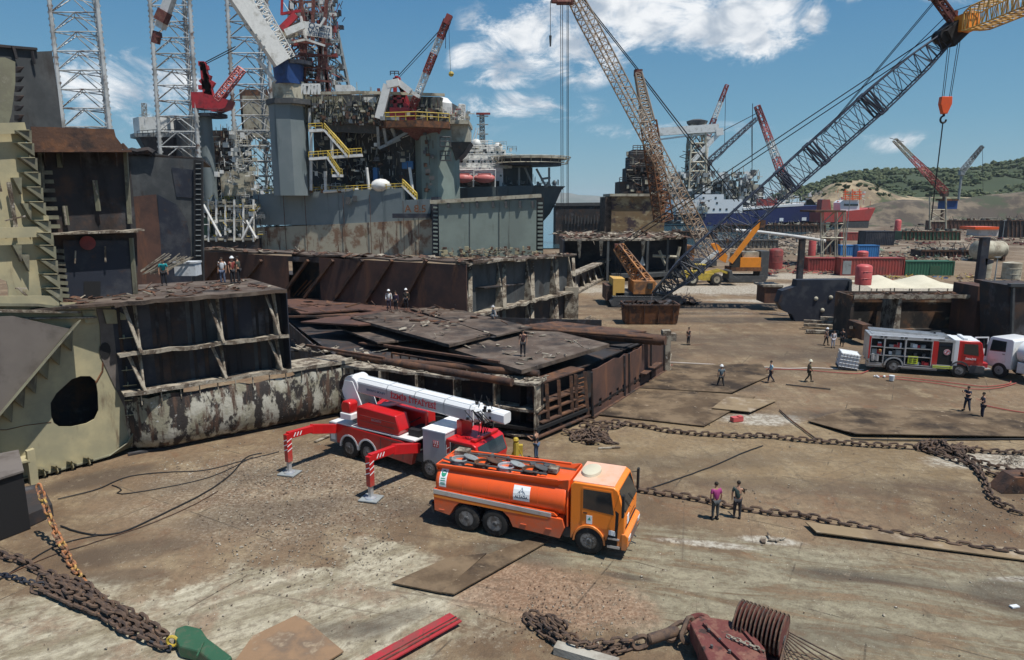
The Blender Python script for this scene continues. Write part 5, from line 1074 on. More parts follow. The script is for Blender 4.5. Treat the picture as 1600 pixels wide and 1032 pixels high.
# ---------------------------------------------------------------- low pontoon with stacked deck plates
C1, C2, C3, C4, C5, C6 = V(-11.2, 43.25, 0), V(1.5, 38.6, 0), V(5.2, 42.9, 0), V(12.9, 55.7, 0), V(8, 60, 0), V(-22, 64, 0)
def pontoon():
    r = random.Random(8); t = thing('pontoon_hull_block', 'low rusty hull block heaped with loose deck plates in the middle of the yard', 'ship section', (-2, 50, 0))
    def part(mb, n, m, parent=t, **k):
        o = mb.build(n, m, None, **k); o.parent = parent; off = Vector(t.location)
        for v in o.data.vertices: v.co -= off
        return o
    g = MB(); g.slab([p + V(0,0,.6) for p in (C1, C2, C3, C4, C5, C6)], V(0,0,.2)); part(g, 'bottom_plate', 'black')
    d = (C2 - C1).normalized(); n_ = V(d.y, -d.x, 0); LL = (C2 - C1).length; T = lambda u, o, z: C1 + d*u + n_*o + V(0,0,z)
    g = MB(); wall(g, T(0, -1.1, 0), T(LL, -1.1, 0), .1, 3.4, .08); part(g, 'side_plate', 'rustd')
    for z, mm, hh in ((.15, 'ash', .12), (1.75, 'ash', .16), (3.35, 'ash', .16)):
        g = MB(); ee = [T(LL*i/20, r.uniform(-.12, .12), z + r.uniform(-.04, .04)) for i in range(21)]
        for p, q in zip(ee, ee[1:]): g.slab([p, q, q - n_*1.7, p - n_*1.7], V(0,0,hh))
        part(g, 'shelf', mm)
    for i in range(6):
        for z0, z1 in ((.25, 1.75), (1.9, 3.35)):
            g = MB(); u = .3 + i*(LL - .5)/5; g.slab([T(u, -.05, z0), T(u, -.05, z1), T(u, -1.1, z1), T(u, -1.1, z0)], d*.08); g.beam(T(u, -.02, z0), T(u, -.02, z1), .34, .05); part(g, 'frame', 'ash')
    g = MB(); q = [T(0, -.2, 3.52), T(LL, -.2, 3.52), T(LL, -1.6, 3.52), T(0, -1.6, 3.52)]; scraps(g, q, 70, r, .4, .2); part(g, 'pale_scrap', 'ash', kind='stuff')
    g = MB(); g.tube(T(3.4, -1.3, 3.75), T(LL - .4, -1.5, 3.75), .22, n=12); part(g, 'loose_pipe', 'rust', smooth=True)
    # end, stepped open shelves
    d2 = (C3 - C2).normalized(); n2 = V(d2.y, -d2.x, 0); l2 = (C3 - C2).length; T2 = lambda u, o, z: C2 + d2*u + n2*o + V(0,0,z)
    g = MB(); wall(g, T2(0, -1.4, 0), T2(l2, -1.4, 0), .1, 3.3, .08); part(g, 'end_plate', 'black')
    for z, o, a in ((.2, .1, 0), (.9, -.1, .6), (1.5, -.2, .3), (2.0, -.3, 1.3), (3.2, -.5, .2)):
        g = MB(); g.slab([T2(a, o, z), T2(l2 - .2, o, z + .05), T2(l2 - .2, o - 1.1, z + .05), T2(a, o - 1.1, z)], V(0,0,.09)); part(g, 'shelf', 'rust')
    for u in (.1, 1.3, 2.5, 3.8, 4.3, 5.3):
        g = MB(); g.beam(T2(u, -.15 if u < 5 else 0, .2), T2(u, -.35, 3.2), .09, .22); part(g, 'post', 'rust')
    for k in range(9):
        g = MB(); g.beam(T2(4.4, -.2, .5 + k*.3), T2(5.0, -.2, .5 + k*.3), .06, .05); part(g, 'rung', 'rusto')
    # long right hand wall
    d3 = (C4 - C3).normalized(); n3 = V(d3.y, -d3.x, 0); l3 = (C4 - C3).length; T3 = lambda u, o, z: C3 + d3*u + n3*o + V(0,0,z)
    g = MB(); top = jag(T3(l3, 0, 3.15), T3(0, 0, 3.3), 16, .12, r); outer = [T3(0, 0, .12), T3(l3, 0, .12)] + top
    holes = [[T3(u, 0, .45), T3(u + .42, 0, .45), T3(u + .42, 0, 1.05), T3(u, 0, 1.05)] for u in (1.2, 2.9, 4.2, 5.3, 7.6, 8.6)]
    holed(g, [outer] + holes, -n3*.07); part(g, 'long_wall', 'rustp')
    for u in (0.1, 5.7, 6.6, 11.2, 14.4):
        g = MB(); g.beam(T3(u, .06, .1), T3(u - .3, .04, 3.2), .16, .12); part(g, 'rib', 'rustd')
    g = MB(); g.slab([T3(8.8, .0, 1.1), T3(12.4, 0, 1.25), T3(12.4, .5, 1.25), T3(8.8, .5, 1.1)], V(0,0,.06)); g.beam(T3(0, .08, .1), T3(l3, .08, .1), .2, .12); part(g, 'fender', 'rust')
    g = MB(); wall(g, T3(0, -1.6, 0), T3(l3, -1.6, 0), .5, 2.9, .06); wall(g, C4, C5, 0, 3.0, .1); wall(g, C5, C6, 0, 3.6, .1); wall(g, C6, C1, 0, 3.4, .1); part(g, 'inner_wall', 'rustd')
    g = MB(); g.box(T3(l3, -.1, 1.7), (.7, .7, 3.6)); g.box(T3(l3 + .2, .1, 2.9), (1.1, .7, .6)); scraps(g, [T3(l3, 0, 0), T3(l3+1, 0, 0), T3(l3+1, 0, 3), T3(l3, 0, 3)], 16, r, .7, 1.2); part(g, 'corner_post', 'ash')
    # loose deck plates, each drawn at its own height
    def pl(pts, z, m, tilt=0, th=.12, n='deck_plate'):
        g = MB(); p = [G(x, y, z) + V(0, 0, tilt*(i % 2)) for i, (x, y) in enumerate(pts)]; g.slab(p, V(0, 0, th)); return part(g, n, m)
    pl([(436, 470), (560, 466), (720, 482), (700, 498), (560, 486), (470, 492)], 4.3, 'rustp')
    pl([(440, 480), (520, 480), (600, 488), (610, 500), (500, 500)], 4.0, 'rust', .2)
    pl([(470, 505), (600, 488), (740, 498), (560, 512)], 4.3, 'rustp', .1)
    pl([(640, 484), (702, 482), (832, 514), (776, 527)], 4.5, 'deck')
    pl([(548, 500), (622, 489), (776, 524), (702, 546)], 4.35, 'deck', .12, .2)
    pl([(525, 512), (585, 505), (660, 532), (590, 540)], 3.7, 'deck', .1)
    pl([(560, 538), (640, 528), (800, 560), (640, 548)], 3.4, 'rust')
    sp = pl([(702, 550), (842, 516), (952, 543), (815, 585)], 3.9, 'deck', 0, .25)
    pl([(800, 512), (870, 506), (1010, 520), (940, 528)], 3.6, 'rust', .1)
    pl([(442, 500), (470, 505), (560, 540), (445, 552)], 1.6, 'black')  # black sheet painting the shade of the hollow under the plates
    for a, b in (((440, 478), (480, 488)), ((540, 480), (580, 470)), ((450, 495), (600, 493)), ((600, 540), (780, 566)), ((480, 540), (600, 560))): g = MB(); g.beam(G(*a, 4.5), G(*b, 4.4), .2, .14); part(g, 'loose_beam', 'rust')
    # truss row and pipes
    g = MB(); p, q = G(612, 552, 3.6), G(826, 586, 3.5)
    g.beam(p, q, .12, .12); g.beam(p - V(0,0,1.0), q - V(0,0,1.0), .12, .12)
    for k in range(15): c = p.lerp(q, k/14); g.beam(c, c - V(0,0,1.0), .1)
    part(g, 'truss', 'rust')
    g = MB(); g.tube(G(528, 552, 3.75), G(800, 598, 3.65), .24, n=12); part(g, 'pipe', 'rust', smooth=True)
    g = MB(); g.tube(G(828, 514, 4.0), G(1034, 532, 3.6), .42, n=16); g.tube(G(1034, 532, 3.6), G(1040, 532.6, 3.6), .35, n=16); part(g, 'pipe', 'rust', smooth=True)
    g = MB(); g.tube(G(640, 500, 4.7), G(1020, 528, 3.9), .12, n=8); part(g, 'pipe', 'rust', smooth=True)
    for pts, z, nn, mm in ((((450, 520), (620, 545), (700, 560), (480, 560)), 2.4, 60, 'rust'), (((440, 470), (700, 480), (830, 510), (540, 500)), 4.7, 60, 'rust'), (((700, 548), (830, 520), (940, 543), (815, 580)), 4.2, 22, 'ash'), (((545, 505), (640, 490), (830, 512), (702, 542)), 4.75, 16, 'ash'),
                       (((840, 590), (1000, 545), (1020, 530), (880, 570)), 2.4, 60, 'rust'), (((560, 560), (840, 590), (900, 575), (640, 545)), 3.0, 90, 'rust'), (((445, 548), (560, 556), (600, 548), (470, 540)), 3.7, 35, 'ash')):
        g = MB(); scraps(g, [G(x, y, z) for x, y in pts], nn, r, .6, .35); part(g, 'scrap' if mm == 'rust' else 'pale_scrap', mm, kind='stuff')
    # dark hollow under the plates
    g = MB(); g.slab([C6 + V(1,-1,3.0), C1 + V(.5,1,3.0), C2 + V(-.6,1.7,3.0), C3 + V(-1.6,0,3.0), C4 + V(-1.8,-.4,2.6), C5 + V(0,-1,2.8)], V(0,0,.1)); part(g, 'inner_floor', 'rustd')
pontoon()
# ---------------------------------------------------------------- helpers for far things measured at a depth
class Th:
    def __init__(s, name, label, cat, loc, group=None): s.loc = Vector(loc); s.t = thing(name, label, cat, loc, 0, group)
    def part(s, mb, n, m, parent=None, **k):
        if not mb.v: return None
        o = mb.build(n, m, None, **k); o.parent = parent or s.t
        for v in o.data.vertices: v.co -= s.loc
        return o
def bp(mb, x0, y0, x1, y1, Y, D, m=0):
    ym = (y0 + y1)/2; xm = (x0 + x1)/2; xa, xb = P(x0, ym, Y).x, P(x1, ym, Y).x; za, zb = P(xm, y1, Y).z, P(xm, y0, Y).z
    mb.box(((xa+xb)/2, Y + D/2, (za+zb)/2), (abs(xb-xa), D, abs(zb-za)), m=m); return mb
def column(mb, pc, y0, y1, Y, r, n=8, m=0, r2=None, rot=.39):
    a, b = P(pc, y1, Y + r), P(pc, y0, Y + r); x = a.x; pts = lambda q, z: [(x + q*math.cos(rot + 2*math.pi*i/n), Y + r + q*math.sin(rot + 2*math.pi*i/n), z) for i in range(n)]
    r2 = r if r2 is None else r2
    mb.add(pts(r, a.z) + pts(r2, b.z), [tuple(range(n-1, -1, -1)), tuple(range(n, 2*n))] + [(i, (i+1) % n, n+(i+1) % n, n+i) for i in range(n)], m)
def greeble(th, name, mats, box, Y, D, n, r, s=1.0, parent=None, tall=1.0, kinds='bpt'):
    """machinery on a deck: small cases, pipes, posts, drums; one mesh per colour"""
    mbs = [MB() for _ in mats]; x0, y0, x1, y1 = box
    for k in range(n):
        g = mbs[k % len(mats)]; y = Y + r.random()*D; c = P(r.uniform(x0, x1), r.uniform(y0, y1), Y); c = V(c.x, y, c.z); q = r.choice(kinds)
        w = s*r.uniform(.4, 1.6); h = s*r.uniform(.4, 1.5)*tall
        if q == 'b': g.box(c, (w, s*r.uniform(.5, 1.5), h))
        elif q == 'p': g.tube(c, c + V(r.uniform(-2.4, 2.4)*s, 0, r.choice([0, 0, .6, -.8])*s), .12*s, n=5)
        elif q == 't': g.tube(c, c + V(0, 0, s*r.uniform(1, 3)*tall), .10*s, n=5)
        elif q == 'd': g.tube(c, c + V(0, 0, h*1.3), .45*s, n=8)
        elif q == 'r':
            a = c; b = c + V(r.uniform(2, 4)*s, 0, 0); g.rail([a, b], h=1.1, r=.05, step=1.2)
        elif q == 'x': g.tube(c, c + V(r.uniform(-1.5, 1.5)*s, 0, r.uniform(1, 2.4)*s), .09*s, n=4)
    out = None
    for g, m in zip(mbs, mats): out = th.part(g, name, m, parent, kind='stuff')
    return out
# ---------------------------------------------------------------- jack-up legs
def jack_legs():
    for (xb, yb, xt, yt, wpx, Y, lab) in ((137, 215, 104, -45, 70, 188, 'pale lattice jack-up leg rising behind the rusty top plate at far left'),
                                (282, 262, 258, -45, 58, 198, 'tall lattice jack-up leg with dark stained chords, passing the white octagonal module'),
                                (402, 322, 380, -45, 58, 206, 'tall lattice jack-up leg just left of the grey platform column')):
        a, b = P(xb, yb, Y), P(xt, yt, Y); b = V(b.x, Y + 1.5, b.z); a = a + (b - a)*(-a.z/(b.z - a.z)); w = wpx/F_PX*Y*1.0
        t = Th('lattice_tower', lab, 'lattice tower', (a.x, a.y, a.z), 'lattice jack-up legs')
        # three chords: two in front, one behind
        g = MB(); n = int((b-a).length/(w*.37)); d = b - a; off = [V(-w/2, 0, 0), V(w/2, 0, 0), V(0, w*.8, 0)]
        pt = lambda i, c: a + d*(i/n) + off[c]
        for c in range(3):
            gc = MB(); gc.tube(pt(0, c), pt(n, c), .52, n=8)
            for i in range(n*3): q = a + d*(i/(n*3)) + off[c]; gc.box(q, (1.5, .22, .5))
            t.part(gc, 'chord', 'legp')
        for c in range(3):
            e = (c + 1) % 3
            for i in range(n):
                mid = (pt(i+1, c) + pt(i+1, e))/2
                g.tube(pt(i, c), mid, .15, n=5, caps=False); g.tube(pt(i, e), mid, .15, n=5, caps=False); g.tube(pt(i+1, c), pt(i+1, e), .17, n=5, caps=False)
        for i in range(n):
            m3 = [(pt(i+1, c) + pt(i+1, (c+1) % 3))/2 for c in range(3)]
            for c in range(3): g.tube(m3[c], m3[(c+1) % 3], .09, n=4, caps=False)
        t.part(g, 'bracing', 'legp', kind=None)
jack_legs()
# ---------------------------------------------------------------- semi-submersible platform
def platform():
    r = random.Random(21)
    T = Th('drilling_platform', 'huge grey and rusty semi-submersible drilling platform with a red and white derrick and faceted columns', 'drilling rig', (-45, 190, 0))
    # pontoon hull
    def hull(x0, x1, yt0, yt1, yb, Y0, Y1, D, name, m, off=0):
        g = MB(); a, b = P(x0, yb, Y0), P(x1, yb, Y1); za, zb = P(x0, yt0, Y0).z, P(x1, yt1, Y1).z; A_, B_ = V(a.x, Y0-off, 0), V(b.x, Y1-off, 0)
        z0a, z0b = a.z, b.z; g.slab([A_ + V(0,0,z0a), B_ + V(0,0,z0b), B_ + V(0,0,zb), A_ + V(0,0,za)], V(0, D, 0)); return T.part(g, name, m)
    hull(395, 681, 357, 343, 410, 190, 180, 16, 'hull_bottom', 'hullr')
    hull(398, 631, 304, 294, 352, 190, 182, 16, 'hull_side', 'hullg'); hull(631, 673, 313, 311, 346, 182, 180.3, 16, 'hull_side', 'hullg')
    g = MB()
    for x in (410, 448, 481, 540, 581, 632, 655):
        a, b = P(x, 398, 189.4 - (x-395)*.035), P(x, 305 if x < 630 else 314, 189.4 - (x-395)*.035); g.beam(V(a.x, a.y, max(.2, a.z)), V(a.x, a.y, b.z), .16, .12)
    T.part(g, 'weld_seam', 'rust', kind='stuff')
    g = MB(); bp(g, 613, 334, 672, 341, 179.6, .6); T.part(g, 'recess_shade', 'navy')  # navy slab on the hull side, painting a recess's shade
    g = MB(); bp(g, 551, 306, 557, 315, 183.8, .6); bp(g, 540, 308, 546, 320, 183.4, 1.0); T.part(g, 'mooring_fairlead', 'dgrey')
    g = MB(); text_mb(g, 'A 8.5', 2.6, P(649, 327, 179.7), (1, 0, 0), (0, 0, 1), bold=.05); T.part(g, 'draught_mark', 'rusto')
    # columns
    g = MB(); column(g, 458, 163, 306, 181, 4.8); c1 = T.part(g, 'column', 'hullg')
    g = MB(); column(g, 455, 130, 168, 181.5, 4.4, r2=4.4); T.part(g, 'column_head', 'cream')
    g = MB(); column(g, 455, 158, 166, 180, 6.2); T.part(g, 'column_gallery', 'dgrey')
    g = MB(); column(g, 685, 200, 318, 186, 6.0, rot=.1); c2 = T.part(g, 'column', 'hullp')
    g = MB(); column(g, 644, 205, 318, 194, 5.6, rot=.3); T.part(g, 'column', 'dgrey')
    g = MB(); column(g, 545, 195, 305, 205, 7.5, rot=.2); T.part(g, 'column', 'navy')
    g = MB(); column(g, 310, 190, 330, 212, 5.0, rot=.2); T.part(g, 'column', 'dgrey')
    # blue pedestal tub and white box jib
    g = MB(); column(g, 452, 98, 133, 181.2, 3.5, n=20, r2=3.9); tub = T.part(g, 'crane_pedestal', 'blue', smooth=True)
    g = MB(); column(g, 462, 98, 104, 181, 4.6, n=16); g.rail([P(434, 98, 180), P(476, 99, 180)], 1.4, .07, 1.5); T.part(g, 'pedestal_rim', 'navy', tub)
    g = MB(); a, b = P(441, 98, 180), P(360, -22, 174); g.beam(a, b, 2.6, 4.2); jib = T.part(g, 'box_jib', 'white')
    g = MB(); g.lattice(P(452, 92, 182), P(388, -22, 177), 2.4, n=16, r=.10, rc=.16); T.part(g, 'jib_lattice', 'white', jib)
    g = MB(); g.tube(P(402, 92, 180), P(430, 128, 180), .45, n=8); g.beam(P(474, 40, 182), P(446, 52, 181), 1.2, 1.6); T.part(g, 'jib_ram', 'white')
    g = MB()
    for k in range(9): 
        c = P(366 + k*6.2, 3 + k*9.2, 177); g.box(c + V(0, -1.6, 0), (.5, .2, .9), rot=Euler((0, .9, 0)))
    T.part(g, 'jib_mark', 'grey', jib)
    g = MB(); g.beam(P(274, -25, 178), P(250, 44, 179), 1.7, 2.2); T.part(g, 'jib_head_section', 'white')
    g = MB(); g.beam(P(258, 18, 178), P(251, 34, 178), 2.5); g.tube(P(246, 50, 178.5), P(243, 68, 178.5), 1.1, n=8); g.beam(P(240, 56, 178), P(252, 56, 178), 1.0); T.part(g, 'jib_hook', 'maroon')
    g = MB()
    for q in range(3): g.tube(P(432 + q*4, 88, 181), P(345 + q*5, -20, 176), .09, n=4)
    T.part(g, 'rope', 'cable')
    # derrick
    g = MB(); Yd = 190; base = [P(441, 152, Yd), P(505, 152, Yd), P(547, 146, Yd + 15), P(478, 146, Yd + 15)]; top = [P(458, -40, Yd + 3), P(500, -40, Yd + 3), P(508, -40, Yd + 9), P(466, -40, Yd + 9)]
    lv = 9
    def dp(i, c): return base[c].lerp(top[c], i/lv)
    red, wht = MB(), MB()
    for c in range(4):
        e = (c + 1) % 4
        for i in range(lv):
            q = wht if c in (1, 2) or i in (4, 5) else red
            q.beam(dp(i, c), dp(i+1, c), .75); q.beam(dp(i+1, c), dp(i+1, e), .42)
            mid = (dp(i+1, c) + dp(i+1, e))/2; q.beam(dp(i, c), mid, .34); q.beam(dp(i, e), mid, .34)
    der = T.part(red, 'derrick', 'maroon'); T.part(wht, 'derrick_bay', 'grey', der)
    g = MB(); rb = [P(476, 150, 188), P(505, 150, 188)]
    for x0, x1, y0, y1 in ((470, 476, 60, 150), (478, 474, 60, 150), (502, 495, 70, 150), (508, 512, 70, 150), (498, 516, 70, 150), (490, 488, 0, 70), (470, 478, 0, 60), (512, 505, -20, 70)): g.beam(P(x1, y1, 187), P(x0, y0, 187), .8)
    for y in (66, 84, 104, 124): g.beam(P(466, y, 186.5), P(518, y + 4, 186.5), .5)
    T.part(g, 'drill_floor_frame', 'maroon', der)
    greeble(T, 'derrick_gear', ['dred', 'dgrey', 'white', 'grey'], (446, -8, 516, 150), 187, 11, 560, r, 1.1, der, kinds='bptxx')
    greeble(T, 'racking_gear', ['dgrey', 'navy'], (498, -10, 528, 150), 196, 8, 110, r, 1.1, der, kinds='bxtx')
    # wind wall sign
    for pts, lab in (([(469, 32), (518, 42), (518, 61), (466, 54)], 1), ([(433, 44), (469, 34), (466, 56), (436, 64)], 0)):
        g = MB(); q = [P(x, y, 184.5) for x, y in pts]; g.slab(q, V(0, .4, 0)); sg = T.part(g, 'wind_wall', 'white' if lab else 'cream', der)
        if lab:
            xd = (q[1] - q[0]).normalized(); yd = V(0, -1, 0).cross(xd) * 1; yd = V(-xd.z, 0, xd.x); g = MB()
            text_mb(g, 'Ocean', 2.1, P(499, 43.5, 184.3), xd, yd, bold=.04); text_mb(g, 'Valiant', 2.1, P(498, 53, 184.3), xd, yd, bold=.04); T.part(g, 'lettering', 'logo_b', sg)
    g = MB(); g.beam(P(462, 24, 183), P(440, 46, 182), 2.0, 1.5); g.beam(P(441, 22, 184), P(470, 17, 184), .6); g.beam(P(441, -6, 184), P(440, 24, 184), .5); T.part(g, 'derrick_stay', 'red', der)
    g = MB()
    for a, b in (((440, 70), (478, 62)), ((478, 62), (508, 72)), ((436, 40), (432, 62)), ((470, 26), (478, 62)), ((508, 28), (500, 42))): g.beam(P(*a, 184), P(*b, 184), .5)
    T.part(g, 'derrick_brace', 'white', der)
    # decks
    g = MB(); z0, z1 = P(560, 196, 188).z, P(560, 152, 188).z
    pts = [P(478, 170, 186), P(590, 170, 184), P(690, 178, 188)]; x = [p.x for p in pts]
    g.add([], []); g.prism([(x[0], 186), (x[1], 184), (x[2], 188), (x[2] + 4, 212), (x[0], 222)], 'z', z0, z1); dk = T.part(g, 'deck_box', 'dgrey')
    g = MB(); zt = z1; g.prism([(x[0] - 2, 184.5), (x[1] - 3, 182.4), (x[2] + 1, 186.5), (x[2] + 1, 187.2), (x[1] - 3, 183.2), (x[0] - 2, 185.4)], 'z', zt, zt + .7); T.part(g, 'deck_edge', 'cream', dk)
    g = MB()
    for k in range(30): u = k/29; a = V(x[0] + (x[1]-x[0])*u, 185.8 - 2*u, 0) if k < 16 else V(x[0] + (x[2]-x[0])*u, 184.4 + 3*u - .6, 0); g.beam(a + V(0,0,z0 + .5), a + V(0,0,z1 - .3), .35, .4)
    T.part(g, 'deck_frame', 'beiged', dk)
    greeble(T, 'deck_machinery', ['cream', 'beiged', 'rust', 'dgrey', 'grey'], (488, 156, 600, 194), 182.5, 2.5, 320, r, .75, dk, kinds='bbptx')
    greeble(T, 'deck_machinery', ['cream', 'rust', 'dgrey'], (590, 164, 690, 196), 184, 3, 170, r, .75, dk, kinds='bbptx')
    greeble(T, 'deck_top_gear', ['white', 'grey', 'cream', 'dred'], (478, 140, 600, 152), 186, 14, 90, r, .9, dk)
    g = MB(); bp(g, 524, 133, 549, 148, 186, 5); bp(g, 568, 152, 588, 160, 184, 3); T.part(g, 'white_cabin', 'white')
    g = MB()
    for xx in (470, 482, 492): g.beam(P(xx, 148, 184), P(xx + 3, 133, 184), .7); g.beam(P(xx + 7, 148, 184), P(xx + 6, 133, 184), .7)
    g.beam(P(469, 133, 184), P(500, 133, 184), .6); T.part(g, 'pipe_rack', 'white')
    # orange edged crane deck
    g = MB(); zz = P(650, 192, 186).z; g.prism([(P(588, 192, 184).x, 186), (P(605, 192, 184).x, 182), (P(650, 192, 180).x, 180), (P(702, 192, 184).x, 184), (P(702, 192, 184).x, 196), (P(588, 192, 184).x, 196)], 'z', zz - 1.6, zz); cd = T.part(g, 'crane_deck', 'rusto')
    g = MB(); g.rail([V(P(588, 192, 184).x, 186, zz), V(P(605, 192, 184).x, 182, zz), V(P(650, 192, 180).x, 180, zz), V(P(702, 192, 184).x, 184, zz)], 2.0, .12, 2.4); T.part(g, 'railing', 'yellow', cd)
    g = MB(); g.add([], []); 
    zb = zz - 1.6; xs = P(625, 200, 186).x; xe = P(690, 200, 186).x
    g.slab([V(xs, 183, zb), V(xe, 185, zb), V(xe - 1, 187, zb - 2), V(P(650,200,190).x, 189, zb - 2.6)], V(0, 6, 0)); T.part(g, 'crane_deck_haunch', 'maroon', cd)
    g = MB()
    for a, b in (((590, 198), (592, 232)), ((600, 200), (604, 225)), ((604, 225), (640, 205)), ((592, 232), (625, 218)), ((612, 200), (618, 215))): g.beam(P(*a, 184), P(*b, 186), .7)
    T.part(g, 'knee_brace', 'grey', cd)
    # red pedestal crane
    g = MB(); bp(g, 609, 168, 640, 189, 184, 7); cr = T.part(g, 'crane_house', 'red')
    g = MB(); g.prism([(P(640, 180, 184).x, P(640, 189, 184).z), (P(648, 180, 184).x, P(640, 189, 184).z), (P(650, 170, 184).x, P(640, 168, 184).z), (P(640, 170, 184).x, P(640, 170, 184).z)], 'y', 184.5, 188); T.part(g, 'crane_cab', 'red', cr)
    g = MB()
    for a, b in (((618, 168), (617, 122)), ((634, 168), (623, 122)), ((617, 122), (630, 145)), ((614, 150), (634, 150)), ((617, 122), (623, 122)), ((610, 160), (632, 158)), ((626, 130), (640, 168))): g.beam(P(*a, 185), P(*b, 185), .9)
    T.part(g, 'crane_mast', 'red', cr)
    g = MB(); g.rail([P(610, 118, 184.5), P(623, 118, 184.5)], 1.0, .12, 1.0); T.part(g, 'mast_railing', 'navy', cr)
    g = MB(); g.lattice(P(645, 168, 185), P(699, 32, 183), 1.1, .9, n=26, r=.08, rc=.14, wm=1.35); T.part(g, 'crane_boom', 'white', cr)
    for u0, u1 in ((.0, .12), (.40, .62), (.80, 1.0)):
        a, b = P(645, 168, 184.6), P(699, 32, 182.6); g = MB(); g.lattice(a.lerp(b, u0), a.lerp(b, u1), 1.35, n=6, r=.10, rc=.19); T.part(g, 'boom_band', 'dred', cr)
    g = MB(); g.beam(P(697, 38, 182.5), P(703, 24, 182.5), 1.5); T.part(g, 'boom_head', 'dred', cr)
    g = MB(); g.tube(P(623, 118, 185), P(694, 40, 183), .11, n=4); g.tube(P(624, 121, 185), P(696, 44, 183), .08, n=4); g.tube(P(697, 36, 182.5), P(696, 76, 182.5), .08, n=4); g.tube(P(701, 34, 182.5), P(704, 112, 182.5), .05, n=4); T.part(g, 'rope', 'cable', cr)
    g = MB(); g.ball(P(705, 116, 182.5), .7, 8); T.part(g, 'headache_ball', 'yellow', cr)
    # white knuckle boom
    g = MB(); g.beam(P(592, 186, 183), P(606, 133, 183), 1.5, 2.0); g.beam(P(605, 133, 183), P(624, 129, 183), 1.6, 1.8); g.beam(P(623, 129, 183), P(642, 144, 183), 1.3, 1.5); g.beam(P(641, 143, 183), P(656, 152, 183), .7, .8); T.part(g, 'knuckle_boom', 'white')
    g = MB(); bp(g, 594, 182, 622, 188, 182, 5); T.part(g, 'winch_shed', 'grey')
    # forward quarters block
    g = MB(); bp(g, 700, 192, 732, 226, 188, 14); T.part(g, 'quarters_block', 'cream')
    g = MB(); bp(g, 698, 188, 733, 194, 186.5, 16); T.part(g, 'quarters_roof', 'cream')
    greeble(T, 'roof_gear', ['cream', 'grey', 'dred', 'white'], (676, 170, 732, 190), 186, 10, 120, r, .8)
    g = MB(); g.slab([P(703, 222, 186), P(736, 222, 186), P(724, 240, 188), P(712, 252, 190)], V(0, 12, 0)); T.part(g, 'quarters_soffit', 'navy')
    g = MB(); g.lathe([(0, 2.4), (.4, 2.9), (3.2, 2.4), (4.2, 1.0)], P(690, 178, 192), P(690, 178, 192) + V(.2, -.2, 1), 14); T.part(g, 'satellite_cover', 'white', smooth=True)
    g = MB(); g.lattice(P(721, 188, 190), P(722, 164, 190), 1.5, n=5, r=.12, rc=.2); g.beam(P(718, 166, 190), P(726, 166, 190), .5); T.part(g, 'antenna_mast', 'white')
    for x, y, w in ((694, 228, 5), (694, 250, 4)):
        g = MB(); g.rail([P(x - 6, y, 184), P(x + 10, y, 184)], 2.2, .14, 1.2); bp(g, x - 7, y, x + 11, y + 1.5, 183, 2); T.part(g, 'column_gallery', 'dgrey')
    # under-deck: stairs, pipes, caissons, dark slabs
    g = MB(); g.beam(P(495, 196, 186), P(700, 206, 190), 1.6, 3); T.part(g, 'deck_girder', 'dgrey')
    g = MB(); bp(g, 490, 200, 530, 246, 196, 2); bp(g, 560, 205, 640, 236, 200, 2); bp(g, 640, 236, 705, 252, 196, 2); bp(g, 484, 246, 520, 300, 198, 2); bp(g, 596, 255, 640, 300, 206, 3); bp(g, 560, 236, 642, 304, 211, 2); bp(g, 486, 240, 566, 304, 213, 2); T.part(g, 'bulkhead', 'dgrey')  # rearmost slabs added to darken the view through the under-deck
    for pl_ in (((484, 205), (505, 204)), ((484, 249), (566, 243)), ((520, 275), (536, 275))):
        g = MB(); a, b = P(*pl_[0], 183), P(*pl_[1], 183); g.beam(a, b, 1.6, .7); pf = T.part(g, 'stair_landing', 'white')
        g = MB(); g.rail([a + V(0,-.8,.4), b + V(0,-.8,.4)], 1.3, .10, 1.2); T.part(g, 'railing', 'yellow', pf)
    for a, b in (((506, 203), (544, 246)), ((511, 246), (530, 274)), ((628, 290), (650, 312))):
        a, b = P(*a, 182.4), P(*b, 182.4); g = MB(); g.beam(a, b, .7, .45); st = T.part(g, 'stair_flight', 'white'); g = MB()
        for q in (0, 1.2):
            g.tube(a + V(.2, -.3 + q, 1.6), b + V(.2, -.3 + q, 1.6), .12, n=4); g.tube(a + V(.2, -.3 + q, .9), b + V(.2, -.3 + q, .9), .10, n=4)
            for k in range(7): c = a.lerp(b, k/6) + V(.2, -.3 + q, 0); g.tube(c, c + V(0, 0, 1.6), .1, n=4)
        T.part(g, 'stair_railing', 'yellow', st)
    g = MB()
    for a, b in (((486, 206), (486, 298)), ((518, 215), (519, 245)), ((508, 268), (509, 300)), ((573, 262), (577, 300)), ((505, 300), (560, 296)), ((640, 262), (645, 300)), ((484, 170), (484, 206))): g.tube(P(*a, 185), P(*b, 185), .42, n=6)
    T.part(g, 'caisson_pipe', 'white', kind='stuff')
    g = MB(); bp(g, 583, 262, 590, 292, 190, 3); bp(g, 628, 252, 645, 264, 190, 3); T.part(g, 'blue_tank', 'cblue')
    greeble(T, 'under_deck_pipework', ['grey', 'dgrey', 'beiged', 'cream', 'rust', 'white'], (486, 206, 640, 298), 186, 16, 420, r, .8, kinds='bptxt')
    greeble(T, 'pontoon_deck_gear', ['white', 'rusto', 'cream', 'yellow', 'grey'], (402, 293, 628, 303), 184, 8, 210, r, .65, kinds='bptdr')
    g = MB(); g.ball(P(595, 290, 184), 2.2, 12, sq=(1.2, 1, .8)); T.part(g, 'white_dome', 'white', smooth=True)
    g = MB(); g.rail([P(402, 304, 188), P(540, 299, 184), P(630, 295, 181.5)], 1.3, .08, 2.2); T.part(g, 'railing', 'yellow')
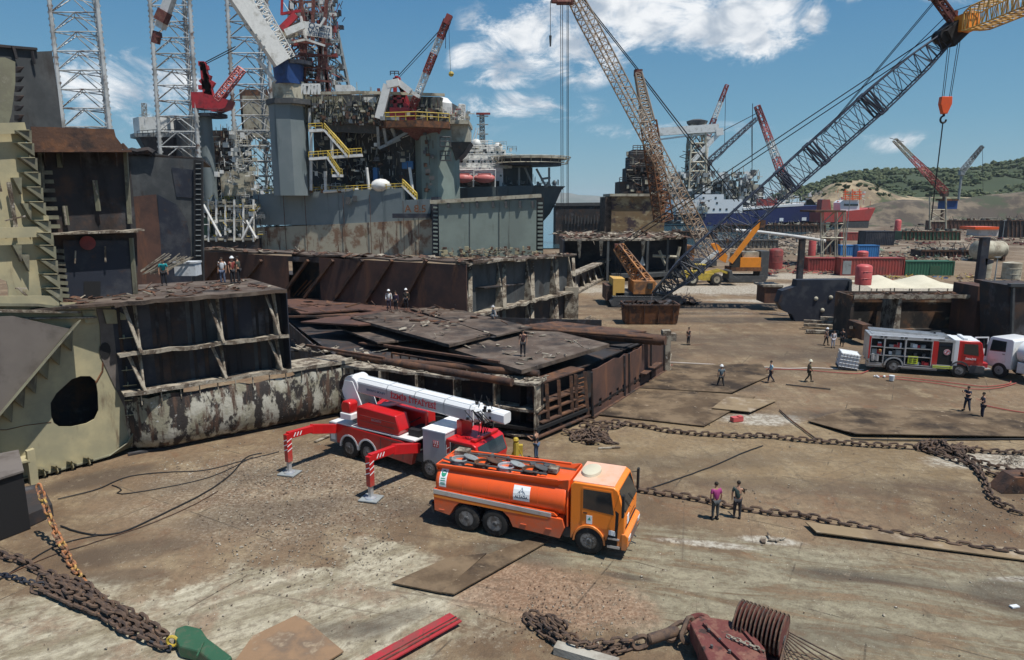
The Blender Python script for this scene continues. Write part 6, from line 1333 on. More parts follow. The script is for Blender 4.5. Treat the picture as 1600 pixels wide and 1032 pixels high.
    greeble(T, 'column_pipework', ['dgrey', 'beiged', 'cream'], (424, 160, 436, 300), 186, 6, 60, r, .9)
    greeble(T, 'column_pipework', ['rust', 'dgrey'], (662, 206, 676, 300), 184, 3, 30, r, .8, kinds='bt')
platform()
def left_rig():
    r = random.Random(31)
    T = Th('jackup_platform', 'jack-up rig deck with a white octagonal module, seen between the lattice legs', 'drilling rig', (-85, 212, 0))
    g = MB(); column(g, 252, 187, 212, 214, 7.5, n=8); mod = T.part(g, 'accommodation_module', 'white'); g = MB(); column(g, 296, 188, 214, 222, 6, n=8); T.part(g, 'store_module', 'cream')
    g = MB(); column(g, 256, 212, 218, 211, 9.2, n=10); T.part(g, 'module_gallery', 'grey')
    g = MB(); column(g, 262, 218, 250, 214, 5.5, n=10, r2=8.4); T.part(g, 'support_cone', 'navy')
    g = MB(); g.rail([P(215, 214, 210), P(240, 212, 208), P(285, 212, 208)], 1.6, .1, 1.6); T.part(g, 'railing', 'dgrey')
    g = MB(); g.lattice(P(226, 188, 216), P(225, 162, 216), 1.0, n=5, r=.08, rc=.12); g.tube(P(217, 180, 216), P(234, 180, 216), .12); g.tube(P(222, 172, 216), P(230, 172, 216), .1); T.part(g, 'antenna', 'grey')
    greeble(T, 'roof_gear', ['grey', 'white', 'dgrey'], (218, 182, 300, 188), 214, 8, 45, r, .7)
    g = MB(); bp(g, 300, 204, 372, 392, 222, 14); bp(g, 225, 250, 300, 392, 216, 12); T.part(g, 'hull_block', 'rustd')
    g = MB(); bp(g, 345, 205, 375, 214, 210, 10); bp(g, 376, 140, 425, 206, 226, 8); T.part(g, 'deck_house', 'rust')
    g = MB(); bp(g, 380, 150, 430, 215, 224, 6); T.part(g, 'tank_block', 'cream')
    greeble(T, 'deck_machinery', ['cream', 'dgrey', 'rust', 'grey'], (300, 200, 430, 320), 214, 7, 260, r, 1.0, kinds='bptx')
    # red pedestal crane
    g = MB(); column(g, 331, 180, 325, 200, 1.9, n=14, rot=0); ped = T.part(g, 'crane_pedestal', 'hullg', smooth=True)
    g = MB(); column(g, 331, 179, 184, 198, 4.2, n=14); g.rail([P(310, 179, 197), P(350, 179, 197)], 1.4, .08, 1.6); T.part(g, 'pedestal_gallery', 'navy', ped)
    g = MB(); bp(g, 299, 144, 318, 169, 198, 6); g.slab([P(318, 146, 198), P(357, 156, 198), P(352, 168, 198), P(334, 175, 198), (P(318, 170, 198))], V(0, 5, 0)); cr = T.part(g, 'crane_house', 'red')
    g = MB()
    for a, b in (((316, 98), (324, 172)), ((318, 98), (334, 168)), ((311, 100), (320, 100)), ((319, 118), (330, 122)), ((314, 125), (330, 145)), ((322, 148), (334, 128)), ((311, 137), (325, 137)), ((319, 100), (329, 170)), ((324, 120), (334, 160)), ((354, 146), (336, 168)), ((314, 108), (326, 106))): g.beam(P(*a, 199), P(*b, 199), 1.15)
    T.part(g, 'crane_mast', 'red', cr)
    g = MB(); g.lattice(P(340, 156, 199), P(378, 108, 199), 1.8, n=8, r=.14, rc=.22); T.part(g, 'crane_boom', 'boat', cr)
    g = MB(); g.tube(P(320, 98, 199), P(368, 73, 198), .14, n=4); g.tube(P(320, 101, 199), P(368, 77, 198), .12, n=4); T.part(g, 'rope', 'cable', cr)
    # low scaffold decks in front
    g = MB()
    for x0, y0, x1 in ((312, 316, 366), (314, 322, 400), (345, 345, 395), (316, 374, 400)): g.beam(P(x0, y0, 186), P(x1, y0, 186), 2.2, .5)
    lf = T.part(g, 'scaffold_floor', 'cream')
    g = MB()
    for x in (314, 326, 338, 352, 366, 380, 396): g.tube(P(x, 378, 185), P(x, 312, 185), .28, n=5)
    for a, b in (((318, 320), (345, 370)), ((385, 345), (400, 372)), ((395, 340), (378, 374))): g.tube(P(*a, 184), P(*b, 184), .35, n=5)
    T.part(g, 'scaffold_post', 'white', lf)
    g = MB(); bp(g, 315, 341, 327, 368, 188, 3); T.part(g, 'teal_container', 'green'); g = MB(); bp(g, 333, 340, 370, 366, 190, 3); T.part(g, 'container', 'hullp')
    g = MB(); bp(g, 345, 268, 392, 306, 204, 3); T.part(g, 'corrugated_wall', 'cream')
    greeble(T, 'scaffold_gear', ['white', 'cream', 'yellow', 'grey', 'dgrey'], (314, 312, 400, 374), 184, 5, 240, r, .8, kinds='bptrx')
    greeble(T, 'scaffold_gear', ['white', 'cream', 'grey'], (335, 206, 400, 312), 198, 8, 160, r, 1.0, kinds='bptrx')
    g = MB(); bp(g, 312, 374, 402, 412, 186, 12); T.part(g, 'base_pontoon', 'rustd')
left_rig()
def green_block():
    T = Th('green_hull_block', 'pale green flat plated hull block standing in front of the grey ship bow', 'ship section', (-8, 179, 0))
    g = MB(); bp(g, 686, 313, 838, 420, 177, 10); T.part(g, 'side_plating', 'hullp')
    g = MB(); bp(g, 675, 308, 686, 420, 178, 8); T.part(g, 'left_end', 'navy'); g = MB(); bp(g, 838, 308, 849, 420, 178, 9); T.part(g, 'right_end', 'black')
    g = MB(); g.beam(P(672, 316, 176.5), P(846, 306, 176.5), .5, .9); T.part(g, 'top_edge', 'cream')
    g = MB()
    for x in (700, 722, 745, 770, 790, 812, 832): g.beam(P(x, 314, 176.6), P(x + 1, 325, 176.6), .5, .6)
    g.beam(P(734, 316, 176.9), P(734, 400, 176.9), .16, .1); g.beam(P(780, 316, 176.9), P(780, 400, 176.9), .16, .1); T.part(g, 'bracket', 'dgrey')
    for k in range(13):
        g = MB(); y = 318 + k*6.3; g.beam(P(840, y, 177.4), P(848, y, 177.4), .3, .5); T.part(g, 'rung', 'hullp'); g = MB(); g.beam(P(677, y, 177.4), P(684, y + .5, 177.4), .25, .4); T.part(g, 'rung', 'hullp')
    r = random.Random(3); greeble(T, 'rubble', ['ash', 'rust', 'beige'], (690, 388, 850, 402), 174, 3, 130, r, .7, kinds='bp')
green_block()
def grey_ship():
    r = random.Random(41)
    T = Th('accommodation_ship', 'grey hulled ship with white superstructure, pink lifeboats and a raised helideck over its bow', 'ship', (5, 220, 0))
    g = MB(); Y = 214; D = 24
    prof = [(640, 296), (700, 294), (790, 291), (873, 290), (871, 297), (862, 318), (852, 336), (848, 352), (846, 390), (640, 390)]
    q = [P(x, y, Y) for x, y in prof]; k = len(q)
    mid = [V(p.x + (0 if i not in (3, 4, 5, 6) else (3 if i == 3 else 2)), Y + D/2, p.z) for i, p in enumerate(q)]
    far = [V(p.x - (0 if i not in (3, 4, 5, 6, 7) else 8), Y + D, p.z) for i, p in enumerate(q)]
    near = [V(p.x - (0 if i not in (3, 4, 5, 6, 7) else 8), Y, p.z) for i, p in enumerate(q)]
    g.add(near + mid + far, [tuple(range(k)), tuple(range(3*k-1, 2*k-1, -1))] + [(j*k+i, j*k+(i+1) % k, (j+1)*k+(i+1) % k, (j+1)*k+i) for j in range(2) for i in range(k)]); T.part(g, 'hull', 'hullship')
    tiers = ((704, 262, 786, 292, 216, 10), (706, 247, 800, 263, 218, 10), (708, 234, 790, 248, 220, 9), (716, 226, 770, 235, 222, 7))
    for i, (x0, y0, x1, y1, YY, DD) in enumerate(tiers):
        g = MB(); bp(g, x0, y0, x1, y1, YY, DD); sp = T.part(g, 'superstructure_tier', 'white')
        g = MB(); a, b = P(x0, y0, YY - .5), P(x1, y0, YY - .5); g.rail([a, b], 1.2, .07, 1.6); T.part(g, 'railing', 'white', sp)
        for x in range(x0 + 5, x1 - 4, 9):
            g = MB(); ym = (y0 + y1)/2 - 2; bp(g, x, ym - 1.8, x + 3, ym + 1.6, YY - .12, .2); T.part(g, 'window', 'glass', sp)
    g = MB(); bp(g, 786, 262, 832, 290, 220, 8); T.part(g, 'bow_house', 'hullship'); g = MB(); bp(g, 772, 250, 830, 266, 221, 6); T.part(g, 'bridge_front', 'cream')
    greeble(T, 'ship_gear', ['white', 'grey', 'cream', 'dgrey'], (708, 224, 800, 262), 214, 6, 80, r, .7, kinds='bptr')
    greeble(T, 'foredeck_gear', ['grey', 'dgrey', 'hullg'], (786, 284, 868, 291), 216, 8, 60, r, .9)
    for x in (707, 741):
        c = P(x + 16, 279, 213); g = MB(); g.ball(c, 3.2, 14, sq=(1.05, .42, .45)); lb = T.part(g, 'lifeboat', 'boat', smooth=True)
        g = MB(); g.box(c + V(0, 0, 1.1), (4.0, 1.6, .8)); T.part(g, 'canopy', 'boat', lb)
        g = MB(); g.tube(c + V(3.2, 0, -2.6), c + V(3.4, 0, 2.6), .22, n=5); g.tube(c + V(-3.0, 0, 2.4), c + V(3.4, 0, 2.6), .14, n=5); T.part(g, 'davit', 'white', lb)
    g = MB(); bp(g, 706, 283, 780, 292, 214.5, 2); T.part(g, 'boat_recess_shade', 'black')  # black box standing in for the shade behind the lifeboats
    # helideck
    c = P(828, 248, 222); g = MB(); n = 24; R1 = 11.6
    g.prism([(c.x + R1*math.cos(2*math.pi*i/n), c.y - 2 + R1*.9*math.sin(2*math.pi*i/n)) for i in range(n)], 'z', c.z - .5, c.z + .1); hd = T.part(g, 'helideck', 'cream')
    g = MB(); g.prism([(c.x + R1*.85*math.cos(2*math.pi*i/n), c.y - 2 + R1*.8*math.sin(2*math.pi*i/n)) for i in range(n)], 'z', c.z - 2.4, c.z - .5); T.part(g, 'helideck_underside', 'navy', hd)
    g = MB(); 
    for rr, dz in ((1.1, .2), (1.02, -1.7)): g.path([(c.x + R1*rr*math.cos(2*math.pi*i/n), c.y - 2 + R1*.9*rr*math.sin(2*math.pi*i/n), c.z + dz) for i in range(n)], .13, 4, closed=True)
    for i in range(n): a = 2*math.pi*i/n; g.tube((c.x + R1*math.cos(a), c.y - 2 + R1*.9*math.sin(a), c.z - 1.7), (c.x + R1*1.1*math.cos(a), c.y - 2 + R1*.99*math.sin(a), c.z + .3), .09, n=4)
    T.part(g, 'safety_net', 'cream', hd)
    for a, b in (((811, 262), (811, 290)), ((858, 262), (858, 291)), ((820, 262), (832, 290)), ((838, 264), (852, 290)), ((846, 280), (860, 278)), ((866, 282), (868, 291))):
        g = MB(); g.tube(P(*a, 216), P(*b, 216), .38, n=6); T.part(g, 'helideck_leg', 'grey', hd)
    g = MB(); g.lattice(P(754, 232, 224), P(753, 180, 224), 1.6, 1.2, n=11, r=.11, rc=.2); 
    for y in (182, 195, 210, 221): g.beam(P(745, y, 223), P(763, y, 223), .35)
    mst = T.part(g, 'radar_mast', 'grey'); g = MB(); g.beam(P(744, 178, 223), P(766, 178, 223), .6); T.part(g, 'radar_bar', 'dred', mst); g = MB(); g.tube(P(738, 222, 222), P(744, 200, 222), .15, n=4); g.tube(P(742, 222, 222), P(748, 200, 222), .15, n=4); T.part(g, 'mast_stay', 'white', mst)
    for x, y in ((744, 225), (778, 231)):
        g = MB(); p = P(x, y, 221); g.ball(p, 1.5, 14); dm = T.part(g, 'radome', 'white', smooth=True); g = MB(); g.tube(p - V(0, 0, 3), p, .8, n=10); T.part(g, 'radome_base', 'cream', dm)
    g = MB(); g.tube(P(872, 290, 220), P(872, 281, 220), .2); T.part(g, 'jackstaff', 'dgrey')
M['hullship'] = mat('dark slate ship paint', (.055,.075,.085), [((.075,.095,.10), .15, .55, .1), ((.04,.045,.05), (.5,.5,.06), .62, .08)], rough=.5, var=.06, vscale=.2)
grey_ship()
# ---------------------------------------------------------------- cranes and wrecks in the middle distance
def tan_crane():
    T = Th('lattice_boom_crane', 'tan lattice boom crane with a rusty orange mast, boom head at the top edge', 'crane', (G(1075, 415) + V(0, 10, 0)))
    g = MB(); a, b = P(1112, 400, 150), P(897, -6, 136); g.lattice(a, b, 1.5, 2.0, n=46, r=.07, rc=.15, wm=2.3, t=.06); T.part(g, 'boom', 'tan')
    g = MB(); g.beam(P(896, 2, 136), P(862, -1, 135), 1.0, 1.2); g.tube(P(893, 4, 135.5), P(870, 4, 135), .5, n=8); T.part(g, 'boom_head', 'maroon')
    g = MB()
    for x0, x1, yb in ((876, 877, 398), (879, 880, 398), (886, 886, 396), (888, 888, 396)): g.tube(P(x0, 4, 135), P(x1, yb, 135), .06, n=4)
    g.tube(P(860, 2, 135), P(860, 58, 135), .05, n=4); T.part(g, 'hoist_rope', 'cable')
    g = MB(); g.tube(P(860, 56, 135), P(860, 73, 135), .28, .15, n=6); T.part(g, 'line_weight', 'dgrey')
    g = MB(); g.tube(P(903, -8, 136), P(997, 112, 150), .13, n=4); g.tube(P(906, -8, 136), P(1000, 112, 150), .13, n=4); g.tube(P(1000, 114, 150), P(1155, 315, 152), .13, n=4); g.tube(P(997, 114, 150), P(1148, 315, 152), .1, n=4); T.part(g, 'pendant_rope', 'cable')
    g = MB(); m0, m1, m2 = P(1037, 345, 152), P(1013, 190, 150), P(997, 114, 150); g.lattice(m1, m2, 2.2, 1.3, n=14, r=.09, rc=.18); mm = T.part(g, 'mast', 'tan')
    g = MB(); g.lattice(m0, m1, 2.9, 2.4, n=18, r=.11, rc=.2); T.part(g, 'mast_base', 'rusto', mm); g = MB(); g.box(m2, (1.6, 1.4, 1.2)); T.part(g, 'mast_cap', 'maroon', mm)
    g = MB(); bp(g, 1030, 385, 1085, 408, 148, 6); T.part(g, 'machinery_house', 'corange'); g = MB(); bp(g, 1025, 408, 1120, 416, 147, 8); T.part(g, 'crawler_track', 'dgrey')
tan_crane()
def big_crane():
    r = random.Random(2); Y0 = 94
    TY = 84.0
    T = Th('crawler_crane', 'big crawler crane with slate lattice boom, yellow upper jib and orange hook block', 'crane', G(1005, 472))
    foot, tip = P(1026, 462, 92), P(1487, 52, TY)
    g = MB(); mid = foot.lerp(tip, .90); g.lattice(foot, mid, .9, 2.5, n=30, r=.045, rc=.095, wm=3.1, t=.12); g.lattice(mid, tip, 2.5, 1.3, n=6, r=.05, rc=.10); bm_ = T.part(g, 'boom', 'slat')
    for u in (.47, .57, .75):
        g = MB(); c, e = foot.lerp(tip, u), foot.lerp(tip, u + .02); g.lattice(c, e, 3.15, n=2, r=.1, rc=.15); T.part(g, 'boom_joint', 'slat', bm_)
    g = MB(); g.lattice(foot, foot.lerp(tip, .14), 1.5, 2.8, n=6, r=.09, rc=.15); T.part(g, 'boom_butt', 'dgrey', bm_)
    g = MB(); g.box(tip, (2.6, 1.9, 2.1), rot=Euler((0, -.7, .3))); 
    for k in range(5): g.tube(tip + V(-1 + k*.5, -.9, -.3 + .3*k), tip + V(-1 + k*.5, .9, -.3 + .3*k), .8, n=12)
    hd = T.part(g, 'boom_head', 'black')
    j0, j1 = P(1497, 42, TY), P(1640, -18, TY-14); g = MB(); g.lattice(P(1518, 34, TY-2), j1, 1.9, n=15, r=.055, rc=.09, wm=2.4); jb = T.part(g, 'upper_jib', 'ylat')
    g = MB(); g.beam(j0, P(1522, 31, TY-2), 1.6, 1.8); T.part(g, 'jib_foot', 'eorange', jb)
    g = MB(); s1 = P(1463, -4, TY); g.lattice(P(1497, 42, TY), s1, .7, n=6, r=.08, rc=.14); g.box(P(1486, 24, TY), (1.1, .8, .8)); g.box(s1, (1.5, .6, .6)); T.part(g, 'jib_strut', 'maroon')
    g = MB(); g.tube(s1, P(1640, -40, TY-14), .05, n=4); g.tube(P(1489, 18, TY), P(1640, -33, TY-14), .045, n=4)
    for dx in (0, 3): g.tube(P(1461 + dx, 0, TY), foot.lerp(tip, .60) + V(dx*.05, 0, 1.8), .045, n=4)
    g.tube(P(1482, 22, TY), foot.lerp(tip, .62) + V(.2, 0, 1.7), .045, n=4)
    gt = P(966, 386, 96)
    for dx, dz in ((-.5, 0), (.5, 0), (0, .35)): g.tube(tip + V(dx, 0, .9 + dz), gt + V(dx, 0, dz), .06, n=4)
    T.part(g, 'pendant_rope', 'cable')
    # hook block on four falls
    hb = P(1488, 163, TY); hb = V(tip.x + .15, tip.y, hb.z); g = MB()
    for dx in (-.28, -.15, .28, .4): g.tube(V(tip.x + dx*2.0 + .3, tip.y, tip.z - .6), hb + V(dx*1.5, 0, .7), .04, n=4)
    T.part(g, 'hoist_rope', 'cable')
    g = MB(); K = 1.5; g.prism([(hb.x + x*K, hb.z + z*K) for x, z in ((-.42, .55), (.42, .55), (.45, 0), (.18, -.75), (-.18, -.75), (-.45, 0))], 'y', hb.y - .3, hb.y + .3); hk = T.part(g, 'hook_block', 'orange', bevel=.06)
    g = MB(); g.path([hb + V(.34*math.cos(a), 0, -1.75 + .4*math.sin(a)) for a in [R(100) + R(26)*k for k in range(11)]], .11, 6); g.tube(hb + V(0,0,-1), hb + V(0,0,-1.4), .14); T.part(g, 'hook', 'black', hk)
    g = MB(); g.tube(hb + V(0, 0, -2.0), hb + V(-.1, 0, -13.5), .07, n=5); T.part(g, 'sling', 'black', hk)
    # upper works
    g = MB(); m0 = P(1014, 452, 93); g.lattice(m0, gt, 1.7, 1.1, n=7, r=.1, rc=.17); ms = T.part(g, 'gantry_mast', 'corange')
    g = MB(); g.box(gt, (1.0, .9, .8)); T.part(g, 'gantry_head', 'maroon', ms)
    g = MB()
    for dx in (-.4, 0, .4): g.tube(gt + V(dx - .1, 0, 0), P(967 + dx*6, 458, 95), .05, n=4)
    T.part(g, 'gantry_rope', 'cable', ms)
    g = MB(); bp(g, 990, 440, 1024, 460, 91.5, 4.5); hs = T.part(g, 'machinery_house', 'corange'); g = MB(); bp(g, 958, 436, 976, 462, 92, 4); T.part(g, 'counterweight', 'ylat'); g = MB(); bp(g, 947, 447, 960, 470, 92.5, 4); T.part(g, 'counterweight', 'rust')
    g = MB(); bp(g, 1012, 443, 1020, 452, 91.3, .3); T.part(g, 'cab_window', 'glass', hs)
    g = MB(); bp(g, 962, 458, 1040, 466, 92, 5); T.part(g, 'turntable', 'dgrey')
    for dy in (0, 5.2):
        g = MB(); a = G(958, 482) + V(0, 1 + dy, .75); g.prism([(a.x, .1), (a.x + .5, -.0 + .05), (a.x + 9, .05), (a.x + 9.6, .6), (a.x + 9.2, 1.35), (a.x + .3, 1.35), (a.x - .3, .7)], 'y', a.y, a.y + 1.2)
        for k in range(26): g.box((a.x + .2 + k*.36, a.y + .6, 1.38), (.26, 1.25, .08)); 
        T.part(g, 'crawler_track', 'dgrey')
big_crane()
def skip():
    T = Th('scrap_skip', 'rust orange open scrap skip standing in front of the crawler crane', 'skip', G(1018, 508) + V(0, 1.5, 0))
    c = T.loc; w, d, h = 3.15, 1.5, 2.3; g = MB()
    for s in (-1, 1): g.slab([c + V(-w*.94, s*d*.8, .1), c + V(w*.94, s*d*.8, .1), c + V(w, s*d, h), c + V(-w, s*d, h)], V(0, .06, 0)); g.slab([c + V(s*w*.94, -d*.8, .1), c + V(s*w*.94, d*.8, .1), c + V(s*w, d, h), c + V(s*w, -d, h)], V(.06, 0, 0))
    g.box(c + V(0, 0, .12), (w*1.86, d*1.6, .08)); T.part(g, 'hopper', 'rusto')
    g = MB()
    for s in (-1, 1): g.beam(c + V(-w, s*d, h), c + V(w, s*d, h), .16, .16); g.beam(c + V(s*w, -d, h), c + V(s*w, d, h), .16, .16)
    for k in range(4): x = -w*.8 + k*w*.53; g.beam(c + V(x, -d*.84, .2), c + V(x, -d - .03, h), .12, .1)
    T.part(g, 'rim', 'rust'); r = random.Random(1); g = MB(); scraps(g, [c + V(-w, -d, h-.2), c + V(w, -d, h-.2), c + V(w, d, h), c + V(-w, d, h)], 50, r, .9, .8); T.part(g, 'load', 'rustd', kind='stuff')
    g = MB(); q = G(1040, 474); scraps(g, [q + V(-3.5, -2, .2), q + V(4, -2, .2), q + V(4, 2, .6), q + V(-3, 2, .8)], 160, r, 1.1, .7); g.v = [(x - q.x, y - q.y, z) for x, y, z in g.v]; o = g.build('scrap_heap', 'rustd', at=q, label='dark scrap heap between the crawler crane and the rusty skip', cat='scrap heap', kind='stuff')
skip()
def loader():
    o = P(1101, 446, 114); t = thing('wheel_loader', 'yellow wheel loader with its bucket raised, parked left of the orange excavator', 'wheel loader', (o.x, 116, 0), R(4))
    for x in (-1.9, 2.2):
        for s in (-1, 1): add_wheel(t, x, s*1.25, 1.0, .65, 'cream', deep=.1, n=20)
    g = MB(); g.prism([(-3.4, 1.0), (-.2, .9), (-.2, 2.0), (-1.2, 2.6), (-3.3, 2.3)], 'y', -1.0, 1.0); g.build('engine_cover', 'yellow', t, bevel=.08)
    g = MB(); g.prism([(-.2, .8), (2.6, .8), (2.6, 1.8), (.6, 2.1), (-.2, 1.9)], 'y', -.8, .8); g.build('front_frame', 'yellow', t, bevel=.06)
    g = MB(); g.box((-.5, 0, 2.7), (1.4, 1.5, 1.5)); cb = g.build('cab', 'glass', t, bevel=.05); g = MB()
    for x in (-1.2, .2):
        for y in (-.75, .75): g.beam((x, y, 1.9), (x, y, 3.45), .12)
    g.box((-.5, 0, 3.5), (1.7, 1.7, .12)); g.build('cab_frame', 'yellow', cb)
    for s in (-1, 1):
        g = MB(); g.beam((.8, s*.6, 2.0), (3.0, s*.6, 2.5), .25, .4); g.beam((3.0, s*.6, 2.5), (4.6, s*.6, 1.9), .25, .35); g.build('lift_arm', 'yellow', t)
    g = MB(); g.prism([(4.2, 1.1), (5.9, .9), (6.1, 1.1), (4.9, 1.7), (4.6, 2.6), (4.2, 2.4)], 'y', -1.5, 1.5); g.build('bucket', 'dgrey', t, bevel=.05)
loader()
def excavator():
    T = Th('demolition_excavator', 'orange tracked excavator with a long thin raised boom behind the wheel loader', 'excavator', G(1168, 436) + V(0, 2, 0)); Y = 119
    for dy in (0, 3):
        g = MB(); a, b = P(1140, 432, Y), P(1196, 432, Y); g.prism([(a.x, .1), (b.x, .1), (b.x + .3, .6), (b.x - .2, 1.2), (a.x + .2, 1.2), (a.x - .3, .6)], 'y', Y + dy, Y + dy + .8); T.part(g, 'track', 'dgrey')
    g = MB(); bp(g, 1156, 403, 1189, 418, Y, 3.4); T.part(g, 'engine_house', 'eorange'); g = MB(); bp(g, 1142, 418, 1190, 424, Y, 3.6); T.part(g, 'turntable', 'rusto')
    g = MB(); bp(g, 1145, 396, 1157, 418, Y, 1.8); T.part(g, 'cab', 'glass'); g = MB(); bp(g, 1188, 393, 1201, 436, Y + .4, 3.4); T.part(g, 'counterweight', 'dgrey')
    g = MB(); bp(g, 1160, 394, 1186, 403, Y + .5, 2.5); T.part(g, 'engine_hood', 'cream')
    g = MB(); g.beam(P(1141, 410, Y), P(1190, 346, Y), .5, .8); T.part(g, 'boom', 'eorange'); g = MB(); g.slab([P(1112, 382, Y), P(1120, 380, Y), P(1137, 400, Y), P(1134, 411, Y), P(1124, 406, Y)], V(0, .8, 0)); T.part(g, 'stick', 'eorange')
    g = MB(); g.beam(P(1192, 344, Y), P(1190, 356, Y), .8); T.part(g, 'shear', 'rust'); g = MB(); g.beam(P(1092, 416, Y), P(1122, 392, Y), .35, .5); T.part(g, 'hydraulic_arm', 'white')
excavator()
def open_barge():
    r = random.Random(6); T = Th('open_barge_section', 'dark open fronted barge section with a pale ragged deck behind the crawler crane', 'ship section', G(985, 440) + V(0, 2, 0)); Y = 121
    zt = P(980, 374, Y).z; xa, xm, xb = P(882, 400, Y).x, P(948, 400, Y).x, P(1085, 400, Y).x
    g = MB(); g.prism([(xa, Y), (P(1012, 400, Y).x, Y), (xb, Y + 7), (xb + 3, Y + 26), (xa + 2, Y + 26)], 'z', zt - .3, zt); dk = T.part(g, 'deck', 'ash')
    g = MB(); scraps(g, [V(xa, Y, zt+.1), V(xb, Y + 3, zt+.1), V(xb, Y + 24, zt+.1), V(xa, Y + 24, zt+.1)], 240, r, 1.8, .3); T.part(g, 'scrap', 'rust', dk, kind='stuff'); g = MB(); scraps(g, [V(xa, Y, zt+.1), V(xb, Y + 3, zt+.1), V(xb, Y + 22, zt+.3), V(xa, Y + 22, zt+.3)], 140, r, 1.6, .4); T.part(g, 'pale_scrap', 'ash', dk, kind='stuff')
    g = MB(); g.box(((xa+xb)/2, Y + 9, zt/2), (xb - xa, .3, zt - .6)); g.box((xb, Y + 10, zt/2), (.3, 8, zt - .6)); g.box((xa, Y + 6, zt/2), (.3, 10, zt - .6)); T.part(g, 'inner_bulkhead', 'navy')
    g = MB(); g.prism([(xm + 1, Y + .5), (P(1012, 400, Y).x, Y + .3), (xb, Y + 6), (xb, Y + 9), (xm + 1, Y + 9)], 'z', .6, 1.3); T.part(g, 'floor', 'char')
    for x in (950, 1012, 1050, 1083): g = MB(); c = P(x, 400, Y).x; yy = Y + .3 + max(0, (x - 1012)*.09); g.box((c, yy, zt/2), (.4, .5, zt)); T.part(g, 'pillar', 'char')
    for x, h in ((906, 3.4), (940, 3.0), (973, 2.2), (1006, 3.0)): g = MB(); c = P(x, 374, Y).x; g.slab([V(c - .5, Y - .2, zt), V(c + .3, Y - .2, zt), V(c + .2, Y + .5, zt - h), V(c - .1, Y + .5, zt - h)], .15); T.part(g, 'hanging_bracket', 'ash')
    g = MB()
    for a, b in (((1062, 386), (1055, 418)), ((1030, 392), (1040, 415)), ((1020, 400), (1060, 402)), ((985, 410), (1000, 412))): g.tube(P(*a, Y + 5), P(*b, Y + 5), .3, n=6)
    T.part(g, 'pipe', 'cream', kind='stuff'); g = MB(); g.slab([P(999, 415, Y + 2), P(1008, 415, Y + 2), P(1004, 400, Y + 2)], V(0, .2, 0)); T.part(g, 'torn_plate', 'white')
    T = Th('barge_offcut', 'low dark rusty hull offcut lying at the left foot of the open barge', 'ship section', G(915, 438)); g = MB(); a, b = G(882, 462), G(948, 428)
    wall(g, a, b, 0, 3.0, .3); T.part(g, 'side_plate', 'rustd'); g = MB()
    for z in (.1, 3.0): g.slab([a + V(0, 0, z), b + V(0, 0, z), b + V(1, -2, z), a + V(1, -2, z)], V(0, 0, .3))
    for k in range(8): c = a.lerp(b, k/7); g.slab([c, c + V(0, 0, 3), c + V(.9, -1.6, .1)], .25)
    T.part(g, 'shelf', 'ash')
open_barge()
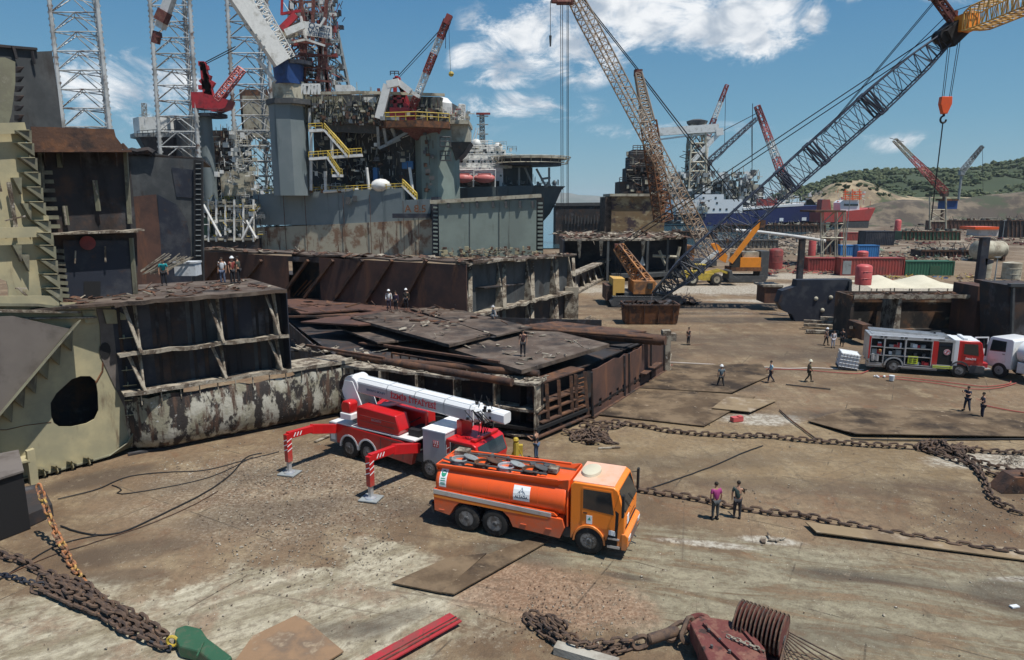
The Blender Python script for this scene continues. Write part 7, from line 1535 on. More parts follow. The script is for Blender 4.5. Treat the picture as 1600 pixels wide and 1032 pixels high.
def mid_wrecks():
    r = random.Random(12)
    T = Th('dark_barge', 'long dark barge hull with upright fender posts on the shore left of the rusty tower', 'barge', P(910, 350, 228)); g = MB(); bp(g, 868, 321, 948, 385, 225, 12); T.part(g, 'hull', 'rustd'); g = MB()
    for x in range(884, 946, 5): g.beam(P(x, 350, 224.5), P(x, 340 - (x % 3)*2, 224.5), .3)
    g.beam(P(868, 320, 225), P(947, 319, 225), .5, 1); T.part(g, 'fender_post', 'dgrey')
    T = Th('rusty_caisson_block', 'square rust streaked caisson with a dark tower stump on its top', 'ship section', P(990, 352, 200)); g = MB(); bp(g, 955, 306, 1038, 393, 198, 14); T.part(g, 'caisson', 'caisson')
    g = MB(); bp(g, 945, 308, 955, 393, 199, 12); T.part(g, 'side_plate', 'deck'); g = MB(); bp(g, 953, 303, 1040, 307, 197, 15); T.part(g, 'top_ledge', 'cream')
    for x0, y0, x1, y1 in ((968, 284, 1036, 304), (980, 262, 1030, 285), (985, 244, 1024, 263), (989, 234, 1012, 245)):
        g = MB(); bp(g, x0, y0, x1, y1, 200 + (x0-968)*.08, 9); T.part(g, 'tower_stump', 'rustd'); g = MB(); g.rail([P(x0, y0, 199), P(x1, y0, 199)], 1.1, .12, 1.6); T.part(g, 'railing', 'dgrey')
    greeble(T, 'tower_gear', ['rustd', 'dgrey', 'cream', 'rust'], (980, 240, 1036, 304), 198, 3, 150, r, .9)
    T = Th('drill_ship', 'distant drill ship with derrick, white cantilevered arm and clutter behind the navy ship', 'ship', P(1080, 330, 440)); Y = 430
    g = MB(); g.beam(P(1024, 207, Y), P(1122, 200, Y), 3.2, 4.6); g.beam(P(1026, 219, Y), P(1124, 206, Y), 1); g.beam(P(1123, 201, Y), P(1124, 212, Y), 3.6, 4.4); g.beam(P(1122, 210, Y), P(1082, 252, Y), 2, 2.6); T.part(g, 'cantilever_arm', 'white')
    g = MB(); b_, t_ = P(1086, 325, Y+4), P(1089, 196, Y+4); g.lattice(b_, t_, 12, 8, n=9, r=.4, rc=.7, k=True); T.part(g, 'derrick', 'cream'); g = MB(); g.lathe([(0, 3), (1, 5), (2, 6), (3.4, 6.4), (4.4, 3)], t_ - V(0,0,1), t_ + V(0,0,2), 10); T.part(g, 'crown', 'dgrey')
    greeble(T, 'derrick_gear', ['maroon', 'cream', 'grey', 'rust'], (1075, 225, 1101, 320), Y, 8, 170, r, 1.8, tall=1.6)
    g = MB(); bp(g, 1040, 292, 1192, 351, Y + 4, 20); T.part(g, 'hull_block', 'dgrey'); greeble(T, 'deck_clutter', ['white', 'cream', 'dgrey', 'grey'], (1038, 270, 1190, 312), Y - 4, 8, 420, r, 2.0, kinds='bbptx', tall=1.2)
    g = MB(); bp(g, 1120, 282, 1150, 292, Y, 8); bp(g, 1165, 289, 1186, 302, Y, 6); T.part(g, 'deck_module', 'dgrey')
    T = Th('navy_ship', 'long ship with navy blue hull and white upper works on the far shore', 'ship', P(1180, 358, 396)); Y = 392
    def hullp(pts, n, m, D=18):
        g = MB(); g.slab([P(x, y, Y) for x, y in pts], V(0, D, 0)); return T.part(g, n, m)
    hullp([(1098, 334), (1160, 333), (1160, 329), (1200, 325), (1256, 322), (1292, 321), (1284, 336), (1282, 358), (1098, 358)], 'hull', 'sblue'); h = hullp([(1048, 336), (1054, 312), (1097, 312), (1097, 304), (1131, 304), (1131, 312), (1160, 312), (1162, 333), (1098, 334)], 'superstructure', 'vwhite', 16)
    hullp([(1160, 326), (1256, 318), (1256, 322), (1160, 331)], 'bulwark', 'vwhite', 17); hullp([(1200, 349), (1284, 345), (1282, 358), (1198, 358)], 'red_bottom', 'ship_red', 18.4)
    for x, y in ((1098, 308), (1117, 308), (1098, 316), (1119, 316), (1114, 326), (1124, 326), (1134, 326), (1146, 326), (1070, 320), (1080, 328)): g = MB(); bp(g, x, y, x + 3, y + 3, Y - .15, .3); T.part(g, 'porthole', 'glass', h)
    greeble(T, 'ship_gear', ['white', 'cream', 'dgrey'], (1165, 298, 1290, 322), Y, 10, 130, r, 1.2); greeble(T, 'stern_wreckage', ['white', 'rust', 'dgrey', 'cream'], (1040, 312, 1110, 350), Y - 4, 4, 150, r, 1.2)
    g = MB(); bp(g, 1190, 311, 1214, 322, Y + 2, 8); T.part(g, 'deck_house', 'dred'); g = MB(); bp(g, 1218, 341, 1224, 346, Y - .2, .3); bp(g, 1253, 340, 1260, 345, Y - .2, .3); T.part(g, 'hull_marking', 'logo_w', kind='stuff')
    T = Th('red_supply_ship', 'red hulled supply ship with white bridge and orange mast below the cliff', 'ship', P(1335, 362, 372)); Y = 372
    def h2(pts, n, m, D=14, off=0):
        g = MB(); g.slab([P(x, y, Y - off) for x, y in pts], V(0, D, 0)); return T.part(g, n, m)
    h2([(1282, 330), (1310, 332), (1340, 329), (1368, 325), (1364, 334), (1358, 346), (1282, 348)], 'hull', 'ship_red'); h2([(1318, 346), (1358, 345), (1356, 362), (1312, 362)], 'bottom', 'dgrey', 14.3)
    h2([(1313, 331), (1313, 317), (1318, 313), (1342, 313), (1343, 328)], 'bridge', 'vwhite', 8, -1); h2([(1319, 319), (1341, 319), (1341, 322), (1319, 322)], 'bridge_window', 'glass', 1, -.6); h2([(1283, 330), (1285, 312), (1297, 312), (1299, 330)], 'funnel', 'ship_red', 6)
    g = MB(); 
    for y in (300, 304, 308, 311): g.beam(P(1318, y, Y), P(1346, y, Y), .5)
    for x in (1321, 1332, 1343): g.beam(P(x, 313, Y), P(x, 296, Y), .4)
    T.part(g, 'mast', 'orange'); greeble(T, 'foredeck_gear', ['orange', 'ship_red', 'white'], (1312, 300, 1362, 328), Y, 6, 50, r, .9)
    # far slewing cranes
    def jib(lab, a, b, Y, w, bands, cols, base=None, extra=()):
        T = Th('lattice_jib_crane', lab, 'crane', P(a[0], 352, Y), 'distant jib cranes'); p, q = P(*a, Y), P(*b, Y)
        for i in range(bands): g = MB(); g.lattice(p.lerp(q, i/bands), p.lerp(q, (i+1)/bands), w*(1 - .4*i/bands), w*(1 - .4*(i+1)/bands), n=max(3, 16//bands), r=w*.055, rc=w*.10); T.part(g, 'boom', cols[i % len(cols)])
        g = MB(); c = P(a[0], a[1], Y); g.box(c + V(0, 0, -1), (w, w, w)); g.tube(V(c.x, c.y, 0), c, w*.28, n=10); T.part(g, 'tower', base or cols[0])
        g = MB()
        for e0, e1 in extra: g.tube(P(*e0, Y), P(*e1, Y), w*.05, n=4)
        T.part(g, 'rope', 'cable')
    jib('short red and white jib crane above the white cantilevered arm', (1106, 212), (1136, 133), 440, 3.0, 3, ['dred', 'white', 'dred'], 'white', [((1134, 136), (1132, 230))])
    jib('red and white banded jib crane leaning left with its dark red head raised', (1232, 300), (1183, 166), 460, 4.6, 5, ['cream', 'boat', 'white', 'boat', 'dred'], 'cream', [((1176, 162), (1175, 280)), ((1180, 172), (1232, 290)), ((1185, 176), (1110, 215))])
    jib('thin dark jib crane pointing right, left of the red and white banded crane', (1108, 252), (1182, 186), 440, 3.2, 1, ['slat'], 'dgrey', [((1182, 184), (1120, 250)), ((1174, 190), (1175, 262))])
    jib('small dark jib crane on the drill ship deck', (1160, 287), (1180, 268), 440, 3.8, 1, ['slat'], 'dgrey', ())
    jib('white and red jib crane reaching up left over the hill', (1476, 300), (1398, 219), 360, 2.8, 3, ['dred', 'boat', 'cream'], 'rust', [((1398, 217), (1476, 285)), ((1390, 216), (1412, 222))])
    jib('small grey jib crane on the skyline of the hill at right', (1503, 268), (1535, 229), 430, 2.6, 2, ['grey', 'dgrey'], 'grey', [((1535, 228), (1505, 262)), ((1535, 228), (1536, 300))])
M['caisson'] = mat('streaked caisson rust', (.17,.115,.06), [((.30,.24,.14), (.25,.25,.5), .55, .06), ((.05,.032,.035), (.3,.3,.4), .56, .07), ((.34,.15,.04), (.35,.35,.25), .64, .04)], rough=.85, bump=.3, bscale=1)
mid_wrecks()
# ---------------------------------------------------------------- right hand yard
def right_hulls():
    r = random.Random(51)
    T = Th('black_hull_block', 'black rounded hull block with four pale round fittings, left of the open rusty hull', 'ship section', G(1275, 502)); Y = 80
    g = MB(); g.slab([P(x, y, Y) for x, y in ((1216, 473), (1222, 455), (1244, 448), (1246, 438), (1331, 437), (1331, 500), (1325, 503), (1243, 503), (1238, 492), (1224, 486))], V(0, 1.4, 0)); h = T.part(g, 'shell', 'navy')
    for x, y in ((1275, 467), (1298, 465), (1285, 485), (1310, 485)): g = MB(); c = P(x, y, Y); g.lathe([(-.02, .26), (.12, .22), (.2, .1)], c, c + V(0, -1, 0), 12); T.part(g, 'round_fitting', 'cream', h, smooth=True)
    g = MB(); bp(g, 1325, 440, 1329, 500, Y - .3, .3); T.part(g, 'edge_post', 'char')
    T = Th('girder_stack', 'pale rusty girders stacked on the ground before the black hull block', 'girders', G(1300, 515)); g = MB()
    for a, b, z in (((1256, 508), (1342, 512), .3), ((1256, 502), (1336, 506), .9), ((1282, 497), (1345, 500), 1.3), ((1260, 518), (1340, 520), .2)): g.beam(G(*a, z), G(*b, z), .5, .3)
    for x in (1330, 1338): g.beam(G(x, 512, .2), G(x, 512, 1.6), .3)
    T.part(g, 'girder', 'ash')
    for x0, x1, y0, y1, YY, m, lab in ((1248, 1256, 373, 440, 83, 'rustd', 'tall dark steel post standing up behind the black hull block'), (1529, 1541, 371, 462, 76, 'navy', 'thick navy steel post standing on the open rusty hull')):
        T = Th('steel_post', lab, 'post', P((x0+x1)/2, y1, YY)); g = MB(); bp(g, x0, y0, x1, y1 + 20, YY, .6); T.part(g, 'post', m); g = MB(); bp(g, x0 - 1, y0, x1 + 1, y0 + 1.5, YY - .05, .7)
        if x0 > 1500: g.slab([P(1540, 404, YY), P(1552, 407, YY), P(1553, 411, YY), P(1540, 415, YY)], V(0, .4, 0))
        T.part(g, 'cap', m)
    T = Th('open_hull_section', 'open rusty hull section with pale pillars standing behind the fire engine', 'ship section', G(1440, 530)); Y = 70
    zt = P(1440, 462, Y).z; X = lambda x: P(x, 495, Y).x; xa, xb = X(1329), X(1524)
    g = MB(); g.prism([(xa, Y - .3), (xb, Y - .3), (xb, Y + 1.6), (xa, Y + 1.6)], 'z', zt - .2, zt); e = T.part(g, 'roof_strip', 'deck')
    g = MB()
    for k in range(22): a = xa + (xb-xa)*k/22; g.slab([V(a, Y - .32, zt - .3 + r.uniform(-.1, .08)), V(a + (xb-xa)/22, Y - .32, zt - .3 + r.uniform(-.1, .08)), V(a + (xb-xa)/22, Y - .32, zt + .12), V(a, Y - .32, zt + .12)], V(0, -.08, 0))
    T.part(g, 'torn_edge', 'ash', e)
    g = MB(); g.box(((xa+xb)/2, Y + 3.4, zt/2), (xb - xa, .2, zt)); g.box(((xa+xb)/2, Y + 1.6, .25), (xb-xa, 3.4, .3)); g.box((xb, Y + 1.6, zt/2), (.3, 3.6, zt)); g.box((xa, Y + 1.6, zt/2), (.3, 3.6, zt)); T.part(g, 'inner_plating', 'openr')
    for x, m in ((1401, 'ash'), (1516, 'rusto')):
        g = MB(); c = X(x); g.slab([V(c - .45, Y - .2, 0), V(c + .35, Y - .2, 0), V(c + .25, Y - .2, zt - .3), V(c - .05, Y - .2, zt - .3)], V(0, .35, 0)); g.slab([V(c, Y, 0), V(c, Y + 3, 0), V(c, Y + 3, zt), V(c, Y, zt)], V(.1, 0, 0)); T.part(g, 'pillar', m)
    g = MB()
    for z in (3.6,): g.beam(V(xa, Y + 3.1, z), V(xb, Y + 3.1, z), .2, .15)
    T.part(g, 'stiffener', 'rust'); g = MB(); bp(g, 1524, 448, 1562, 536, 68.5, 4); T.part(g, 'end_bulkhead', 'rustp'); g = MB(); bp(g, 1543, 440, 1556, 452, 70, 2); bp(g, 1347, 508, 1362, 532, 66, 3); T.part(g, 'locker', 'rust')
    g = MB(); scraps(g, [V(xa, Y, zt+.05), V(xb, Y, zt+.05), V(xb, Y + 1.4, zt+.05), V(xa, Y + 1.4, zt+.05)], 60, r, .6, .5); T.part(g, 'scrap', 'rust', e, kind='stuff')
    T = Th('toothed_hull_block', 'dark hull block with toothed torn left edge at the right border', 'ship section', G(1590, 540)); Y = 64
    g = MB(); g.slab([P(x, y, Y) for x, y in [(1575, 446), (1640, 446), (1640, 545), (1575, 545)]], V(0, 4, 0)); T.part(g, 'shell', 'rustd')
    for k in range(12): g = MB(); y = 452 + k*7.5; g.slab([P(1576, y, Y + .4), P(1570, y + 1, Y + .4), P(1576, y + 4.5, Y + .4)], V(0, .6, 0)); T.part(g, 'tooth', 'rustd')
    g = MB(); g.beam(P(1577, 446, Y - .1), P(1640, 446, Y - .1), .5, .3); g.beam(P(1583, 450, Y - .2), P(1580, 540, Y - .2), .3, .2); T.part(g, 'edge_beam', 'char')
    T = Th('red_brown_offcut', 'low reddish brown hull offcut at the left end of the black hull block', 'ship section', P(1205, 470, 88)); g = MB(); bp(g, 1195, 449, 1222, 474, 88, 3); T.part(g, 'shell', 'rustp'); g = MB(); bp(g, 1193, 446, 1224, 449, 87.8, 3.6); T.part(g, 'lip', 'ash')
M['openr'] = mat('scorched hull interior', (.06,.045,.035), [((.16,.08,.04), .5, .54, .08), ((.28,.24,.18), .6, .64, .05), ((.02,.018,.017), (.4,.4,.3), .56, .1)], rough=.85)
right_hulls()
def tents():
    T = Th('canvas_canopy', 'cream twin peaked canvas canopy on thin poles behind the open rusty hull', 'canopy', P(1435, 462, 100)); Y = 98; D = 9
    X = lambda x: P(x, 455, Y).x; ze = P(1435, 449, Y).z; zp = P(1435, 430, Y + D/2).z; zl = P(1435, 459, Y).z; g = MB(); n = 22; vs = []; xa, xb = X(1362), X(1511); pk = (X(1395), X(1465))
    for j in range(9):
        for i in range(n + 1):
            x = xa + (xb-xa)*i/n; y = Y + D*j/8; h = 0
            for p in pk: d = math.hypot((x - p)/3.6, (y - Y - D/2)/(D*.55)); h = max(h, max(0, 1 - d)**1.25 + .12*max(0, 1 - d))
            vs.append((x, y, ze + (zp - ze)*min(1, h*1.05) + .12*math.sin(i*1.2)*0 - (.2 if j in (0, 8) else 0)))
    g.add(vs, [(j*(n+1)+i, j*(n+1)+i+1, (j+1)*(n+1)+i+1, (j+1)*(n+1)+i) for j in range(8) for i in range(n)]); T.part(g, 'canopy', 'tent', smooth=True)
    for i in range(6): g = MB(); x = xa + (xb-xa)*i/5; g.tube((x, Y + .1, 0), (x, Y + .1, ze - .2), .09, n=6); g.tube((x, Y + D - .1, 0), (x, Y + D - .1, ze - .2), .09, n=6); T.part(g, 'pole', 'cream')
tents()
def container(x0, y0, x1, y1, Y, m, lab, door=None, D=2.5, group=None):
    Y = G((x0+x1)/2, y1).y
    T = Th('shipping_container', lab, 'container', P((x0+x1)/2, y1, Y), group); za, zb = P(x0, y1, Y).z, P(x0, y0, Y).z; xa, xb = P(x0, y1, Y).x, P(x1, y1, Y).x
    g = MB(); n = max(8, int((xb - xa)/.28)); pts = []
    for i in range(n*2): x = xa + .1 + (xb - xa - .2)*i/(2*n-1); pts.append((x, Y + (.06 if (i//2) % 2 else 0)))
    pts += [(xb - .1, Y + D), (xa + .1, Y + D)]; g.prism(pts, 'z', za + .1, zb - .05); T.part(g, 'corrugated_wall', m)
    g = MB()
    for x in (xa, xb): g.beam(V(x, Y, za), V(x, Y, zb), .16); g.beam(V(x, Y + D, za), V(x, Y + D, zb), .16)
    for z in (za, zb): g.beam(V(xa, Y, z), V(xb, Y, z), .14); g.beam(V(xa, Y + D, z), V(xb, Y + D, z), .14); g.beam(V(xa, Y, z), V(xa, Y + D, z), .14); g.beam(V(xb, Y, z), V(xb, Y + D, z), .14)
    fr = T.part(g, 'frame', m); g = MB(); g.box(((xa+xb)/2, Y + D/2, zb + .01), (xb - xa, D, .06)); T.part(g, 'roof', m)
    if door: g = MB(); bp(g, *door, Y - .06, .06); T.part(g, 'door', 'grey' if m != 'cgreen' else 'green')
    return T
def tank(x, y0, y1, wpx, Y, m, lab, cat='tank', name='storage_tank', dome=True, group=None):
    Y = G(x, y1).y if y1 < 412 or x > 1500 else Y
    T = Th(name, lab, cat, P(x, y1, Y), group); b, t = P(x, y1, Y), P(x, y0, Y); r = wpx/F_PX*Y/2; h = t.z - b.z; t = V(b.x, b.y, t.z)
    g = MB(); g.lathe([(0, r), (h*.86 if dome else h, r)] + ([(h*.94, r*.85), (h*.99, r*.5), (h, r*.1)] if dome else [(h + r*.15, r*.2)]), b, t + V(0,0,1), 22); bd = T.part(g, 'shell', m, smooth=True)
    g = MB(); q = 16
    for k in (.33, .66): g.path([(b.x + r*1.01*math.cos(2*math.pi*i/q), b.y + r*1.01*math.sin(2*math.pi*i/q), b.z + h*k) for i in range(q)], r*.03, 4, closed=True)
    T.part(g, 'band', m, bd)
def yard():
    r = random.Random(77)
    container(1313, 404, 1411, 431, 128, 'cred', 'long brick red shipping container behind the red domed tank', (1317, 408, 1330, 429))
    container(1414, 409, 1489, 431, 127, 'cgreen', 'dark green shipping container beside the long brick red one', (1453, 416, 1469, 430))
    container(1313, 384, 1336, 400, 150, 'cblue', 'short blue shipping container left of the longer blue one'); container(1340, 384, 1372, 405, 146, 'cblue', 'longer blue shipping container behind the red container row')
    container(1314, 364, 1346, 376, 168, 'cred', 'small faded red container behind the blue containers'); container(1352, 362, 1396, 384, 165, 'navy', 'black steel box container behind the blue containers', D=5)
    container(1535, 341, 1558, 356, 240, 'cream', 'small cream cabin container below the hillside bank')
    container(1262, 404, 1310, 424, 132, 'dred', 'dark red machine container at the left end of the red container row')
    tank(1348, 413, 445, 24, 96, 'tankred', 'large faded red domed tank beside the canvas canopy'); tank(1347, 392, 408, 16, 124, 'tankred', 'small pinkish red round tank on top of the red container row')
    tank(1211, 388, 420, 21, 130, 'dred', 'stout dark red tank at the left end of the yard clutter'); tank(1268, 373, 400, 11, 150, 'tankred', 'slim red tank left of the white trestle'); tank(1402, 343, 362, 9, 170, 'tankred', 'slim red tank above the black steel box')
    tank(1489, 336, 352, 14, 200, 'tankred', 'squat red tank left of the pair of white silos', dome=False); tank(1512, 333, 352, 8, 205, 'grey', 'left white silo of the pair on the bank', 'silo', 'silo', group='pair of white silos'); tank(1524, 333, 352, 8, 205, 'grey', 'right white silo of the pair on the bank', 'silo', 'silo', group='pair of white silos')
    tank(1579, 411, 436, 26, 122, 'cream', 'squat cream tank at the right border of the yard', dome=False); tank(1536, 411, 434, 20, 122, 'cream', 'squat cream tank half hidden by the navy post', dome=False); tank(1556, 388, 404, 18, 140, 'boat', 'faded pink tank beside the big lying cylinder', dome=False)
    T = Th('lying_cylinder', 'big stained cream steel cylinder lying on its side at upper right', 'cylinder', P(1550, 408, 164)); a, b = P(1524, 391, 162), P(1577, 391, 165); g = MB(); g.lathe([(0, .3), (.3, 1.8), (.6, 2.2), (7.7, 2.2), (8.2, 1.8), (8.3, .3)], a, b, 24); T.part(g, 'shell', 'cream', smooth=True); g = MB()
    for x in (1533, 1567): bp(g, x, 398, x + 4, 408, 162, 3)
    T.part(g, 'saddle', 'rust')
    T = Th('kiosk', 'small white kiosk with orange roof fascia near the white silos', 'kiosk', P(1544, 370, 285)); g = MB(); bp(g, 1530, 358, 1562, 370, 285, 8); T.part(g, 'wall', 'white'); g = MB(); bp(g, 1524, 355, 1564, 359, 284, 10); T.part(g, 'roof', 'orange')
    T = Th('white_trestle', 'white lattice trestle frame standing before the red supply ship', 'trestle', P(1300, 400, 150)); 
    for x in (1283, 1305, 1318): 
        for dx, yy in ((0, 150), (3, 156)): g = MB(); g.tube(P(x + dx, 410, yy), P(x + dx, 330, yy), .14, n=6); T.part(g, 'post', 'cream')
    g = MB(); 
    for y in (331, 350, 372): g.tube(P(1283, y, 150), P(1318, y, 150), .16, n=5)
    for a, b in (((1284, 350), (1304, 331)), ((1305, 350), (1318, 331)), ((1284, 372), (1304, 350)), ((1305, 372), (1284, 396)), ((1306, 372), (1318, 350))): g.tube(P(*a, 150), P(*b, 150), .14, n=5)
    T.part(g, 'brace', 'cream'); g = MB(); bp(g, 1274, 329, 1322, 332, 149, 8); T.part(g, 'top_platform', 'rust')
    T = Th('white_trestle', 'white open lattice trestle below the hillside bank', 'trestle', P(1463, 355, 210))
    for x in (1453, 1478): g = MB(); g.tube(P(x, 358, 210), P(x, 308, 210), .25, n=6); T.part(g, 'post', 'cream')
    g = MB()
    for a, b in (((1453, 330), (1478, 345)), ((1478, 330), (1453, 345)), ((1453, 346), (1478, 346)), ((1453, 328), (1478, 328))): g.tube(P(*a, 210), P(*b, 210), .16, n=5)
    T.part(g, 'brace', 'cream')
    T = Th('blue_cabin', 'small blue machine cabin on the bank beside the white open trestle', 'cabin', P(1488, 328, 230)); g = MB(); bp(g, 1480, 314, 1496, 327, 230, 5); T.part(g, 'wall', 'blue'); g = MB(); bp(g, 1479, 311, 1498, 314, 229.5, 6); T.part(g, 'roof', 'rusto')
    for x0, y0, x1, y1, YY, m, lab in ((1048, 362, 1120, 374, 185, 'rust', 'low rusty hull remnant left of the long slipway wall'), (1120, 352, 1290, 364, 215, 'deck', 'long rusty hull remnant on the shore below the navy ship'), (1250, 340, 1290, 352, 232, 'dred', 'dark red hull remnant under the bow of the navy ship'), (1358, 333, 1450, 352, 240, 'rust', 'long brown hull remnant on the sand right of the red ship'), (1455, 345, 1600, 360, 220, 'rustp', 'long brown wall of plates below the silos'), (1120, 376, 1215, 388, 160, 'ash', 'pale low quay wall with slots behind the orange excavator'), (1410, 362, 1500, 376, 175, 'green', 'low dark green hull strip among the scrap'), (1290, 376, 1312, 398, 155, 'dgrey', 'dark machinery block under the white trestle'), (1440, 392, 1520, 402, 138, 'rustd', 'low dark hull offcut left of the lying cylinder'), (1575, 345, 1620, 372, 200, 'rustd', 'dark hull remnant at the far right border')):
        YY = G((x0+x1)/2, y1).y
        T = Th('hull_remnant', lab, 'ship section', P((x0+x1)/2, y1, YY)); g = MB(); bp(g, x0, y0, x1, y1, YY, 5); b_ = T.part(g, 'plating', m); g = MB(); n = int((x1-x0)/6)
        for k in range(n + 1): x = x0 + (x1-x0)*k/n; g.beam(P(x, y1, YY - .1), P(x, y0 + r.uniform(-1, 1), YY - .1), .3, .3)
        g.beam(P(x0, y0, YY - .1), P(x1, y0, YY - .1), .5, .4); T.part(g, 'frame', 'rust' if m != 'ash' else 'dgrey', b_)
        greeble(T, 'scrap', ['rust', 'cream', 'dgrey'], (x0, y0 - 2, x1, y0), YY, 4, int((x1-x0)*.5), r, .9, kinds='bpx')
    # white pipeline
    T = Th('white_pipeline', 'long white pipe sloping down behind the orange excavator', 'pipe', P(1200, 370, 170)); g = MB(); g.path([P(1150, 360, 170), P(1190, 363, 168), P(1245, 370, 162), P(1290, 377, 158)], .35, 8); T.part(g, 'pipe', 'white', smooth=True); g = MB()
    for x, y in ((1160, 362), (1200, 366), (1245, 371), (1280, 376)): g.tube(P(x, y, 165), P(x, y + 8, 165), .2, n=5)
    T.part(g, 'support', 'grey')
    # heaps of scrap and machinery lying on the ground: too many pieces to count
    def gscrap(lab, x0, y0, x1, y1, n, cols, hmax=1.0):
        T = Th('scrap_heap', lab, 'scrap heap', G((x0+x1)/2, y1)); T.t['kind'] = 'stuff'; mbs = [MB() for _ in cols]; a = r.random()*99
        k = 0
        while k < n:
            px, py = r.uniform(x0, x1), y0 + (y1-y0)*math.sqrt(r.random()); 
            if mnoise.noise(V(px*.06, py*.12, a)) < -.12 and r.random() < .85: n -= .5; continue
            c = G(px, py); s_ = c.y/F_PX*r.choice([1.2, 1.8, 2.6, 3.6])*.8; g = mbs[int((mnoise.noise(V(px*.05, py*.1, a+7))*.5 + .5 + r.uniform(-.25, .25))*len(cols)) % len(cols)]; c = c + V(0, 0, r.random()*min(hmax, s_*.8)); q = r.random(); k += 1; an = r.random()*3.1
            if q < .34: g.box(c + V(0, 0, s_*.3), (s_*r.uniform(.8, 3), s_*r.uniform(.6, 1.5), s_*r.uniform(.3, .9)), an)
            elif q < .62: d = V(math.cos(an), math.sin(an), r.uniform(-.1, .5)); g.beam(c + V(0,0,.2), c + V(0,0,.2) + d*s_*r.uniform(2, 5), s_*.16, s_*.22)
            elif q < .86: scraps(g, [c, c, c, c], 2, r, s_*1.8, .7)
            elif q < .94: d = V(math.cos(an), math.sin(an), 0); g.tube(c + V(0,0,s_*.25), c + V(0,0,s_*.25) + d*s_*r.uniform(1.5, 4), s_*.22, n=7)
            else: g.tube(c, c + V(0, 0, s_*r.uniform(1, 2.2)), s_*.10, n=5)
        for g, m in zip(mbs, cols): T.part(g, 'scrap', m, kind='stuff')
    for a in (('red and rusty machinery scrap along the left of the container row', 1200, 398, 1312, 430, 560, ['rust', 'dred', 'tankred', 'dgrey', 'dred', 'cream']),
        ('mixed scrap and pallets lying before the red container row', 1372, 428, 1520, 438, 170, ['ash', 'rust', 'yellow', 'dred', 'cblue']),
        ('tangled scrap between the blue containers and the lying cylinder', 1372, 384, 1525, 408, 560, ['rust', 'dred', 'cream', 'rustd', 'green', 'grey']),
        ('brown scrap fields behind the black steel box', 1390, 352, 1600, 384, 760, ['rust', 'deck', 'dred', 'cream', 'rustd', 'ash']),
        ('distant scrap strewn below the hillside bank', 1365, 338, 1600, 354, 560, ['rust', 'deck', 'ash', 'dgrey']),
        ('distant wreckage along the shore below the navy ship', 1090, 355, 1300, 376, 620, ['rust', 'deck', 'rustd', 'ash', 'cream']),
        ('scrap and hoses around the white trestle', 1200, 374, 1320, 400, 460, ['rust', 'rustd', 'cream', 'dgrey', 'ash']),
        ('scrap piled on the quay behind the excavator', 1085, 378, 1230, 402, 360, ['rust', 'deck', 'ash', 'dgrey']),
        ('pale offcuts lying by the cream tanks', 1500, 430, 1600, 446, 80, ['cream', 'ash', 'rust'])): gscrap(*a)
    # lamp posts and thin masts
    for x, y0, y1, Y, lab in ((1320, 300, 400, 158, 'tall thin pole right of the white trestle'), (1554, 402, 440, 115, 'short pole near the cream tanks'), (1566, 345, 375, 200, 'thin pole at the right border near the kiosk')):
        T = Th('pole', lab, 'pole', P(x, y1, Y)); g = MB(); a, b = P(x, y1, Y), P(x, y0, Y); g.tube(a, V(a.x, a.y, b.z), .12, .07, n=6); T.part(g, 'shaft', 'grey'); g = MB(); g.box(V(a.x, a.y, b.z), (.9, .3, .15)); T.part(g, 'lamp_head', 'grey')
yard()
# ---------------------------------------------------------------- foreground: chains, plates, winch, hoses, people
def resample(pts, step):
    pts = [Vector(p) for p in pts]; sm = []
    for i in range(len(pts) - 1):
        a, b, c, d = pts[max(0, i-1)], pts[i], pts[i+1], pts[min(len(pts)-1, i+2)]
        for k in range(12): t = k/12; sm.append(.5*((2*b) + (c-a)*t + (2*a-5*b+4*c-d)*t*t + (3*b-a-3*c+d)*t**3))
    sm.append(pts[-1]); out = [sm[0]]; acc = 0
    for a, b in zip(sm, sm[1:]):
        d = (b-a).length; u = step - acc
        while u <= d and d > 0: out.append(a.lerp(b, u/d)); u += step
        acc = (acc + d) % step
    return out
def links(g, pts, L=.58, w=.34, t=.055, r=None, wob=.28, m=0):
    r = r or random.Random(1); c = resample(pts, L*.70); n = 14
    for i in range(len(c) - 1):
        d = (c[i+1] - c[i]).normalized(); a, b = frame(d); roll = (R(25) if i % 2 else R(115)) + r.uniform(-wob, wob); s = a*math.cos(roll) + b*math.sin(roll); o = c[i] + V(r.uniform(-.02, .02), r.uniform(-.02, .02), 0); d = (d + s*r.uniform(-wob, wob)*.5).normalized()
        hl, hw = L/2 - w/2, w/2 - t*.5
        ring = [o + d*((hl if math.cos(q) > 0 else -hl) + math.cos(q)*hw) + s*math.sin(q)*hw for q in [2*math.pi*(k+.5)/n for k in range(n)]]
        g.path(ring, t, 5, m, closed=True)
def chain(lab, strands, m='chain', heap=None, L=.58, w=.34, t=.058, seed=1):
    r = random.Random(seed); g = MB(); p0 = Vector(strands[0][0]) if strands else Vector(heap[0])
    for s in strands: links(g, s, L, w, t, r)
    if heap:
        c, rx, ry, n = heap
        for k in range(n):
            a = r.random()*6.28; q = math.sqrt(r.random()); p = c + V(math.cos(a)*rx*q, math.sin(a)*ry*q, .10 + .45*(1-q)*r.random()); d = V(r.uniform(-1, 1), r.uniform(-1, 1), r.uniform(-.3, .3)).normalized(); links(g, [p, p + d*L*.8, p + d*L*1.5 + V(0, .1, -.03)], L, w, t, r, .6)
    for i, v in enumerate(g.v):
        if v[2] < .02: g.v[i] = (v[0], v[1], .02)
    g.v = [(x - p0.x, y - p0.y, z) for x, y, z in g.v]; return g.build('anchor_chain', m, at=(p0.x, p0.y, 0), smooth=True, label=lab, cat='chain')
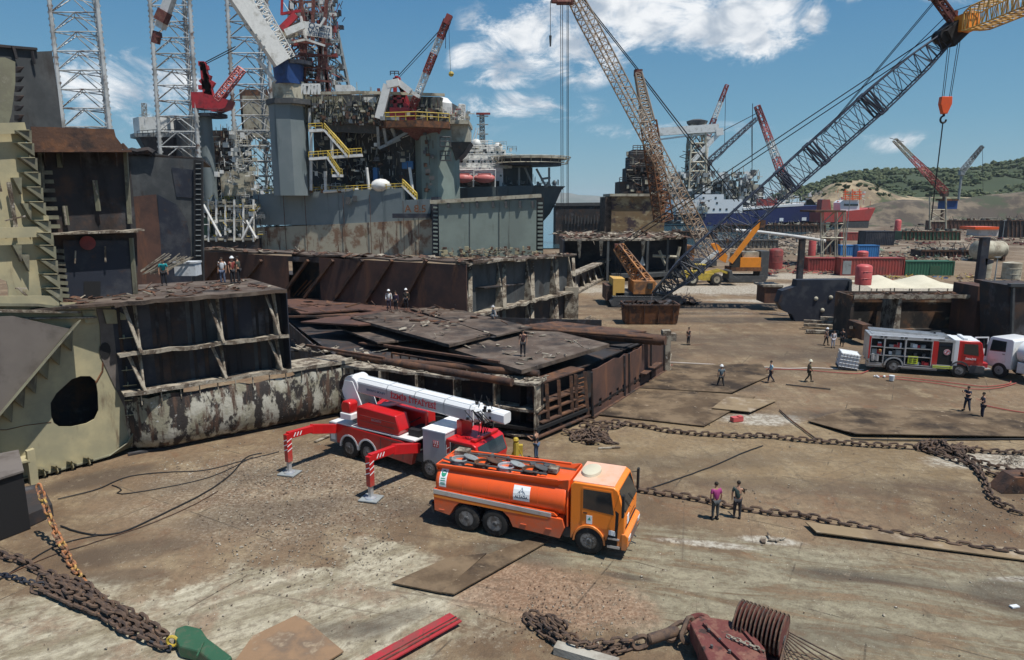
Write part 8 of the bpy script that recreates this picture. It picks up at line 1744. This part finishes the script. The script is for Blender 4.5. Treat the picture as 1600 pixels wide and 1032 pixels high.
gp = lambda pts, z=.12: [G(x, y, z) for x, y in pts]
r8 = random.Random(88)
def wavy(pts, z=.12, amp=.12): return [p + V(r8.uniform(-amp, amp), r8.uniform(-amp, amp), 0) for p in gp(pts, z)]
chain('long rusty chain running right from the corner of the pontoon block across the yard', [wavy([(905, 656), (935, 661), (960, 660), (985, 664), (1010, 667), (1050, 673), (1100, 678), (1150, 680), (1200, 681), (1250, 686), (1300, 690), (1350, 694), (1400, 698), (1440, 700)]), wavy([(910, 665), (960, 668), (985, 658)])], seed=2)
chain('tangled heap of rusty chain on the ground near the pontoon block corner', [], heap=(G(924, 685), 1.25, 1.05, 42), seed=3)
chain('straight rusty chain running from the orange truck cab past the two men to the right', [wavy([(992, 764), (1030, 769), (1070, 775), (1110, 783), (1150, 792), (1200, 799), (1250, 806), (1300, 814), (1350, 824), (1400, 834), (1450, 842), (1500, 852), (1560, 860), (1625, 867)], amp=.08)], seed=4)
chain('broad rusty chain heap trailing down the right side in several strands', [wavy([(1440, 700), (1480, 706), (1510, 716), (1530, 735), (1540, 755), (1550, 775), (1575, 792), (1610, 804)]), wavy([(1445, 704), (1490, 718), (1520, 728), (1550, 740), (1580, 750), (1610, 758)]), wavy([(1450, 698), (1490, 704), (1530, 722), (1560, 730), (1620, 742)]), wavy([(1445, 696), (1475, 700), (1500, 710), (1525, 728), (1536, 748)]), wavy([(1500, 700), (1540, 704), (1570, 706), (1620, 709)])], heap=(G(1475, 704), 1.6, .8, 34), seed=5)
chain('orange and red painted chain hanging taut from the beige hull to the green anchor', [[P(61, 764, 26.8), P(80, 815, 26.2), P(100, 858, 25.2), P(128, 906, 23.6), P(165, 945, 22.0), P(210, 975, 20.9), P(270, 997, 20.0)]], 'chaino', L=.46, w=.28, t=.05, seed=6)
chain('thick bundle of brown rusty chain strands lying toward the green anchor at lower left', [wavy(p, .14, .10) for p in ([(-15, 862), (30, 874), (60, 890), (95, 903), (125, 918), (150, 932), (190, 955), (230, 978), (270, 1002)], [(62, 920), (90, 930), (120, 945), (160, 962), (200, 982), (240, 1000), (272, 1010)], [(68, 905), (100, 915), (140, 938), (175, 958), (220, 985), (268, 1005)], [(90, 912), (120, 930), (150, 950), (190, 972), (225, 992)], [(70, 925), (105, 935), (130, 950), (170, 970), (205, 990)], [(100, 905), (130, 915), (165, 940), (200, 965)])] + [wavy([(80, 908), (115, 925), (150, 945), (190, 965)], .36, .1)], seed=7)
chain('thinner blue black chain from the left edge running under the brown bundle', [wavy([(-20, 893), (20, 902), (60, 912), (90, 915)], .1, .04), wavy([(232, 998), (255, 1008), (275, 1020)], .1, .04)], 'navy', L=.34, w=.2, t=.035, seed=8)
chain('near bundle of dark rusty chain curving right to the maroon sheave block', [wavy(p, z, .07) for p, z in (([(822, 962), (845, 975), (862, 995), (885, 1008), (915, 1018), (945, 1022), (975, 1014), (1000, 1004)], .14), ([(835, 960), (860, 970), (880, 985), (905, 1000), (930, 1012), (960, 1012), (995, 1000)], .16), ([(824, 970), (850, 990), (870, 1005), (905, 1022), (940, 1026), (970, 1018)], .12), ([(850, 972), (878, 998), (915, 1008), (950, 1004), (990, 998)], .34), ([(860, 965), (880, 978), (890, 990)], .14))], L=.42, w=.25, t=.045, seed=9)
def winch():
    r = random.Random(4); T = Th('sheave_block', 'maroon steel sheave block fanned with many wire ropes at the bottom edge', 'sheave block', G(1160, 1010)); 
    g = MB(); q = [G(x, y, z) for x, y, z in ((1078, 970, 1.0), (1095, 955, 1.1), (1140, 962, 1.1), (1175, 985, 1.0), (1195, 1015, .9), (1205, 1075, .9), (1125, 1075, .9), (1100, 1020, .9))]; g.slab([V(p.x, p.y, .35) for p in q], V(0, 0, .60)); T.part(g, 'cheek_plate', 'maroon', bevel=.05)
    g = MB(); g.slab([V(p.x, p.y, .03) for p in [G(1085, 1010), G(1130, 1000), G(1260, 1060), G(1100, 1080)]], V(0, 0, .28)); T.part(g, 'base', 'maroon')
    ax = (G(1225, 1000) - G(1125, 965)).normalized(); nr = V(-ax.y, ax.x, 0); c0 = G(1150, 975, .75)
    g = MB(); g.tube(c0 - ax*.1, c0 + ax*1.5, .16, n=12); g.tube(c0 + ax*.0 , c0 + ax*.05, .5, n=20); T.part(g, 'axle', 'dgrey')
    g = MB()
    for k in range(12):
        o = c0 + ax*(.08 + k*.125); pts = [o + nr*(.68*math.cos(a)) + V(0, 0, .12 + .68*math.sin(a)) for a in [R(200) - R(19)*i for i in range(11)]]
        e = G(1345 - k*13, 1045 + k*5, .12); pts = [p for p in pts]; last = pts[-1]; pts += [last.lerp(e, .3) + V(0, 0, -.05), last.lerp(e, .65) + V(0, 0, -.04), e, e + (e - last).normalized()*1.5]
        g.path(pts, .026, 5)
    T.part(g, 'wire_rope', 'chain')
    g = MB(); g.beam(G(1100, 975, 1.0), G(1160, 1035, .98), .10, .12); g.beam(G(1150, 972, 1.0), G(1190, 1020, .98), .08, .10); T.part(g, 'stiffener_rib', 'maroon')
    for x, y in ((1108, 985), (1125, 1000), (1140, 1018), (1112, 1010)): g = MB(); p = G(x, y, 1.02); g.tube(p - V(0,0,.05), p + V(0,0,.04), .045, n=6); T.part(g, 'bolt', 'dgrey')
    for k in range(12): g = MB(); o = c0 + ax*(.08 + k*.125); g.tube(o - ax*.02 + V(0,0,.12), o + ax*.02 + V(0,0,.12), .63, n=26); T.part(g, 'sheave', 'maroon')
    g = MB(); links(g, [G(1140, 995, 1.02), G(1165, 1005, 1.04), G(1200, 1020, 1.0)], .2, .12, .02, r); T.part(g, 'small_chain', 'ash')
    T = Th('swivel_shackle', 'heavy rusty swivel and shackle links joining the near chain bundle to the maroon block', 'shackle', G(1030, 1000))
    g = MB(); a, b = G(1012, 1000, .3), G(1060, 985, .38); g.lathe([(0, .10), (.06, .17), (.9*(b-a).length, .17), ((b-a).length, .10)], a, b, 14); T.part(g, 'swivel_body', 'chain', smooth=True)
    for p, q, m_ in ((a.lerp(b, .9), G(1082, 968, .6), 'chain'), (G(1075, 985, .5), G(1090, 958, .75), 'chain'), (G(1000, 1004, .2), G(1022, 997, .3), 'chain')): g = MB(); links(g, [p, q, q + (q-p)*.6], (q-p).length*1.25, .42, .085, r); T.part(g, 'shackle_link', m_, smooth=True)
    g = MB(); o = G(1088, 972, .55); g.path([o + V(.34*math.cos(a), .26*math.sin(a), .12*math.cos(a)) for a in [2*math.pi*i/16 for i in range(16)]], .11, 8, closed=True); T.part(g, 'lug_ring', 'maroon', smooth=True)
winch()
def ground_things():
    r = random.Random(14)
    T = Th('green_anchor', 'dark green painted anchor shank lying at the bottom left corner of the chains', 'anchor', G(300, 1010)); g = MB(); q = [G(x, y, .0) for x, y in ((274, 1010), (276, 1000), (292, 994), (316, 1000), (326, 1015), (365, 1045), (345, 1062), (312, 1036), (282, 1028))]; g.slab(q, V(0, 0, .42)); T.part(g, 'shank', 'green', bevel=.06); g = MB(); g.beam(G(318, 1004, .44), G(308, 1026, .44), .05, .06); T.part(g, 'rib', 'green'); g = MB(); c = G(268, 1004, .3); g.path([c + V(.16*math.cos(a), .06, .16*math.sin(a)) for a in [2*math.pi*i/12 for i in range(12)]], .05, 6, closed=True); T.part(g, 'ring', 'yellow')
    T = Th('red_beam', 'long scuffed red painted steel beam lying on the pale concrete at the bottom', 'beam', G(650, 1000)); a, b = G(712, 966, .16), G(560, 1050, .16); d = (b-a).normalized(); s = V(-d.y, d.x, 0)
    g = MB(); g.slab([a + s*.32, b + s*.32, b - s*.32, a - s*.32], V(0, 0, .05)); g.slab([p - V(0, 0, .14) for p in (a + s*.05, b + s*.05, b - s*.05, a - s*.05)], V(0, 0, .16)); T.part(g, 'flange', 'redbeam'); g = MB(); g.beam(a + s*.18 + V(0,0,.07), b + s*.18 + V(0,0,.07), .05, .05); g.beam(a + s*.02 + V(0,0,.065), b + s*.02 + V(0,0,.065), .03, .04); T.part(g, 'ridge', 'maroon')
    g = MB(); a, b = G(868, 1012, .14), G(965, 1040, .14); c = a; g.beam(V(0, 0, 0), b - a, .38, .26); g.build('concrete_bar', 'conc', at=a, label='pale concrete bar on the ground beside the near chain bundle', cat='concrete bar')
    def plate(lab, pts, m='plateg', z=.0, lift=0, th=.05):
        q = [G(x, y, z) for x, y in pts]; c = q[0].copy(); g = MB(); g.slab([p - c + V(0, 0, .05 + (lift if i in (0, 1) else 0)) for i, p in enumerate(q)], V(0, 0, th)); g.build('steel_plate', m, at=c, label=lab, cat='steel plate', group='steel plates on the yard ground')
    plate('dark brown steel plate with a sharp corner in front of the orange truck', [(690, 930), (709, 933), (858, 848), (838, 842), (760, 870)], lift=.03)
    plate('tan steel plate with frayed left end beside the dark corner plate', [(612, 914), (690, 930), (760, 868), (700, 875)])
    plate('small dark steel plate near the tiny red box', [(1112, 642), (1172, 648), (1213, 628), (1136, 622)], lift=.10, m='plateb')
    plate('huge stained steel plate with a long straight near edge at right', [(1335, 683), (1640, 688), (1660, 650), (1330, 640), (1262, 660)], lift=.12)
    plate('brown steel plate at the bottom centre left with a broken corner', [(360, 1050), (395, 1000), (462, 966), (482, 976), (537, 1022), (500, 1045)], m='plateo', lift=.04)
    plate('large smooth steel plate beneath the man in the white helmet', [(975, 608), (1142, 617), (1204, 588), (1190, 570), (1052, 572)], lift=.06)
    plate('wide oily steel plate at the right end of the pontoon block', [(935, 650), (1100, 668), (1180, 622), (1140, 618), (975, 606), (920, 630)])
    plate('long steel plate along the lower right chain with a bent corner', [(1258, 822), (1275, 838), (1640, 884), (1640, 868), (1500, 850)], lift=.10, m='plateb')
    # cables and hoses
    def rope(lab, pts, rad, m, name='cable', cat='cable'):
        q = resample([G(x, y, rad) for x, y in pts], .35); c = q[0].copy(); g = MB(); g.path([p - c + V(r.uniform(-.015, .015), r.uniform(-.015, .015), 0) for p in q], rad, 5); g.build(name, m, at=c, label=lab, cat=cat, smooth=True)
    rope('black hose looping from the foot of the beige hull across the left gravel', [(95, 822), (125, 832), (160, 836), (200, 828), (260, 800), (320, 770), (360, 742), (385, 715), (410, 708)], .035, 'black'); rope('thin black cable from the left edge up past the hull foot', [(-10, 912), (40, 880), (95, 850), (160, 835)], .025, 'black')
    rope('black cable lying along the base of the white peeling hull', [(90, 780), (150, 765), (200, 745), (260, 738), (320, 735), (380, 720), (440, 705)], .03, 'black'); rope('second black cable curling near the peeling hull', [(175, 758), (190, 765), (185, 772), (240, 765), (330, 745), (400, 712)], .025, 'black')
    rope('dark straight cable running up right from the orange truck cab', [(1000, 768), (1060, 748), (1120, 726), (1160, 708), (1196, 695)], .03, 'black'); rope('thin dark bar joint line near the tiny red box', [(1090, 662), (1110, 648), (1135, 628)], .02, 'black'); rope('dark strip lying before the firefighter', [(1228, 601), (1265, 605), (1304, 609)], .05, 'black')
    rope('bent dark bar at the corner of the stained plate', [(1218, 641), (1235, 656), (1262, 676), (1280, 690)], .05, 'rust'); rope('dark cable along the near edge of the stained plate', [(1330, 686), (1420, 688), (1500, 687), (1640, 686)], .05, 'black')
    rope('rusty cable trailing from the chain bundle at the bottom left', [(0, 905), (40, 885), (90, 865), (140, 850), (230, 820), (300, 790), (345, 765)], .02, 'rust')
    rope('red fire hose from the fire engine across the yard to the water tanker', [(1368, 588), (1400, 589), (1450, 594), (1500, 600), (1540, 604), (1575, 600), (1580, 594)], .038, 'hose', 'fire_hose', 'hose'); rope('second red fire hose curving under the water tanker', [(1400, 592), (1460, 599), (1520, 608), (1560, 606), (1590, 598)], .038, 'hose', 'fire_hose', 'hose')
    rope('red fire hose running left from the pump to the firefighters', [(1370, 573), (1355, 580), (1340, 584), (1300, 582), (1250, 578), (1200, 577), (1120, 574), (1060, 571), (1020, 572)], .038, 'hose', 'fire_hose', 'hose'); rope('pale fire hose running left beside the tote tank', [(1350, 578), (1310, 577), (1270, 575), (1230, 576), (1180, 573), (1100, 569), (1040, 566)], .038, 'hosew', 'fire_hose', 'hose')
    rope('red hose from the two dark uniformed men to the right edge', [(1541, 634), (1570, 640), (1620, 648)], .045, 'hose', 'fire_hose', 'hose')
    # tote tank
    t = thing('ibc_tote', 'white caged water tote tank tilted on the ground left of the fire engine', 'tote tank', G(1327, 579) + V(0, .6, .05), R(-14)); t.rotation_euler = (R(4), R(7), R(-14)); g = MB(); g.box((0, 0, .80), (1.45, 1.2, 1.25)); g.build('tank', 'plastic', t, bevel=.08); g = MB()
    for z in (.25, .55, .85, 1.15, 1.42): g.path([(-.76, -.63, z), (.76, -.63, z), (.76, .63, z), (-.76, .63, z)], .02, 4, closed=True)
    for k in range(7): x = -.76 + k*.253; g.tube((x, -.63, .15), (x, -.63, 1.42), .018, n=4); g.tube((x, .63, .15), (x, .63, 1.42), .018, n=4)
    g.build('cage', 'alu', t); g = MB(); g.box((0, 0, .09), (1.5, 1.25, .14)); g.build('pallet', 'dgrey', t)
    def small(name, lab, px, py, build, m, cat, group=None): g = MB(); build(g); o = g.build(name, m, at=G(px, py, 0), label=lab, cat=cat, group=group); return o
    small('bucket', 'white bucket in front of the fire engine rear wheel', 1393, 595, lambda g: g.lathe([(0, .17), (.42, .22)], (0,0,0), (0,0,1), 12), 'plastic', 'bucket'); small('litter', 'scatter of white litter beside the bucket', 1382, 590, lambda g: [g.ball((r.uniform(-.9,.2), r.uniform(-.2,.3), .06), .09, 6) for _ in range(7)], 'plastic', 'litter')
    def rb(g): g.box((0, 0, .14), (.75, .4, .28), .3); g.box((.2, 0, .3), (.3, .3, .08), .3)
    small('fuel_can', 'small red and white box lying alone on the plate edge', 1151, 658, rb, 'tankred', 'box')
    small('timber_board', 'pale timber board on the ground below the chain heap', 952, 701, lambda g: g.box((0, 0, .04), (1.3, .12, .07), .12), 'ash', 'board'); small('timber_board', 'pale board leaning by the left outrigger foot', 492, 692, lambda g: g.beam((0, 0, .05), (.6, 1.0, .1), .2, .05), 'ash', 'board')
    small('rag', 'torn white sheet on the bare ground at lower right', 1206, 846, lambda g: scraps(g, [V(-.5,-.1,.02), V(.5,-.1,.02), V(.5,.1,.04), V(-.5,.1,.04)], 5, r, .3, .05), 'ash', 'rag'); small('rag', 'white scrap at the lower right edge of the yard', 1585, 949, lambda g: g.box((0, 0, .03), (.3, .15, .05), .2), 'plastic', 'scrap')
    def rust_end(g): g.prism([(-1.2, 0), (1.8, 0), (1.8, .9), (-.6, .8)], 'y', -.5, .5); g.box((.6, -.3, .95), (1.6, .2, .12))
    small('rusty_bollard_block', 'rusty steel block at the right edge where the chain strands end', 1592, 765, rust_end, 'rust', 'steel block')
    def firegear(g):
        g.tube((0, 0, 0), (0, 0, 1.1), .16, n=8); g.ball((0, 0, 1.25), .17, 8); g.box((.2, .1, .7), (.35, .25, .5)); g.tube((-.4, 0, 0), (0, 0, .9), .04); g.tube((.5, 0, 0), (.1, 0, .9), .04)
    small('pump_unit', 'yellow portable pump on a stand between the two trucks', 806, 722, firegear, 'yellow', 'pump')
    # stones and slag
    for nm, mm, lab, areas, sc in (('slag_gravel', 'ash', 'pale slag chips scattered over the yard', (((330, 690, 640, 900), 2600), ((820, 930, 1000, 1020), 260), ((20, 880, 700, 1025), 140), ((900, 560, 1580, 980), 330), ((240, 715, 520, 760), 1100), ((1440, 770, 1600, 860), 260), ((1560, 706, 1600, 730), 420)), .024), ('dark_gravel', 'rust', 'dark rusty chips scattered over the yard', (((330, 680, 640, 860), 500), ((740, 880, 1060, 1010), 500), ((900, 560, 1590, 1000), 260), ((820, 900, 900, 1010), 300), ((0, 840, 600, 1025), 120), ((900, 450, 1200, 560), 160)), .013)):
        g = MB()
        for (x0, y0, x1, y1), n in areas:
            for _ in range(n):
                c = G(r.gauss((x0+x1)/2, (x1-x0)/3.6), r.gauss((y0+y1)/2, (y1-y0)/3.6)) if r.random() < .6 else G(r.uniform(x0, x1), r.uniform(y0, y1)); s = sc*r.choice([.4, .5, .7, 1, 1.6])*r.uniform(.6, 1.3)
                vs = [c + V(r.uniform(.5, 1.4)*s*a, r.uniform(.5, 1.4)*s*b, z*s*r.uniform(.5, 1)) for a, b, z in ((-1,-1,0),(1,-1,0),(1,1,0),(-1,1,0),(-.6,-.6,1),(.6,-.6,1),(.6,.6,1),(-.6,.6,1))]
                g.add(vs, [(0,3,2,1),(4,5,6,7),(0,1,5,4),(1,2,6,5),(2,3,7,6),(3,0,4,7)])
        g.build(nm, mm, kind='stuff', label=lab, cat='gravel')
M['plateg'] = mat('oily ground plate', (.095,.066,.042), [((.18,.13,.082), .5, .50, .12), ((.04,.03,.023), .35, .55, .1), ((.28,.22,.155), 2.2, .66, .04)], rough=.95, bump=.4, spec=.15)
M['plateb'] = mat('dusty ground plate', (.235,.172,.10), [((.15,.105,.065), .4, .54, .1), ((.32,.26,.19), .9, .6, .08)], rough=.9, bump=.3)
M['plateo'] = mat('orange brown ground plate', (.24,.15,.085), [((.14,.10,.07), .6, .54, .1), ((.34,.26,.17), 1.2, .62, .08)], rough=.85, bump=.3)
ground_things()
Wh, Dk, Nv = (.65,.66,.66), (.02,.02,.024), (.02,.025,.045)
for a in (
    ('man in a magenta shirt standing with his back turned by the long chain', 1117, 812, dict(shirt=(.30,.04,.16), trousers=(.05,.055,.06), face=R(100), pose='stand', arm=0)),
    ('man in a dark green shirt standing right of the magenta shirt man', 1151, 810, dict(shirt=(.035,.06,.055), trousers=(.03,.03,.035), face=R(70), arm=1)),
    ('worker in a white helmet and grey shirt walking on the stained plates', 1126, 606, dict(shirt=(.09,.12,.14), trousers=(.03,.03,.03), helmet=Wh, face=R(80), pose='wide')),
    ('man in a pale blue shirt and dark shorts walking beside the fire hoses', 1204, 598, dict(shirt=(.30,.50,.62), trousers=(.03,.03,.05), face=R(170), pose='walk')),
    ('firefighter in yellow striped kit and white helmet walking left of the tote', 1263, 597, dict(top='long', shirt=(.12,.10,.05), trousers=(.05,.045,.03), helmet=(.6,.58,.45), face=R(-15), pose='walk')),
    ('worker in dark overalls standing alone beyond the pontoon block corner', 1075, 539, dict(shirt=Dk, trousers=Dk, face=R(-60))),
    ('left man of the trio standing before the open rusty hull', 1290, 540, dict(shirt=(.12,.10,.09), trousers=Dk, helmet=Wh, face=R(-60), pose='wide')),
    ('man all in white in the middle of the trio by the open hull', 1301, 544, dict(top='long', shirt=(.55,.52,.52), trousers=(.42,.42,.46), face=R(-90))),
    ('dark clothed man on the right of the trio by the open hull', 1315, 541, dict(top='long', shirt=Dk, trousers=Dk, face=R(-120))),
    ('man in navy uniform leaning forward and pointing with outstretched arms at right', 1510, 643, dict(shirt=Nv, trousers=Nv, face=R(-160), pose='wide', arm=4)),
    ('man in navy uniform holding the red hose at right', 1534, 654, dict(shirt=Nv, trousers=Nv, face=R(160), arm=3)),
    ('man in a black shirt and blue jeans standing behind the orange tank', 838, 718, dict(shirt=Dk, trousers=(.06,.10,.17), face=R(150), arm=3)),
): person(a[0], a[1], a[2], **a[3])
for lab, px, py, z, k in (
    ('worker in a teal shirt bending on the upper wreck deck by the bar bundle', 257, 447, 8.72, dict(shirt=(.02,.30,.33), trousers=Dk, pose='bend', face=R(-60))),
    ('man in a white shirt standing on the upper wreck deck', 349, 445, 8.72, dict(shirt=Wh, trousers=(.10,.12,.18), face=R(-90))),
    ('worker in red shirt and white helmet on the upper wreck deck', 364, 444, 8.72, dict(shirt=(.22,.04,.035), trousers=Dk, helmet=Wh, face=R(-30))),
    ('dark clothed worker beside the red shirted one on the upper wreck deck', 374, 443, 8.72, dict(shirt=(.05,.06,.045), trousers=Dk, face=R(180))),
    ('worker in white top and white helmet standing on the loose deck plates', 608, 484, 4.6, dict(top='long', shirt=Wh, trousers=(.05,.04,.06), helmet=Wh, face=R(-80))),
    ('dark purple clothed worker right behind the white topped worker', 619, 486, 4.6, dict(top='long', shirt=(.05,.03,.06), trousers=Dk, face=R(-120))),
    ('worker with white helmet and dark clothes before the brown slanted wall', 635, 482, 4.6, dict(top='long', shirt=(.05,.045,.035), trousers=Dk, helmet=Wh, face=R(-90))),
    ('worker in a white vest half hidden behind the loose plates', 703, 486, 4.4, dict(shirt=Wh, trousers=(.10,.08,.07), pose='bend', face=R(-160))),
    ('worker in grey overalls crouching at the right edge of the loose plates', 773, 501, 4.5, dict(top='long', shirt=(.30,.31,.31), trousers=(.24,.24,.24), helmet=(.4,.4,.4), pose='crouch', face=R(-150))),
    ('worker in dark trousers and red collar standing on the large flat plate', 817, 557, 4.15, dict(shirt=(.06,.03,.03), trousers=Dk, face=R(-90))),
): person(lab, px, py, z=z, **k)
# ---------------------------------------------------------------- air between here and the far mountains
def haze():
    g = MB(); g.box((0, 3900, 59), (9600, 8400, 130)); m = bpy.data.materials.new('thin haze'); m.use_nodes = True; N = m.node_tree.nodes; N.clear()
    o = N.new('ShaderNodeOutputMaterial'); v = N.new('ShaderNodeVolumePrincipled'); v.inputs['Color'].default_value = (.86, .93, 1, 1); v.inputs['Density'].default_value = .00006; m.node_tree.links.new(v.outputs[0], o.inputs['Volume']); g.build('haze', m, kind='stuff')
haze()
